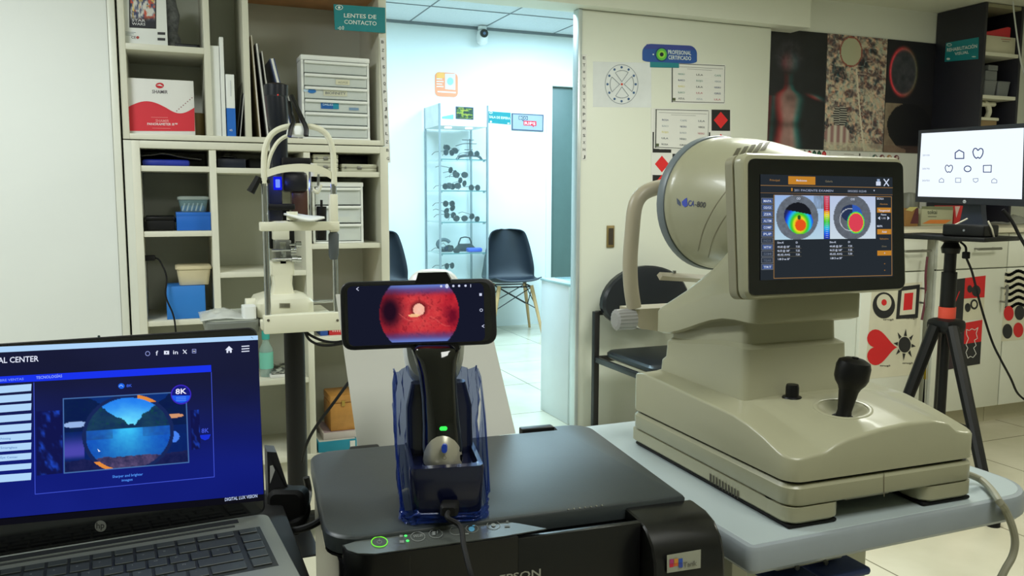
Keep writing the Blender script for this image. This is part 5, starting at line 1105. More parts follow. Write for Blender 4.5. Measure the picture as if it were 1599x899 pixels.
foot(.0008, .078, .0008, .055, ZT+.006); foot(.205, bW-.0008, .0008, .055, ZT+.006); foot(.0008, .03, .03, bD-.001, ZT+.006, r=.01, nm='side_skirt'); foot(bW-.03, bW-.0008, .057, bD-.001, ZT+.006, r=.01, nm='side_skirt')
m = MB(CM); m.box(.04, bW-.04, .06, bD-.02, ZT+.004, ZT+.0255, BLKM); m.box(.10, .17, .02, .055, ZT+.016, ZT+.0257, BEIGE2, r=.003); build('underside', m, lb)
m = MB(CM); m.box(.004, .074, .004, bD-.01, ZT+.0006, ZT+.0052, BLKM, r=.002); m.box(.208, bW-.004, .004, bD-.01, ZT+.0006, ZT+.0052, BLKM, r=.002); build('rubber_feet', m, lb)
CX = CM.to_3x3() @ Vector((-1, 0, 0)); CY = CM.to_3x3() @ Vector((0, -1, 0))
d = Dec(CM @ Vector((0, .1, 0)), CX, lift=.0003); SL = K((60, 54, 42))
for i in range(10): x = 1108.5+i*4.75; y = 738.5+i*2.9; d.pts([(x, y), (x+1.9, y+1.1), (x+1.9, y+14.5), (x, y+13.4)], SL)
build('side_vents', d.mb, lb)
d = Dec(CM @ Vector((0, 0, 0)), CY, lift=.0003); d.rect(1379.4, 738, 1380.6, 775, K((110, 102, 82))); build('front_seam', d.mb, lb)
m = MB(CM); m.loft([rr_(.006, ZT+.0521), rr_(.006, ZT+.0562)], BLKM); build('shadow_gap', m, ca)
zs0 = ZT+.0563
def itp(tb, t):
    for (a, b), (c, e) in zip(tb, tb[1:]):
        if t <= c: k = (t-a)/(c-a); k = max(0, k); return b+(e-b)*k
    return tb[-1][1]
SIDE = [(0, .028), (.07, .034), (.14, .043), (.22, .050), (.3, .054), (.57, .056), (.9, .060), (.97, .056), (1, .046)]
INN = [(0, .030), (.2, .046), (.33, .056), (.45, .058), (1, .058)]
FRO = [(0, -.002), (.08, 0), (.17, .001), (.22, .008), (.28, .013), (.45, .020), (.6, .0235), (.74, .0225), (.82, .017), (.87, .006), (.92, .003), (1, .0)]
JC = (9, 9)
def H(x, y, dish=True):
    t = y/bD; u = x/bW
    e_ = 1-ss(.03, .22, u)+(ss(.93, 1, u))*.3; e_ = min(1, e_)
    base = itp(SIDE, t)*e_+itp(INN, t)*(1-e_)
    r_ = math.hypot(x-JC[0], y-JC[1])/.030
    return zs0+base+itp(FRO, u)*(1-ss(.04, .55, t))-(.013*(1-r_*r_) if r_ < 1 and dish else 0)
jz = zs0+.06
for _i in range(8): j = AZ(1316, 636, jz); jl_ = CMI @ j; jz = H(jl_.x, jl_.y, False)
JC = (jl_.x, jl_.y)
out = rrect(0, bW, 0, bD, .020, 6); N = len(out); cx0, cy0 = bW/2, bD/2
pts = []
for i in range(N):
    a = Vector(out[i]); b = Vector(out[(i+1) % N]); k = max(1, int((b-a).length/.006))
    for j in range(k): pts.append(a+(b-a)*j/k)
m = MB(CM); N = len(pts); rings = []
rings.append([(p.x, p.y, zs0) for p in pts]); rings.append([(p.x, p.y, H(p.x, p.y)-.0030) for p in pts])
for s_, dz in ((.994, -.0012), (.984, 0)): rings.append([(cx0+(p.x-cx0)*s_, cy0+(p.y-cy0)*s_, H(cx0+(p.x-cx0)*s_, cy0+(p.y-cy0)*s_)+dz) for p in pts])
for s_ in [.97-.014*i for i in range(69)]+[.004]: rings.append([(cx0+(p.x-cx0)*s_, cy0+(p.y-cy0)*s_, H(cx0+(p.x-cx0)*s_, cy0+(p.y-cy0)*s_)) for p in pts])
m.loft(rings, BEIGE); us = build('upper_base', m, ca, sharp=.9)
# neck: stepped tiers that widen downwards; the shoulder sags towards the back
def sec(x0, x1, y0, y1, z, r=.012, drop=0, k=8):
    pp = rrect(x0, x1, y0, y1, r, 6); o = []; n = len(pp)
    for i in range(n):
        a = Vector(pp[i]); b = Vector(pp[(i+1) % n]); q = 8 if i % 7 == 6 else 1
        for j in range(q): p = a+(b-a)*j/q; o.append((p.x, p.y, z-drop*ss(.17, .36, p.y)))
    return o
m = MB(CM); nx0, nx1, ny0, ny1 = .046, .222, .150, .364
m.loft([sec(nx0-.006, nx1+.004, ny0-.006, ny1, ZT+.092), sec(nx0-.002, nx1+.002, ny0-.002, ny1, ZT+.112), sec(nx0, nx1, ny0, ny1, ZT+.142, drop=.012), sec(nx0+.003, nx1-.002, ny0+.003, ny1-.006, ZT+.150, drop=.014), sec(nx0+.004, nx1-.003, ny0+.004, ny1-.008, ZT+.180, drop=.02), sec(nx0+.009, nx1-.014, ny0+.012, ny1-.014, ZT+.186, drop=.02), sec(nx0+.010, nx1-.016, ny0+.013, ny1-.015, ZT+.222, drop=.03)], BEIGE); build('neck', m, ca, sharp=.5)
m = MB(CM); zA = ZT+.2165; sx0_, sx1_, sy0_, sy1_ = .039, .217, .128, .368
m.loft([sec(sx0_+.006, sx1_-.006, sy0_+.006, sy1_-.006, zA, drop=.045), sec(sx0_, sx1_, sy0_, sy1_, zA+.003, drop=.045), sec(sx0_, sx1_, sy0_, sy1_, zA+.034, drop=.045), sec(sx0_+.003, sx1_-.003, sy0_+.002, sy1_-.004, zA+.040, drop=.045), sec(sx0_+.014, sx1_-.01, sy0_+.006, sy1_-.05, zA+.050, .02, drop=.030), sec(sx0_+.026, sx1_-.016, sy0_+.010, sy1_-.09, zA+.066, .03, drop=.012), sec(sx0_+.034, sx1_-.022, sy0_+.012, sy1_-.125, zA+.095, .03), sec(sx0_+.040, sx1_-.026, sy0_+.014, sy1_-.14, zA+.15, .03)], BEIGE); build('shoulder', m, ca, sharp=.75)
# bowl head, axis along +Y
bc_ = Vector((.818, 0, 1.070)); m = MB()
prof = [(.104, 1.108), (.1045, 1.100), (.103, 1.096), (.1015, 1.090), (.1005, 1.06), (.097, 1.03), (.092, 1.0), (.085, .97), (.077, .94), (.070, .91), (.066, .88)]
m.lathe([(r, y) for r, y in prof], (bc_.x, 0, bc_.z), (0, 1, 0), BEIGE, 56); bowl = build('bowl_head', m, ca)
bm_ = bmesh.new(); bm_.from_mesh(bowl.data)
bm_.transform(W[ca.name]); bvh = BVHTree.FromBMesh(bm_)
m = MB(); m.lathe([(.106, 1.1085), (.1075, 1.112), (.1075, 1.124), (.104, 1.128), (.09, 1.126), (.085, 1.11)], (bc_.x, 0, bc_.z), (0, 1, 0), mat('blue_grey_ring', (112, 122, 128), .4), 56); build('bowl_ring', m, bowl)
def oncurve(v2, f, fx, m_, nm, par, off=.0006, tree=None):
    vs = []
    for p in v2:
        x, y = fx(p); h = (tree or bvh).ray_cast(CAM, ray(x, y).normalized()); vs.append(h[0]+h[1]*off if h[0] else AD(x, y, 1.15))
    mm = MB(); mm.add(vs, f, m_); return mm
lg = MB()
for s, x0, y0, x1, y1, h_, c in (('CA', 1074, 321, 1084, 322.3, 8.6, (60, 74, 150)), ('-800', 1084.6, 322.3, 1101.5, 324.2, 8.6, (74, 74, 80))):
    v, f, a, b = textmesh(s); mm = oncurve(v, f, lambda p: (x0+(x1-x0)*(p[0]-a)/(b-a)+p[1]*2.2, y0+(y1-y0)*(p[0]-a)/(b-a)-h_*p[1]/.69), K(c), '', None); lg.add(mm.v, mm.f, K(c))
for pp, c in ((((1057, 309), (1060, 312), (1063, 316), (1063, 322), (1058, 318)), (74, 84, 110)), (((1065, 315), (1069, 311), (1073, 308.5), (1074, 321), (1070, 323.5), (1066, 320)), (60, 80, 190))):
    mm = oncurve(pp, [tuple(range(len(pp)))], lambda p: p, K(c), '', None); lg.add(mm.v, mm.f, K(c))
build('model_lettering', lg, bowl)
sm_ = MB(); SC = K((128, 122, 98))
for sp0 in (((1144, 288), (1128, 306), (1112, 330), (1098, 360), (1090, 392)), ((1146, 322), (1128, 345), (1114, 372), (1106, 402))):
    P = spline([Vector((a, b, 0)) for a, b in sp0], 8)
    for a, b in zip(P, P[1:]):
        n_ = (b-a).normalized(); n_ = Vector((-n_.y, n_.x, 0))*.55; vs = []
        for p in (a+n_, b+n_, b-n_, a-n_):
            h = bvh.ray_cast(CAM, ray(p.x, p.y).normalized()); vs.append(h[0]+h[1]*.0004 if h[0] else None)
        if None not in vs: sm_.add(vs, [(0, 1, 2, 3)], SC)
if sm_.v: build('shell_seam', sm_, bowl)
# cover between bowl and screen, with vent slots on top
m = MB(); m.loft([[(a, y, b) for a, b in rrect(.750, .862, z0_, z1__, .035, 6)] for y, z0_, z1__ in ((.862, 1.0, 1.112), (.90, 1.0, 1.122), (.95, 1.02, 1.134), (1.0, 1.05, 1.148), (1.04, 1.07, 1.153))], BEIGE); tcv = build('rear_cover', m, ca, sharp=.9)
bm2 = bmesh.new(); bm2.from_mesh(bowl.data); bm2.transform(W[ca.name]); bm3 = bmesh.new(); bm3.from_mesh(tcv.data); bm3.transform(W[ca.name])
t1 = BVHTree.FromBMesh(bm2); t2 = BVHTree.FromBMesh(bm3)
vm = MB()
for i in range(5):
    x = 1139+i*11.5; y = 243-i*3.2; q = [(x+12, y-11+i*.4), (x+19, y-12+i*.4), (x+9, y+7-i*.6), (x+1, y+8-i*.6)]; vs = []
    def hitp(p):
        r = ray(*p).normalized(); h = [t.ray_cast(CAM, r) for t in (t1, t2)]; h = [k for k in h if k[0]]; h.sort(key=lambda k: k[3])
        return h[0][0]+h[0][1]*.0006 if h and h[0][1].dot(r) < 0 else (h[0][0]-h[0][1]*.0006 if h else None)
    for k in range(8):
        f0, f1 = k/8, (k+1)/8; mixp = lambda a, b, f: (a[0]+(b[0]-a[0])*f, a[1]+(b[1]-a[1])*f)
        vs = [hitp(mixp(q[0], q[3], f0)), hitp(mixp(q[1], q[2], f0)), hitp(mixp(q[1], q[2], f1)), hitp(mixp(q[0], q[3], f1))]
        if None not in vs: vm.add(vs, [(0, 1, 2, 3)], mat('dark_olive_recess', (84, 80, 60), .6))
if vm.v: build('top_vents', vm, tcv)
# touch screen: tilted plane
s0 = Vector((.648, .811, .9625)); sN = Vector((.046, -1, .10)).normalized(); sU = Vector((1, .046, 0)).normalized(); sV = sN.cross(sU)*-1
if sV.z < 0: sV = -sV
def sp(u, v, n): return s0+sU*u+sV*v+sN*n
def srr(u0, u1, v0, v1, r, n, k=6): return [sp(a, b, n) for a, b in rrect(u0, u1, v0, v1, r, k)]
m = MB(); m.loft([srr(-.002, .264, -.002, .168, .012, -.036), srr(-.006, .268, -.006, .172, .012, -.032), srr(-.006, .268, -.006, .172, .012, -.0185)], BEIGE2); sb = build('screen_back', m, ca)
m = MB(); m.loft([srr(-.004, .266, -.004, .170, .012, -.018), srr(-.004, .266, -.004, .170, .012, -.0145), srr(-.006, .268, -.006, .172, .012, -.014), srr(-.006, .268, -.006, .172, .012, -.004), srr(-.0035, .2655, -.0035, .1695, .011, 0)], BEIGE); sf = build('screen_housing', m, ca)
d = Dec(s0, sN, lift=.0008)
def rpx(x0, y0, x1, y1, x2, y2, x3, y3, r):
    out = []; c = [(x0, y0), (x1, y1), (x2, y2), (x3, y3)]
    for i in range(4):
        p = Vector(c[i]); a = (Vector(c[i-1])-p).normalized()*r; b = (Vector(c[(i+1) % 4])-p).normalized()*r
        for k in range(7): t = k/6; out.append(tuple((p+a)*(1-t)**2+2*t*(1-t)*p+(p+b)*t*t))
    return out
m = MB(); gl = [d.P(*q)+sN*.0004 for q in rpx(1167.5, 247.5, 1408.5, 253.5, 1411.5, 450, 1168.5, 461.5, 11)]; m.prism(gl, sN*.0012, BLKG); scn = build('touch_screen', m, sf)
d = Dec(s0+sN*.0018, sN, lift=.0004)
BGc = E((38, 44, 50)); OG = E((190, 128, 44)); OL = E((150, 112, 66)); WH = E((206, 216, 236)); BT = E((70, 84, 110)); GYt = E((120, 112, 90))
def Q(u, v):                                                   # unit square of the lit area -> photo pixels
    TL, TR, BR, BL = (1187, 272), (1393, 277), (1394, 432), (1187, 437.5)
    a = (TL[0]*(1-u)+TR[0]*u, TL[1]*(1-u)+TR[1]*u); b = (BL[0]*(1-u)+BR[0]*u, BL[1]*(1-u)+BR[1]*u); return (a[0]*(1-v)+b[0]*v, a[1]*(1-v)+b[1]*v)
def qr(u0, v0, u1, v1, m_): d.pts([Q(u0, v0), Q(u1, v0), Q(u1, v1), Q(u0, v1)], m_)
def ql(pp, w_, m_, c=False): d.line([Q(*p) for p in pp], w_, m_, c)
def qt(s, u0, v0, u1, h_, m_): a, b = Q(u0, v0), Q(u1, v0); d.text(s, *a, *b, h_, m_)
qr(0, 0, 1, 1, BGc); qr(.21, .012, .415, .09, OG); qt('Mediciones', .27, .06, .35, 3, WH); qt('Principal', .07, .062, .145, 3, E((150, 110, 60))); qt('Galer\u00eda', .49, .062, .545, 3, GYt)
qr(.875, .045, .91, .085, WH); qr(.882, .02, .903, .045, E((150, 170, 200))); ql([(.935, .02), (.97, .085)], 1.6, WH); ql([(.97, .02), (.935, .085)], 1.6, WH)
ql([(0, .105), (1, .105)], .9, OL); ql([(0, .175), (1, .175)], .5, OL)
qt('201 PACIENTE EXAMEN', .255, .155, .55, 3.2, E((150, 160, 186))); qr(.23, .125, .24, .155, OG); qt('18/03/2025 10:23:40', .66, .155, .80, 3.2, E((150, 160, 180))); d.pts([Q(.855, .13), Q(.865, .13), Q(.86, .145)], WH)
ql([(.10, .195), (.10, .985), (.99, .985), (.99, .195)], 1.0, OL, True)
for i, s in enumerate(('MAPA', 'OD/OS', 'ZER', 'ALTIM', 'COMP', 'PUP', 'INDX', 'WTW', 'SIM', 'TEAR', 'TRT')):
    v = .225+i*.0625; off_ = s in ('INDX', 'SIM', 'TEAR'); ql([(.008, v-.0), (.008, v+.05), (.093, v+.05), (.093, v)], .8, E((110, 116, 126)), True); qr(.014, v+.004, .088, v+.046, E((52, 60, 74)) if off_ else E((66, 88, 140))); qt(s, .022, v+.038, .08, 3.6, E((90, 100, 116)) if off_ else WH)
def jet(t):
    cs = [(36, 40, 90), (30, 80, 230), (40, 190, 230), (60, 200, 40), (230, 220, 40), (235, 90, 20)]; t = max(0, min(.999, t))*5; i = int(t); return mixc(cs[i], cs[i+1], t-i)
def eyeL(u, v):
    r = math.hypot((u-.46)/.42, (v-.5)/.50); a = math.atan2(v-.5, u-.46); c = (150+30*v, 180+30*v, 226) if r > 1.02 else (98, 106, 116)
    if r > 1.02 and u > .8 and v < .3: c = mixc(c, (104, 116, 130), fbm(u*30, v*6)*1.1)
    if r <= 1.0: c = mixc((112, 120, 132), (86, 92, 100), fbm(u*16, v*16, 91))
    pu = math.hypot((u-.47)/.28, (v-.46)/.30); px_ = math.hypot((u-.52)/.26, (v-.60)/.28)
    if min(pu, px_) < 1 and v > .16:
        k = 1-math.hypot((u-.51)/.28, (v-.66)/.40); dk_ = ss(.02, .22, (v-.16)*1.0+.10*(.5-u)-.10*0+(-.55*(u-.35) if u > .35 else 0)+.1)
        c = jet(.18+1.05*k) if k > -.3 else (30, 50, 130)
        if v < .44-.22*(.75-u) and u > .2: c = (26, 28, 34)
        if math.hypot((u-.53)/.11, (v-.68)/.13) < 1: c = (226, 84, 30)
        if math.hypot((u-.50)/.035, (v-.50)/.05) < 1: c = (40, 80, 40)
    return c
def eyeR(u, v):
    r = math.hypot((u-.49)/.41, (v-.5)/.52); c = (182+20*v, 196+20*v, 226) if r > 1.0 else mixc((104, 112, 122), (84, 88, 96), fbm(u*16, v*16, 95))
    if math.hypot((u-.47)/.23, (v-.40)/.20) < 1: c = (40, 52, 84) if u < .5 else (50, 90, 180)
    k = math.hypot((u-.57)/.19, (v-.62)/.26)
    if k < 1: c = (216, 66, 84) if k < .84 else jet(.85-(k-.84)*2.6)
    if abs(math.hypot((u-.45)/.23, (v-.55)/.26)-1) < .03 and u < .5: c = (200, 206, 214)
    return c
d.pix([Q(.105, .195), Q(.476, .195), Q(.476, .615), Q(.105, .62)], 76, 68, eyeL, vglow()); d.pix([Q(.523, .195), Q(.868, .195), Q(.868, .615), Q(.523, .615)], 72, 68, eyeR, vglow())
def bar(u, v): return mixc((200, 90, 120), (200, 30, 40), v*3) if v < .34 else (jet(1-(v-.3)*1.35) if v < .95 else (40, 60, 160))
d.pix([Q(.478, .195), Q(.519, .195), Q(.519, .615), Q(.478, .615)], 2, 30, bar, vglow())
for i in range(22): ql([(.49, .21+i*.0185), (.508, .21+i*.0185)], .45, WH)
qt('OD', .27, .235, .30, 3.2, WH); qt('OS', .68, .235, .71, 3.2, WH)
for k, u in enumerate((.125, .52)):
    qt('Sim-K', u+.0, .655, u+.05, 2.8, WH); qt('D', u+.14, .655, u+.155, 2.8, WH)
    for j, s in enumerate(('44.68 @ 58\u00b0', '46.55 @ 168\u00b0', '45.02 AVG')): qt(s, u-.0, .695+j*.038, u+.095, 2.8, WH); qt(('7.55', '7.25', '7.50')[j], u+.14, .695+j*.038, u+.17, 2.8, WH); ql([(u, .703+j*.038), (u+.18, .703+j*.038)], .35, GYt)
    qt('1.88 D ax 58\u00b0', u+.005, .812, u+.095, 2.8, WH)
qr(.88, .305, .985, .355, OG); qt('Tangencial', .89, .343, .975, 3, WH); qt('ESCALA', .88, .225, .93, 3, WH); qt('Absoluta', .90, .277, .96, 2.6, E((150, 110, 60))); qt('Pasos', .91, .383, .95, 2.6, WH); qt('1.00', .915, .42, .945, 3, E((170, 176, 190))); d.pts([Q(.885, .41), Q(.902, .392), Q(.902, .428)], WH); d.pts([Q(.975, .41), Q(.958, .392), Q(.958, .428)], WH)
qt('MAPA', .88, .50, .92, 3, WH); qr(.88, .52, .985, .572, OG); qt('Axial', .915, .556, .95, 3, WH); qt('Refractivo', .90, .625, .965, 2.6, E((150, 110, 60))); qt('D/mm', .915, .70, .95, 2.4, GYt); qr(.88, .735, .985, .785, OG); qt('+', .93, .77, .94, 3, WH); qt('+', .93, .875, .94, 2.4, OG); qt('+', .93, .94, .94, 2.4, OG)
build('display_image', d.mb, scn)
# controls on the base
p = AZ(1230, 614, zs0+.047); pl_ = CMI @ p
for _i in range(6): zk_ = H(pl_.x, pl_.y); p = AZ(1231, 619, zk_); pl_ = CMI @ p
p = CM @ Vector((pl_.x, min(pl_.y, ny0-.022), 0)); pl_ = CMI @ p; zk_ = H(pl_.x, pl_.y)

m = MB(); m.lathe([(.013, 0), (.012, .002), (.0085, .003), (.0085, .014), (.0075, .018), (.0, .0185)], (p.x, p.y, zk_-.0005), (0, 0, 1), BLK, 24); build('push_button', m, ca)
j = CM @ Vector((JC[0], JC[1], jz)); jnx = (H(JC[0]+.03, JC[1], False)-H(JC[0]-.03, JC[1], False))/.06; jny = (H(JC[0], JC[1]+.03, False)-H(JC[0], JC[1]-.03, False))/.06; jN = (CM.to_3x3() @ Vector((-jnx, -jny, 1))).normalized()

m = MB(); rgs = []
for rr0, hh0 in ((.0355, -.0015), (.0355, .0004), (.0345, .0010), (.0315, .0010), (.0300, .0002), (.0295, -.002)):
    ring_ = []
    for k in range(48):
        a = 2*pi*k/48; lx, ly = JC[0]+rr0*cos(a), JC[1]+rr0*sin(a); ring_.append(CM @ Vector((lx, ly, H(lx, ly, False)+hh0)))
    rgs.append(ring_)
m.loft(rgs, BEIGE, caps=False); jr = build('joystick_socket', m, ca)
m = MB(); m.lathe([(.014, -.004), (.014, .001), (.011, .0025), (0, .0025)], (j.x, j.y, jz-.0125), (0, 0, 1), BLKM, 28); build('rubber_gaiter', m, jr)
jz = jz-.011
ax_ = Vector((.10, -.10, 1)).normalized()
m = MB(); m.lathe([(.0095, .0), (.0085, .006), (.010, .018), (.012, .032), (.014, .037), (.0185, .043), (.0208, .049), (.0208, .064), (.0188, .070), (.012, .0735), (.004, .074), (.004, .0755), (0, .0755)], (j.x+.002, j.y, jz+.001), ax_, BLK, 32); build('joystick', m, ca)
# head rest arm, knob, chin rest
YA = 1.20
def A(x, y, Y=YA): return AY(x, y, Y)
ARM = mat('warm_beige_arm', (174, 165, 142), .4, var=.02)
m = MB(); m.tube([A(1064, 290), A(1042, 290), A(1016, 296), A(1000, 306), A(991, 325), A(987, 362), A(984, 405), A(985, 445), A(990, 480)], .0125, ARM, 14, 6); build('rest_arm', m, ca)
m = MB(); m.prism([A(x, y) for x, y in ((991, 483), (1078, 478), (1078, 506), (1052, 520), (1000, 513), (991, 505))], (0, .05, 0), ARM); build('rest_base', m, ca)
c0 = A(966, 499); c1_ = A(990, 499); rg = []
m = MB(); ax2 = (c1_-c0); k = 36
def rib(c, r): return [c+Vector((0, (r+(.0012 if i % 2 else 0))*cos(2*pi*i/k), (r+(.0012 if i % 2 else 0))*sin(2*pi*i/k))) for i in range(k)]
xk0, xk1 = A(960, 499).x, A(988, 499).x
m.loft([rib(Vector((xk0, YA, c0.z)), .011), rib(Vector((xk0+.002, YA, c0.z)), .0165), rib(Vector((xk1, YA, c0.z)), .0172), rib(Vector((xk1+.002, YA, c0.z)), .012)], mat('grey_ribbed_knob', (156, 156, 154), .45)); build('ribbed_knob', m, ca, sharp=.3)
m = MB(); q0 = AY(1030, 430, 1.22); q1 = AY(1100, 434, 1.16); m.loft([[q0+(q1-q0)*t+Vector((0, dy*w_, dz)) for dy, dz in ((-.03, 0), (0, -.008), (.03, 0), (0, .006))] for t, w_ in ((0, .3), (.15, .8), (.6, .9), (1, 1.3))], ARM); p = AY(1053, 424, 1.2); m.cyl(p-Vector((0, 0, .012)), p+Vector((0, 0, .002)), .003, STEEL, k=10); build('chin_cup', m, ca)
# its cable
m = MB(); p0 = Vector((.955, 1.0, ZT+.02))
m.tube([AZ(1505, 738, ZT+.02), AZ(1530, 748, ZT+.009), AZ(1548, 764, ZT+.007), AZ(1560, 782, ZT+.007), AY(1569, 797, .694)+Vector((0, 0, .002)), AY(1580, 820, .690), AY(1585, 845, .688), AY(1581, 868, .687), AY(1569, 890, .686), AY(1558, 915, .686), AY(1550, 960, .686)], .0046, mat('grey_cable_sleeve', (150, 148, 128), .5), 10, 6); one('grey_cable', m, 'thick grey cable running over the edge of the pale instrument table', 'cable')

# ================================================================== MONITOR ON TRIPOD
ml = Vector((2.786, 2.487, 0)); mr = Vector((2.790, 2.037, 0))
tx_, ty_ = AD(1478, 500, 3.12).x, AD(1478, 500, 3.12).y
tp = thing('tripod_stand', 'black tripod stand with a red band carrying the monitor', 'tripod', (tx_, ty_, 0))
zap = AD(1478, 505, 3.12).z; zpl = AD(1484, 361, 3.12).z
m = MB(); m.box(tx_-.052, tx_+.052, ty_-.052, ty_+.052, zap-.035, zap+.02, BLK, r=.02); build('leg_hub', m, tp)
fl_ = AZ(1365, 760, 0); fb_ = AZ(1460, 713, 0)
for fx, fy in ((2.49, 1.84), (fl_.x, fl_.y), (fb_.x, fb_.y)):
    m = MB(); dv = Vector((fx-tx_, fy-ty_, 0)); dn = dv.normalized(); a = Vector((tx_, ty_, zap-.01))+dn*.05; b = Vector((fx, fy, .012)); m.tube([a, b], .019, BLK, 10, rr=(.024, .018)); lg_ = build('leg', m, tp)
    m = MB(); m.cyl((fx, fy, 0), (fx, fy, .03), .022, BLKM, k=14); build('rubber_foot', m, lg_)
    m = MB(); c_ = a+(b-a)*.55; m.cyl(c_, (tx_, ty_, zap-.36), .006, BLK, k=8); build('brace', m, tp)
m = MB(); m.cyl((tx_, ty_, zap-.42), (tx_, ty_, zap+.02), .016, BLK); m.cyl((tx_, ty_, zap+.02), (tx_, ty_, zpl-.15), .027, BLK); m.cyl((tx_, ty_, zpl-.15), (tx_, ty_, zpl-.03), .021, BLK); build('pole', m, tp)
m = MB(); m.cyl((tx_, ty_, zap+.021), (tx_, ty_, zap+.063), .030, mat('orange_red_tape', (214, 74, 54), .5)); build('red_band', m, tp)
m = MB(); m.lathe([(.03, -.05), (.034, -.03), (.024, -.01), (.05, 0)], (tx_, ty_, zpl-.03), UPZ, BLK); build('collar', m, tp)
rm = Matrix.Translation((tx_, ty_, 0)) @ Matrix.Rotation(radians(-80), 4, 'Z')
m = MB(rm); m.box(-.185, .185, -.12, .12, zpl-.028, zpl-.012, BLK, r=.004); pp_ = build('top_plate', m, tp)
zmp = zpl-.0115
m = MB(rm); m.box(.02, .17, -.10, .0, zmp, zmp+.042, BLK, r=.006, seg=3); mc = thing('mini_computer', 'small black box computer lying on the tripod plate under the monitor', 'computer', rm @ Vector((.09, -.05, zmp))); build('case', m, mc)
m = MB(rm); m.cyl((.10, -.1005, zmp+.022), (.10, -.1015, zmp+.022), .004, GREYP, k=12); build('power_mark', m, mc)
mo = thing('monitor', 'wide black computer monitor showing a white vision chart on the tripod', 'monitor', rm @ Vector((-.03, .03, zmp)))
mU = (mr-ml).normalized(); mNrm = Vector((mU.y, -mU.x, 0)).normalized()
if mNrm.dot(CAM-ml) < 0: mNrm = -mNrm
d0 = Dec(ml+Vector((0, 0, 1.2)), mNrm)
cor = [d0.P(1434.5, 203.5), d0.P(1601, 192), d0.P(1599.5, 322.5), d0.P(1429, 315)]
m = MB(); m.prism(cor, -mNrm*.03, mat('monitor_black', (26, 28, 36), .4)); cx_ = sum((c for c in cor), Vector())/4; hh = [c+(cx_-c)*.18-mNrm*.03 for c in cor]; m.prism(hh, -mNrm*.025, BLK); hs = build('monitor_housing', m, mo)
d = Dec(ml+Vector((0, 0, 1.2)), mNrm, lift=.001); SW = E((236, 246, 255), 1.1); NVY = E((40, 60, 110))
d.pts([(1439.5, 208.2), (1599.2, 199.5), (1596, 311), (1433.5, 306.5)], SW)
d.line([(1492, 238.5), (1498, 234.2), (1505.3, 238), (1505.3, 247.3), (1492, 247.5)], 1.6, NVY, True)
def apple(cx, cy, s, w_):
    pts = [(-1, -.3), (-.75, -.9), (-.3, -.95), (0, -.6), (.4, -.95), (.85, -.85), (1, -.3), (.8, .4), (.35, .95), (0, .75), (-.35, .95), (-.8, .45)]; P = spline([Vector((cx+a*s, cy+b*s, 0)) for a, b in pts+[pts[0]]], 3); d.line([(p.x, p.y) for p in P], w_, NVY)
apple(1527.5, 239.5, 8, 1.6); apple(1482, 263.5, 5.8, 1.2); d.ring(1511.3, 263.5, 6, 5.2, 1.5, NVY)
d.line([(1536, 258.3), (1548.5, 258), (1548, 268.7), (1536, 268.7)], 1.3, NVY, True)
THN = E((100, 116, 150)); d.line([(1467, 281), (1470.5, 278), (1474, 280.5), (1474, 284.5), (1467, 284.5)], .8, THN, True); d.line([(1492.5, 278), (1500.5, 278), (1500.5, 284.7), (1492.5, 284.7)], .8, THN, True); d.line([(1520, 279), (1527.5, 278.5), (1527.5, 282.5), (1524, 284.8), (1520.5, 283)], .8, THN, True); d.line([(1549, 281.3), (1552.6, 278.6), (1557, 281.2), (1557, 285.3), (1549, 285.3)], .8, THN, True)
for s, y in (('20/100', 243.5), ('20/70', 264.5), ('20/50', 283)): d.text(s, 1441+(y-243)*-.02, y, 1452, y, 2.4, E((150, 160, 180)))
build('screen', d.mb, hs)
d = Dec(ml+Vector((0, 0, 1.2)), mNrm, lift=.0008); d.ell(1506.3, 314.6, 2.6, 2.6, K((190, 192, 196)), 16); d.text('hp', 1504.6, 315.8, 1508, 315.9, 2.4, K((30, 30, 34))); build('maker_mark', d.mb, hs)
mc0 = cx_.copy(); mc0.z = 0
m = MB(); nb = Vector((mc0.x, mc0.y, 0))-mNrm*.05; tb_ = AD(1490, 320, 3.12)
m.loft([[Vector((nb.x, nb.y, z))+mU*a+mNrm*b for a, b in ((-w_, -.015), (w_, -.015), (w_, .012), (-w_, .012))] for z, w_ in ((zmp, .06), (zmp+.06, .045), (cx_.z-.1, .03), (cx_.z, .03))], mat('stand_neck_blue_black', (32, 38, 54), .4)); build('stand_neck', m, mo)
m = MB(); m.tube([AD(1478, 367, 3.02), AD(1481, 356, 3.0), AD(1511, 341, 2.98)], .003, K((206, 200, 180)), 6); one('white_strap', m, 'white elastic strap over the tripod plate, slanting to the small computer', 'strap')
m = MB(); m.tube([AD(1543, 345, 2.9), AD(1549, 357, 2.9), AD(1552, 370, 2.92)], .003, K((206, 200, 180)), 6); one('white_strap', m, 'short white strap over the right end of the small computer', 'strap')
m = MB(); cb_ = thing('adapter_cable', 'thin black adapter cable hanging from the tripod plate to the floor at the right', 'cable', AD(1509, 390, 3.0)); m.tube([AD(1500, 378, 3.02), AD(1508, 386, 3.0), AD(1509, 402, 3.0), AD(1518, 425, 3.0), AD(1530, 472, 3.0), AD(1548, 530, 3.05), AD(1562, 560, 3.05), AD(1578, 590, 3.1), AD(1590, 615, 3.15), AD(1612, 632, 3.2)], .004, BLKM, 8, 6); build('cable', m, cb_); m = MB(); m.box(AD(1506, 395, 3).x-.0, AD(1506, 395, 3).x+.02, AD(1506, 395, 3).y-.01, AD(1506, 395, 3).y+.012, AD(1509, 404, 3).z, AD(1509, 393, 3).z, BLKM, r=.004); build('adapter_plug', m, cb_)
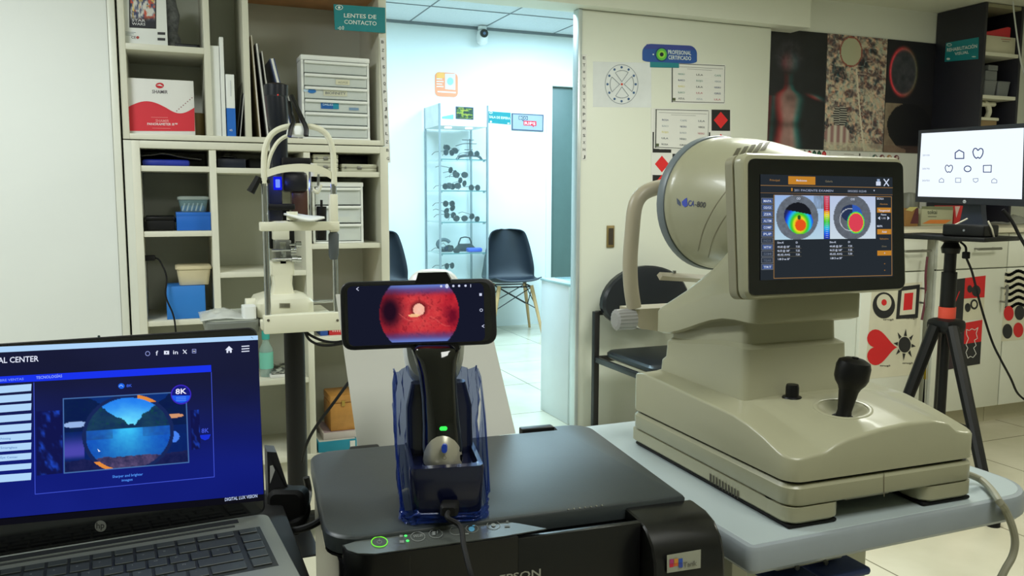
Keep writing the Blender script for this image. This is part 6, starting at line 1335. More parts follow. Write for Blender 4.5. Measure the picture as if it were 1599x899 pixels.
m = MB(); m.tube([AD(1566, 327, 2.95), AD(1580, 345, 2.95), AD(1592, 368, 2.95), AD(1606, 392, 2.95)], .006, BLKM, 8, 5); one('black_cable', m, 'thick black cable hanging behind the monitor at the right edge', 'cable')

# ================================================================== PRINTER
PO = Vector((.146, .762, 0)); PR = radians(-4)
PM = Matrix.Translation(PO) @ Matrix.Rotation(PR, 4, 'Z')
pr_ = thing('printer', 'black flatbed ink tank printer with glowing green power ring in the foreground', 'printer', (PO.x, PO.y, zp0), PR)
W_ = PM.copy()
LIDM = mat('textured_grey_lid', (52, 58, 60), .42, var=.05, scale=30, bump=.04); PB = mat('printer_black', (17, 17, 18), .28, var=.08)
def lidout(i, z, f=0):
    o = []
    for cx, cy, a0, r in ((.387-.03-i, .325-.03-i, 0, .03), (.03+i-.01, .306-.03-i, 90, .03), (.028+i-.01, .0155+.034+i-f, 180, .034), (.378-.004-i, .018+i, 270, .001)):
        for k in range(7): a = radians(a0+15*k); o.append((cx+r*cos(a), cy+r*sin(a), z))
        if a0 == 0: o += [(.337+i, .325-i, z), (.335+i, .306-i, z)]
    return o
ZL = .750
m = MB(PM); m.loft([lidout(.002, ZL-.020), lidout(0, ZL-.018), lidout(0, ZL-.003), lidout(.0015, ZL-.0008), lidout(.004, ZL)], LIDM); lid = build('scanner_lid', m, pr_)
m = MB(PM); m.loft([lidout(.0005, ZL-.0202), lidout(.0005, ZL-.0225)], BLKG); build('lid_gap', m, pr_)
m = MB(PM); m.loft([[(a, b, z) for a, b in rrect(-.006, .372, -.002, .30, .022)] for z in (zp0+.006, ZL-.023)]+[], PB); m.prism([(x, y, zp0+.006) for x, y in [(-.003, .012), (-.0015, -.0045), (.007, -.0155), (.023, -.0218), (.165, -.0218), (.165, .012)]], (0, 0, ZL-.0049-zp0-.006), PB); m.box(.165, .3005, -.0218, -.0135, zp0+.006, ZL-.0075, PB, r=.001); m.box(.165, .3005, -.0135, .012, zp0+.006, ZL-.03, PB); build('body', m, pr_)
# control panel
PG = mat('panel_grey_green', (76, 80, 76), .35)
pnl = [(.0, .002), (.012, -.016), (.03, -.0205), (.225, -.0125), (.208, .004), (.190, .0125), (.02, .0125), (.004, .008)]
pnl = [(-.002, .008), (.0, -.004), (.008, -.0145), (.024, -.0205), (.150, -.0195), (.198, -.0150), (.176, .006), (.166, .0135), (.010, .0135)]
m = MB(PM); m.prism([(x, y, ZL-.0046) for x, y in pnl], (0, 0, .0011), PG); pn = build('control_panel', m, pr_)
zpn = ZL-.0034
d = Dec((0, 0, zpn), UPZ, lift=.0003); GR = E((120, 240, 60), 1.2); LT = K((130, 134, 130)); LG = E((90, 255, 120), 1.2)
m_save = d
d.ell(592.5, 846.5, 11, 7, K((60, 64, 60))); d.ring(592.5, 846.5, 13.2, 8.6, 1.4, GR, 36); d.ring(592.5, 846.8, 4, 2.8, .7, LT); d.line([(592.5, 842.5), (592.5, 846)], 1, LT)
d.ell(633.5, 836.8, 2.6, 1.7, LG, 12); d.ell(636.5, 844.6, 2.8, 1.8, LG, 12); d.rect(624, 835.5, 629, 839, LT); d.rect(624, 844, 631, 848, LT)
d.ring(652.5, 838, 11.5, 7.6, .9, LT); d.text('Wi-Fi', 645, 840.5, 660.5, 838.6, 4.4, LT)
d.ring(680.5, 833.5, 11, 7, .9, LT); d.rect(675, 830, 680, 836, LT); d.rect(682, 829, 684, 833, LT)
d.ring(712, 829, 10, 7, .8, LT); d.ring(737, 825.5, 10, 6.6, .9, LT); d.ell(736.5, 826.5, 4.8, 4, K((96, 170, 210)), 14); d.ell(739.5, 821.5, 2.2, 1.1, K((96, 170, 210)), 8); d.rect(725, 833.2, 732, 835.4, LT, -.5)
d.ring(770.5, 820, 10.5, 6.6, .9, LT); d.ell(770.5, 820, 3.6, 2.6, LT, 12); d.rect(790, 813, 794, 816, K((100, 104, 100))); d.rect(788, 820.5, 796, 823, K((100, 104, 100)))
build('panel_icons', d.mb, pn)
m = MB(PM); m.box(.17, .3005, -.0132, .0118, ZL-.0299, ZL-.029, BLKM); build('output_slot', m, pr_)
# ink tank block with rounded front
tk = []
zt_ = ZL-.006
prof = [(.0165, zt_), (-.012, zt_-.001), (-.030, zt_-.006), (-.044, zt_-.018), (-.051, zt_-.034), (-.053, zt_-.06), (-.053, zp0+.004), (.0165, zp0+.004)]
pf = [(a, b) for a, b in prof]
m = MB(PM); xs_ = (.3015, .3035, .381, .384); 
m.loft([[(x, a if 0 < i < 0 else a*(1 if 0 < k < 3 else .97), b-(0 if 0 < k < 3 else .0015)) for i, (a, b) in enumerate(pf)] for k, x in enumerate(xs_)], PB); tkb = build('ink_tank_cover', m, pr_, sharp=.5)
tN = Matrix.Rotation(PR, 3, 'Z') @ Vector((0, -1, 0)); tO = PM @ Vector((.34, -.0535, .66))
q = [(1041, 866), (1094, 857), (1093.5, 886), (1041, 894)]
dd = Dec(tO, tN, lift=.0005); dd.pts(q, mat('silver_sticker', (170, 172, 160), .35, metal=.3))
for x, y, c in ((1048, 882, (210, 40, 70)), (1055, 880, (226, 110, 50)), (1062, 875, (50, 90, 190)), (1048, 876, (190, 60, 120)), (1055, 875, (220, 150, 60)), (1062, 882, (60, 80, 170))): dd.rect(x-3.2, y-3.4, x+3.2, y+3.4, K(c), -1)
dd.text('Tank', 1066, 885, 1087, 881.6, 8, K((110, 110, 100))); build('tank_sticker', dd.mb, tkb)
fN = tN; fO = PM @ Vector((.2, -.0217, .70)); dd = Dec(fO, fN, lift=.0006); dd.text('EPSON', 780, 909, 844, 898.5, 11.5, K((168, 168, 156))); dd.rect(639.5, 866, 640.5, 900, K((40, 40, 40))); build('maker_lettering', dd.mb, pr_)
# rear bits
m = MB(PM); m.box(.285, .334, .310, .326, ZL-.03, ZL+.003, BLK, r=.002); build('rear_guide', m, pr_); m = MB(PM); m.box(.045, .085, .3065, .33, ZL-.03, ZL-.004, BLK, r=.003); build('rear_guide', m, pr_)
dots = MB(PM)
for i in range(7): dots.cyl((.235+i*.0065, .0185, ZL-.0005), (.235+i*.0065, .0175, ZL+.0002), .0009, CHROME, k=6)
build('lid_reflector', dots, lid)
# sheet of card standing in the rear feed
b0 = AY(560, 697, 1.092); b1 = AY(806, 674, 1.092); b0.z = b1.z = .742; up_ = (AY(537, 545, 1.185)-AY(560, 695, 1.10)); up_ = Vector((.0, up_.y, up_.z)).normalized()
b0.z -= .02
m = MB(); bb0 = Vector((b0.x, 1.094, .735)); bb1 = Vector((b1.x, 1.094, .735)); hgt = .245; m.prism([bb0, bb1, bb1+up_*hgt, bb0+up_*hgt], Vector((0, .0012, 0)), mat('card_sheet', (208, 208, 200), .6, var=.01)); one('white_card_sheet', m, 'white card sheet leaning back from the rear feed of the printer', 'paper')

# ================================================================== RETINAL CAMERA IN ITS DOCK, PHONE
DM = Matrix.Translation((.262, .825, .7505)) @ Matrix.Rotation(radians(-12), 4, 'Z')
dc = thing('charging_dock', 'dark navy charging dock wrapped in blue film standing on the printer lid', 'dock', (.262, .825, .7505), radians(-12))
DN = mat('dock_navy', (14, 19, 48), .22, coat=.3, var=.05)
def dr_(w_, f, b, z, r=.008): return [(a, c, z) for a, c in rrect(-w_, w_, f, b, r, 5)]
m = MB(DM); m.loft([dr_(.0345, -.046, .05, .0), dr_(.0355, -.047, .05, .002), dr_(.0385, -.049, .05, .054), dr_(.0375, -.048, .049, .057), dr_(.033, -.040, .04, .0575), dr_(.031, -.036, .036, .050)], DN); build('dock_body', m, dc)
m = MB(DM); m.loft([dr_(.036, .018, .05, .05), dr_(.036, .026, .052, .10), dr_(.030, .034, .054, .125)], DN); build('dock_back', m, dc)
dF = DM.to_3x3() @ Vector((0, -1, .04)).normalized(); dO = DM @ Vector((0, -.0478, .028)); d = Dec(dO, dF, lift=.0012); d.line([(694, 784), (697, 782), (699, 784)], .9, LT); d.line([(699, 781.5), (705, 781.5), (705, 787), (699, 787)], .8, LT, True); build('charge_mark', d.mb, dc)
# blue film
NOFIX.add('plastic_film')
m = MB(DM); ol = rrect(-.046, .044, -.050, .058, .018, 7); no = len(ol)
def film(u, v):
    i = u*no; k = int(i) % no; f = i-int(i); a = ol[k]; b = ol[(k+1) % no]; x = a[0]*(1-f)+b[0]*f; y = a[1]*(1-f)+b[1]*f
    hh = .012+.126*ss(-.049, .025, y)+.003*sin(u*31); wr = .0055*(fbm(u*34, v*7, 101)-.5)*2
    return Vector((x*(1+.05*v*(1 if y > -.03 else .0)*(.6+1.1*(x < 0)))+wr, (y+wr*.8-.0025*(y < -.04)), .0008+hh*v))
m.grid(lambda u, v: film(u*.9999, v), 110, 18, BAG); bf = one('plastic_film', m, 'crinkled blue plastic film wrapped around the dark dock', 'plastic film', solid=0, sharp=3)
rc_ = thing('retinal_camera', 'handheld retinal camera with glossy black grip and silver switch plate standing in the dock', 'camera', (.262, .82, .81))
m = MB()
def ell(x, y, D, rx, ry, tw=0):
    c = AD(x, y, D); ax3 = RT; ay3 = (FW+UP*.15).normalized(); return [c+ax3*rx*cos(2*pi*i/28)+ay3*ry*sin(2*pi*i/28) for i in range(28)]
m.loft([ell(691, 752, .880, .020, .016), ell(691, 735, .880, .0215, .018), ell(691, 700, .882, .0215, .019), ell(689, 660, .886, .0200, .019), ell(686, 615, .892, .0195, .018), ell(683, 580, .898, .0205, .018), ell(681, 560, .902, .0235, .018), ell(680, 546, .905, .026, .018), ell(680, 535, .91, .027, .016)], BLKG); gp = build('grip', m, rc_, sharp=1.2)
bmg = bmesh.new(); bmg.from_mesh(gp.data); bmg.transform(W[rc_.name]); tg = BVHTree.FromBMesh(bmg)
SV = mat('silver_paint', (178, 174, 156), .3, metal=.35)
def sk(cx, cy, w_, h0, h1, off, m_, nm, par, n=20, rings=5, dome=0):
    vs = []; fs = []; c = None
    for j in range(rings+1):
        t = j/rings
        for i in range(n):
            a = 2*pi*i/n; x = cx+w_*t*cos(a); y = cy+(h1 if sin(a) > 0 else h0)*t*sin(a); r = ray(x, y).normalized(); h = tg.ray_cast(CAM, r)
            if h[0]: p = h[0]
            else: p = vs[-n]+Vector((0, 0, 0)) if len(vs) >= n else AD(x, y, .88); p = p+r*.004 if not h[0] else p
            if not h[0]: p = CAM+r*((vs[-n]-CAM).length+.0045)
            vs.append(p-r*(off*(1-t**3)+.0005))
    for j in range(rings):
        for i in range(n): fs.append((j*n+i, j*n+(i+1) % n, (j+1)*n+(i+1) % n, (j+1)*n+i))
    mm = MB(); mm.add(vs, fs, m_); NOFIX.add(nm); return build(nm, mm, par, sharp=1.0)
sp_ = sk(691.5, 718, 31, 38, 17, .004, SV, 'switch_plate', rc_)
dq = Dec(AD(691.5, 705, .857), -FW, lift=.0003)
m = MB(); c_ = AD(693.5, 700.5, .8585); 
def pill3(cx, cy, w_, h_, D, th, m_):
    mm = MB(); o = [AD(cx+a, cy+b, D) for a, b in rrect(-w_, w_, -h_, h_, min(w_, h_)*.98, 6)]; mm.prism(o, FW*th, m_); return mm
build('power_switch', pill3(693.8, 700.5, 4.3, 6.8, .8545, .006, mat('blue_switch', (30, 70, 190), .3)), sp_)
d = Dec(AD(694, 714, .8555), -FW, lift=.0002); d.ring(694, 714.5, 3, 3.2, .7, K((120, 110, 90))); build('switch_mark', d.mb, sp_)
h = tg.ray_cast(CAM, ray(692, 669).normalized()); Dg = (h[0]-CAM).dot(FW) if h[0] else .87
build('status_light', pill3(692.3, 669, 6, 3.2, Dg-.0008, .002, E((60, 255, 90), 1.2)), gp)
m = MB(); 
def hd(D, k, kx=1): c = AD(677, 511, D); se = lambda q: math.copysign(abs(q)**.62, q); return [c+RT*(.0355*k*kx)*se(cos(2*pi*i/32))+UP*(.0668*k)*se(sin(2*pi*i/32)) for i in range(32)]
m.loft([hd(.925, .86), hd(.93, .95), hd(.945, 1.0), hd(.985, 1.0), hd(1.0, .93)], WHITEP); build('camera_head', m, rc_)
m = MB(); m.loft([[AD(676, 510, D)+RT*.033*k*cos(2*pi*i/28)+UP*.06*k*sin(2*pi*i/28) for i in range(28)] for D, k in ((1.0005, .8), (1.03, .72), (1.045, .6))], BLK); build('objective', m, rc_)
# phone
ph = thing('smartphone', 'black smartphone held sideways showing a red retina picture', 'phone', AD(653, 545, .9)); 
def phr(i, D): return [AD(x, y, D) for x, y in rpx(530.5+i, 440+i, 773-i, 434+i, 776.5-i, 537-i, 534+i, 547.5-i, 20-i)]
m = MB(); m.loft([phr(1.5, .913), phr(0, .911), phr(0, .9035), phr(1, .9015), phr(2.2, .901)], mat('black_phone_case', (14, 15, 20), .45)); cs = build('phone_case', m, ph)
m = MB(); gl = [AD(x, y, .9005) for x, y in rpx(537, 445.5, 765, 439.5, 769, 532, 540, 541.5, 15)]; m.prism(gl, FW*.0012, BLKG); gls = build('glass_front', m, ph)
d = Dec(AD(653, 490, .9005), -FW, lift=.0003); NV_ = (22, 25, 42)
d.pts(rpx(542, 447, 755, 441.5, 757.5, 532, 545, 540.5, 10), E(NV_))
def eye(u, v):
    x = (u-.5)*126; y = (v-.5)*90; r = math.hypot(x-0, y*1.0); R = 62.5
    if r > R: return NV_
    a = r/R; n = fbm(u*11, v*8, 200); n2 = fbm(u*30, v*22, 210)
    edge = ss(.62, 1.0, abs(y)/44*.80+.30*max(0, abs(x)/62-.55))
    c = mixc((214, 52, 58), (170, 26, 44), n); c = mixc(c, (236, 110, 96), .55*gauss(r-14, 26)*n2*1.4); c = mixc(c, (120, 14, 30), ss(.58, .75, n2)*.5)
    c = mixc(c, (96, 128, 206), ss(.66, .98, abs(y)/45+.06*n2)*.95)
    c = mixc(c, (70, 40, 96), .5*ss(.55, .8, abs(y)/45)*(1-ss(.8, 1, abs(y)/45)))
    dl = gauss(math.hypot((x+46)/1.0, (y+4)/1.5), 17); c = mixc(c, (34, 14, 30), min(1, dl*1.25))
    dr = gauss(math.hypot((x-52), (y-6)/1.3), 12)*(.4+.8*n); c = mixc(c, (90, 12, 36), min(.8, dr))
    k = math.hypot((x+.5)/9, (y+6)/9.5)
    if k < 1: c = mixc((250, 214, 190), (240, 150, 130), .5*n2+.3*k)
    elif k < 1.75: c = mixc(c, (84, 20, 26), .8*(1-(k-1)/.75)*(1 if y < 2 else .3))
    if y > -4 and math.hypot((x+8)/9, (y-3.2)/2.4) < 1: c = mixc(c, (250, 210, 150), .85)
    if 8 < abs(x-8) < 40 and abs(y-9-.18*(x-8)+6*math.sin(x*.11)) < .9: c = mixc(c, (230, 110, 100), .4)
    return c
d.pix([(591, 446.5), (717, 443), (718, 531.5), (593, 535)], 100, 72, eye, vglow())
PW_ = E((206, 212, 236)); d.line([(560, 448.5), (556.8, 451), (560, 453.5)], 1, PW_); 
for x in (689, 698, 708, 717, 727): d.ell(x, 446.5-(x-700)*.02, 1.9 if x != 698 else 2.8, 1.9 if x != 698 else 3.6, PW_, 8)
d.line([(735, 444), (735, 448)], 1, PW_); d.rect(748.5, 457.6, 752.5, 461.8, PW_); d.ring(751.5, 484, 2.6, 2.4, .8, PW_, 12); d.line([(756, 507), (752.8, 509), (756, 511)], 1, PW_)
build('screen', d.mb, gls)
ck = thing('phone_clamp', 'black clamp gripping the top and bottom middle of the smartphone', 'clamp', AD(677, 548, .9))
m = MB(); m.prism([AD(x, y, .8985) for x, y in ((653, 425.5), (697, 424.5), (704, 437), (704, 440.5), (649, 442), (649, 438.5))], FW*.022, BLK); build('upper_jaw', m, ck)
m = MB(); m.prism([AD(x, y, .8985) for x, y in ((640, 541), (716, 537.5), (718, 545), (712, 551), (648, 552))], FW*.020, BLK); build('lower_jaw', m, ck)
m = MB(); m.prism([AD(x, y, .9195) for x, y in ((656, 428), (700, 428), (708, 548), (650, 548))], FW*.004, BLK); build('clamp_back', m, ck)
# usb cable
uc = thing('usb_cable', 'black cable plugged into the dock front and running down over the printer', 'cable', AD(705, 790, .83))
m = MB(); pa = d0P = DM @ Vector((.0, -.050, .018)); c3 = AD(703, 790, (pa-CAM).dot(FW)-.004)
m.loft([[c3+RT*a*k+UP*b*k-FW*s for a, b in rrect(-.009, .009, -.006, .006, .003)] for s, k in ((-.002, 1), (.016, 1), (.022, .7))], BLKM); build('plug', m, uc)
m = MB(); e_ = c3-FW*.020; m.tube([e_, e_-FW*.012+UP*-.003, AD(719, 822, .80), AD(724, 850, .775), AD(731, 880, .755), AD(737, 905, .745), AD(742, 940, .745)], .0026, BLKM, 8, 6); build('cable', m, uc)

# ================================================================== LAPTOP
LR = radians(3.9); LO = Vector((-.076, .914, ZD)); LM = Matrix.Translation(LO) @ Matrix.Rotation(LR, 4, 'Z')
lp_ = thing('laptop', 'silver laptop with black bezel showing a dark blue website at the lower left', 'laptop', tuple(LO), LR)
SLV = mat('laptop_silver', (150, 156, 152), .35, metal=.35, var=.02); ZK = .7255-ZD
m = MB(LM); m.loft([[(a, b, z) for a, b in rrect(-.1625+i, .1685-i, -.225+i, .012-i, .010)] for z, i in ((.003, .004), (.006, 0), (ZK-.0015, 0), (ZK, .0012))], SLV); dkk = build('keyboard_base', m, lp_)
m = MB(LM)
for x in (-.14, .145):
    for y in (-.21, -.01): m.cyl((x, y, 0), (x, y, .0035), .006, BLKM, k=10)
build('rubber_feet', m, dkk)
m = MB(LM); m.box(-.145, .135, -.006, .004, ZK, ZK+.0015, K((46, 50, 56))); m.box(-.145, .135, -.0085, -.0062, ZK, ZK+.001, SLV); m.box(-.145, .130, -.014, -.010, ZK-.0005, ZK+.0006, K((60, 64, 66))); hg = build('hinge_strip', m, dkk)
m = MB(LM); m.box(-.146, .154, -.130, -.024, ZK-.001, ZK+.0002, mat('key_well', (44, 48, 48), .5)); kw = build('key_well', m, dkk)
KM = mat('key_cap_grey', (66, 72, 72), .45, var=.03); KL = K((132, 138, 138))
rows = [(-.0335, .0115, [(1, '')]*14), (-.0540, .0170, [(1, c) for c in '\u00ba1234567890?']+[(2.02, '')]), (-.0745, .0170, [(1.5, '')]+[(1, c) for c in 'QWERTYUIOP`+']+[(.52, '')]), (-.0950, .0170, [(1.75, '')]+[(1, c) for c in 'ASDFGHJKL\u00d1']+[(2.27, '')]), (-.1155, .0170, [(1.25, '')]+[(1, c) for c in '<ZXCVBNM,.-']+[(1.77, '')])]
p_ = .0188
for (yc, hh, ks) in rows:
    tot = sum(k[0] for k in ks); sc2 = .2705/(tot*p_); x = -.1435
    for wk, ch in ks+[(1.15, '')]:
        if ch == '' and (wk == 1.15): x = .1315-.0015; wpx = .0205
        else: wpx = wk*p_*sc2
        if x+wpx > -.148:
            mm = MB(LM); mm.box(x+.0013, x+wpx-.0013, yc-hh/2, yc+hh/2, ZK+.0003, ZK+.0018, KM, r=.0005, seg=1)
            if ch:
                v, f, a, b = textmesh(ch)
                if f: mm.add([(x+wpx*.34+(q[0]-a)*.0045, yc+.0015+q[1]*.0045, ZK+.0019) for q in v], f, KL)
            build('key', mm, kw)
        x += wpx
# lid
tl = radians(5.2); LX = LM.to_3x3() @ Vector((1, 0, 0)); LN = (LM.to_3x3() @ Vector((0, -cos(tl), sin(tl)))).normalized(); LU = LN.cross(LX); LU = LU if LU.z > 0 else -LU
h0 = LM @ Vector((0, .006, ZK+.002))
def lq(u, v, n): return h0+LX*u+LU*v+LN*n
def lrr(i, n, r=.009): return [lq(a, b, n) for a, b in rrect(-.1625+i, .1655-i, .0+i, .2085-i, r, 6)]
m = MB(); m.loft([lrr(.002, -.0065), lrr(0, -.005), lrr(0, -.001), lrr(.001, 0)], mat('lid_black', (22, 23, 27), .4)); ld = build('lid', m, lp_)
m = MB(); m.prism(lrr(.002, .0002, .008), LN*.0006, BLKG); bz = build('bezel_glass', m, ld)
d = Dec(lq(0, .1, .0008), LN, lift=.0003)
def scr(u, v):
    c = mixc((22, 24, 52), (16, 26, 118), ss(.15, .9, v+.15*(1-u))); 
    n = fbm(u*3, v*3, 300); return (c[0]+6*n, c[1]+8*n, c[2]+18*n-6)
def yl(x, y0, y1, xa=0, xb=410): return y0+(y1-y0)*(x-xa)/(xb-xa)
SX0 = -98
d.pix([(SX0, yl(SX0, 541, 523)), (402.5, 523.5), (411.5, 771), (SX0, yl(SX0, 809, 771.5))], 60, 40, scr, vglow())
WB = E((176, 214, 250)); WW = E((226, 232, 250)); 
d.pts([(SX0, yl(SX0, 541, 523)), (402.5, 523.5), (402.8, 530.3), (SX0, yl(SX0, 550, 530))], WB); d.line([(392, 526), (395, 528)], .6, K((40, 60, 90)))
d.text('AL CENTER', -3, 566.8, 60.5, 563.8, 8.6, WW)
for i, x in enumerate((230.5, 245, 260, 274, 288.5, 303)):
    y = 551.8-(x-230)*.05
    if i in (0,): d.ring(x, y, 3.8, 3.8, .9, E((150, 160, 220)), 16)
    elif i == 1: d.text('f', x-1.8, y+3.5, x+1.8, y+3.5, 7, WW)
    elif i == 2: d.rect(x-4, y-2.8, x+4, y+2.8, WW); d.pts([(x-1, y-1.5), (x+1.8, y), (x-1, y+1.5)], E((22, 24, 60)))
    elif i == 3: d.text('in', x-3.8, y+3, x+3.8, y+3, 6, WW)
    elif i == 4: d.line([(x-2.6, y-2.8), (x+2.6, y+2.8)], 1.4, WW); d.line([(x+2.6, y-2.8), (x-2.6, y+2.8)], .8, WW)
    else: d.line([(x-2.8, y-3), (x+2.8, y-3), (x+2.8, y+2.6), (x-2.8, y+2.6)], .8, E((150, 160, 220)), True); d.line([(x-1.6, y), (x+1.6, y)], 1, WW)
d.pts([(351.5, 546), (357.5, 540), (363.5, 545.3)], WW); d.pts([(353.5, 546), (361.5, 545.3), (361.7, 550.3), (358.8, 550.4), (358.7, 547.4), (356.3, 547.5), (356.3, 550.6), (353.7, 550.8)], WW)
for k in range(3): d.line([(377.5, 540.6+k*4), (388.8, 539.8+k*4)], 1.5, WW)
BB = E((26, 52, 236)); d.pts([(SX0, yl(SX0, 587.6, 569.6, 0, 329)), (329.5, 569.6), (330, 580.2), (SX0, yl(SX0, 598.3, 580.2, 0, 329))], BB)
d.text('BRE VENTAS', 0, 595.5, 37, 593, 3.6, E((120, 150, 250))); d.text('TECNOLOG\u00cdAS', 56.5, 591.6, 97, 588.6, 4.2, E((150, 176, 255)))
d.line([(53, 597), (55, 771), (334.5, 744), (329.8, 581)], .9, E((70, 90, 220)))
rws = [(600, 612), (615, 627), (630, 642), (646, 657.5), (661, 673), (676, 687.6), (691, 703), (707, 718), (723, 733), (738, 750.5)]
for i, (a, b) in enumerate(rws):
    d.pts([(SX0, b-(b-a)+yl(SX0, 3.2, 0, 0, 49)), (49.3, a-1), (48.6, b-2.2), (SX0, b+yl(SX0, 3.2, 0, 0, 49))], WB)
for s, y, x1 in (('Printing', 686, 17), ('Smartglass', 700, 27), ('Eye Center', 715, 28)): d.text(s, 1, y, x1, y-1, 3, E((90, 130, 190)))
def land(u, v):
    asp = 1.62; x = (u-.52)*2*asp; y = (v-.53)*2; r = math.hypot(x/1.12, y/1.0); inside = r < 1.02; ring = abs(r-1.02) < .045
    hor = .46; n = fbm(u*12, v*12, 310); n2 = fbm(u*28, v*18, 320)
    mtn = hor-1.30*max(0, abs(u-.54)-.03)-.10*n-.03*n2
    if v < hor:
        if v > mtn: c = mixc((16, 40, 88), (34, 76, 92), n); c = mixc(c, (20, 90, 60), ss(.6, .8, n2)*.4)
        else: c = mixc((24, 110, 236), (110, 226, 255), ss(.0, .5, v)*gauss(u-.52, .3)+.25*n*gauss(u-.5, .3))
    else:
        t = (v-hor)/(1-hor); gl_ = gauss((u-.52)/(1+t), .13); c = mixc((18, 76, 190), (60, 196, 250), gl_*(.9-.5*t)+.25*n2); c = mixc(c, (14, 44, 120), t*.45)
        if v > .86-.05*n: c = mixc((30, 34, 70), (110, 90, 130), n2)
        if v < hor+.12 and abs(u-.52) > .12: c = mixc(c, (40, 70, 110), .6*n)
    if not inside: 
        c = mixc(c, (16, 40, 150), .55); c = tuple(q*.62 for q in c)
        if math.hypot((u-.10)/.1, (v-.36)/.04) < 1: c = (150, 180, 230)
        if math.hypot((u-.87)/.10, (v-.33)/.03) < 1: c = (210, 150, 110)
        if math.hypot((u-.88)/.05, (v-.62)/.08) < 1: c = (70, 130, 240)
        if u < .17: c = mixc(c, (90, 80, 190), ss(.45, .7, v)*(1-ss(.75, .85, v))*.8)
    if ring: c = (24, 40, 90) if not ((u > .6 and v < .12) or (u < .4 and v > .88)) else (226, 140, 60)
    if u < .008 or u > .992 or v < .01 or v > .985: c = (70, 110, 170)
    return c
d.pix([(98, 621.5), (291, 610.5), (295.5, 722), (99.5, 739)], 170, 104, land, vglow())
d.ell(282.5, 615.5, 16, 15.4, E((60, 40, 190))); d.ell(282.5, 615.5, 14.2, 13.6, E((22, 28, 120))); d.pts([(282.5+14*cos(a), 617+11.5*sin(a)) for a in (pi*i/14 for i in range(15))], E((30, 90, 236)))
d.text('8K', 274, 614.8, 291, 614, 8, E((240, 240, 255), 1.1)); 
for k in range(3): d.line([(275, 620+2.6*k), (290, 619.3+2.6*k)], .6, E((110, 170, 250)))
d.text('8K', 314.5, 675.5, 326, 674.6, 6.6, E((70, 90, 220))); d.pts([(311, 679), (329, 677.6), (326, 684.5), (320, 687), (314, 684.5)], E((26, 50, 210)))
d.ell(189.5, 602.3, 5, 4.3, E((30, 100, 230))); d.line([(186, 603), (189, 600.5), (192, 603)], .8, E((170, 210, 255))); d.text('8K', 197.5, 604, 206, 603.5, 4.2, E((60, 100, 230)))
d.text('Sharper and brighter', 175.5, 745.6, 223, 741.4, 3.9, E((80, 150, 250))); d.text('images', 190, 751, 207, 749.4, 3.6, E((80, 150, 250)))
def dim(u, v): n = fbm(u*4, v*7, 330); return mixc((18, 22, 76), (30, 70, 190), ss(.55, .8, n))
d.pix([(56.5, 642), (97, 640), (98, 738), (57.5, 742)], 14, 26, dim, vglow()); d.pix([(297, 640), (311, 639), (313, 700), (299, 702)], 6, 16, dim, vglow())
d.pts([(SX0, yl(SX0, 810, 772)), (411.5, 771), (411.8, 781), (SX0, yl(SX0, 820, 782))], E((14, 14, 22)))
d.text('DIGITAL LUX VISION', 351, 781.8, 401.5, 775.8, 5, E((190, 206, 240)))
d.pts([(152, 700), (157, 704), (154, 705)], WW)
build('screen', d.mb, bz)
d = Dec(lq(0, .1, .0008), LN, lift=.0002); d.ell(157, 821, 9, 8.8, K((120, 122, 118), .3), 28); d.text('hp', 150.5, 825, 163, 824, 9.5, K((24, 24, 26))); build('maker_mark', d.mb, bz)
d = Dec(lq(0, .1, .0008), LN, lift=.0002); d.ell(154.5, 525, 2.3, 1.8, K((48, 70, 70)), 12); build('webcam', d.mb, bz)
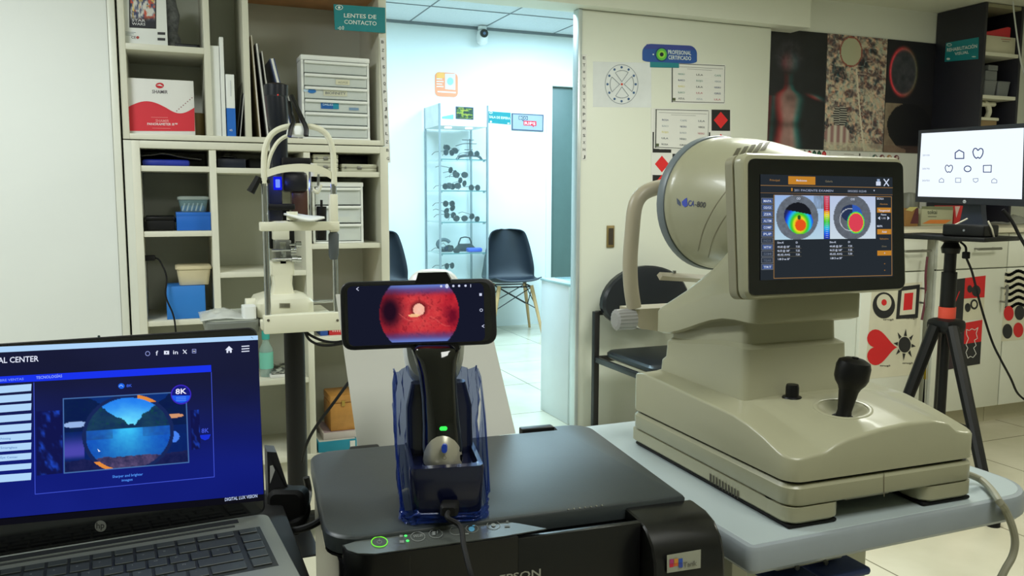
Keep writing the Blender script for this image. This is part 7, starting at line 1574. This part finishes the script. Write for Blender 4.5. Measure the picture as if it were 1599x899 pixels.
# cables and clutter right of the laptop
m = MB(); mm_ = []
cl = thing('power_adapter_bundle', 'tangled black adapter and cables between laptop and printer', 'cables', (AD(450, 800, 1.1).x, AD(450, 800, 1.1).y, .6))
CD = 1.04
m.tube([AD(428, 770, CD), AD(440, 762, CD), AD(462, 768, CD+.02), AD(478, 790, CD), AD(470, 812, CD-.02), AD(446, 822, CD-.03)], .0055, BLKM, 10, 6); build('cable', m, cl)
m = MB(); m.tube([AD(436, 828, .99), AD(470, 826, .98), AD(500, 812, .98), AD(511, 790, .99), AD(512, 765, 1.0)], .0042, BLKM, 8, 6); build('cable', m, cl)
m = MB(); m.tube([AD(478, 745, 1.2), AD(482, 770, 1.2), AD(474, 800, 1.15), AD(462, 830, 1.1)], .005, BLK, 8, 6); build('cable', m, cl)
m = MB(); q = AD(448, 790, 1.03); m.loft([[q+RT*a*k+UP*b*k+FW*s for a, b in rrect(-.022, .024, -.03, .022, .01)] for s, k in ((-.012, .8), (-.008, 1), (.016, 1), (.02, .8))], BLKM); build('adapter_brick', m, cl)
q = [AY(417, 705, 1.035), AY(432, 706, 1.035), AY(458, 785, 1.035)]; q = q+[Vector((q[2].x, 1.035, ZD+.0005)), Vector((q[0].x, 1.035, ZD+.0005))]
m = MB(); m.prism(q, (0, .03, 0), mat('dark_grey_bag', (44, 44, 48), .6)); one('dark_bag', m, 'dark grey bag edge standing behind the right side of the laptop lid', 'bag')
m = MB(); q = [AY(421.5, 727, 1.0345), AY(426, 726, 1.0345), AY(429, 733, 1.0345), AY(421.5, 754, 1.0345)]; m.prism(q, (0, -.002, 0), PAPER); one('white_tag', m, 'white tag on the dark grey bag right of the laptop lid', 'tag')

# ================================================================== groups of repeats
GR_ = {'white_binder': 'white binders on the upper shelf', 'trial_lens_case': 'pale metal cases on the right shelf', 'blue_box': 'blue boxes on the left shelves', 'magazine': 'magazines in the middle compartment',
       'letter_strip': 'paper letter strips beside the doorway', 'word_worksheet': 'word worksheets on the sliding door', 'base_cabinet': 'white base cabinets under the worktop', 'grey_bin': 'grey bins in the dark cabinet',
       'drawer_tower': 'clear drawer towers in the bookshelves', 'teal_sign': 'teal room signs', 'red_black_picture': 'red and black pictures on the cabinet door', 'black_cable': 'loose black cables', 'white_strap': 'white straps on the tripod plate', 'black_pouch': 'black pouches in the top middle compartment'}
for o in bpy.data.objects:
    if o.parent is None and o.get('label'):
        b = o.name.split('.')[0]
        if b in GR_: o['group'] = GR_[b]
        elif b.endswith('_folder') and b not in ('blue_folder', 'red_folder') or b.endswith('_portfolio'): o['group'] = 'folders leaning on the upper shelf'
        elif b.endswith('_poster') : o['group'] = 'anaglyph posters on the back wall' if b != 'card_suit_board' else o.get('group')
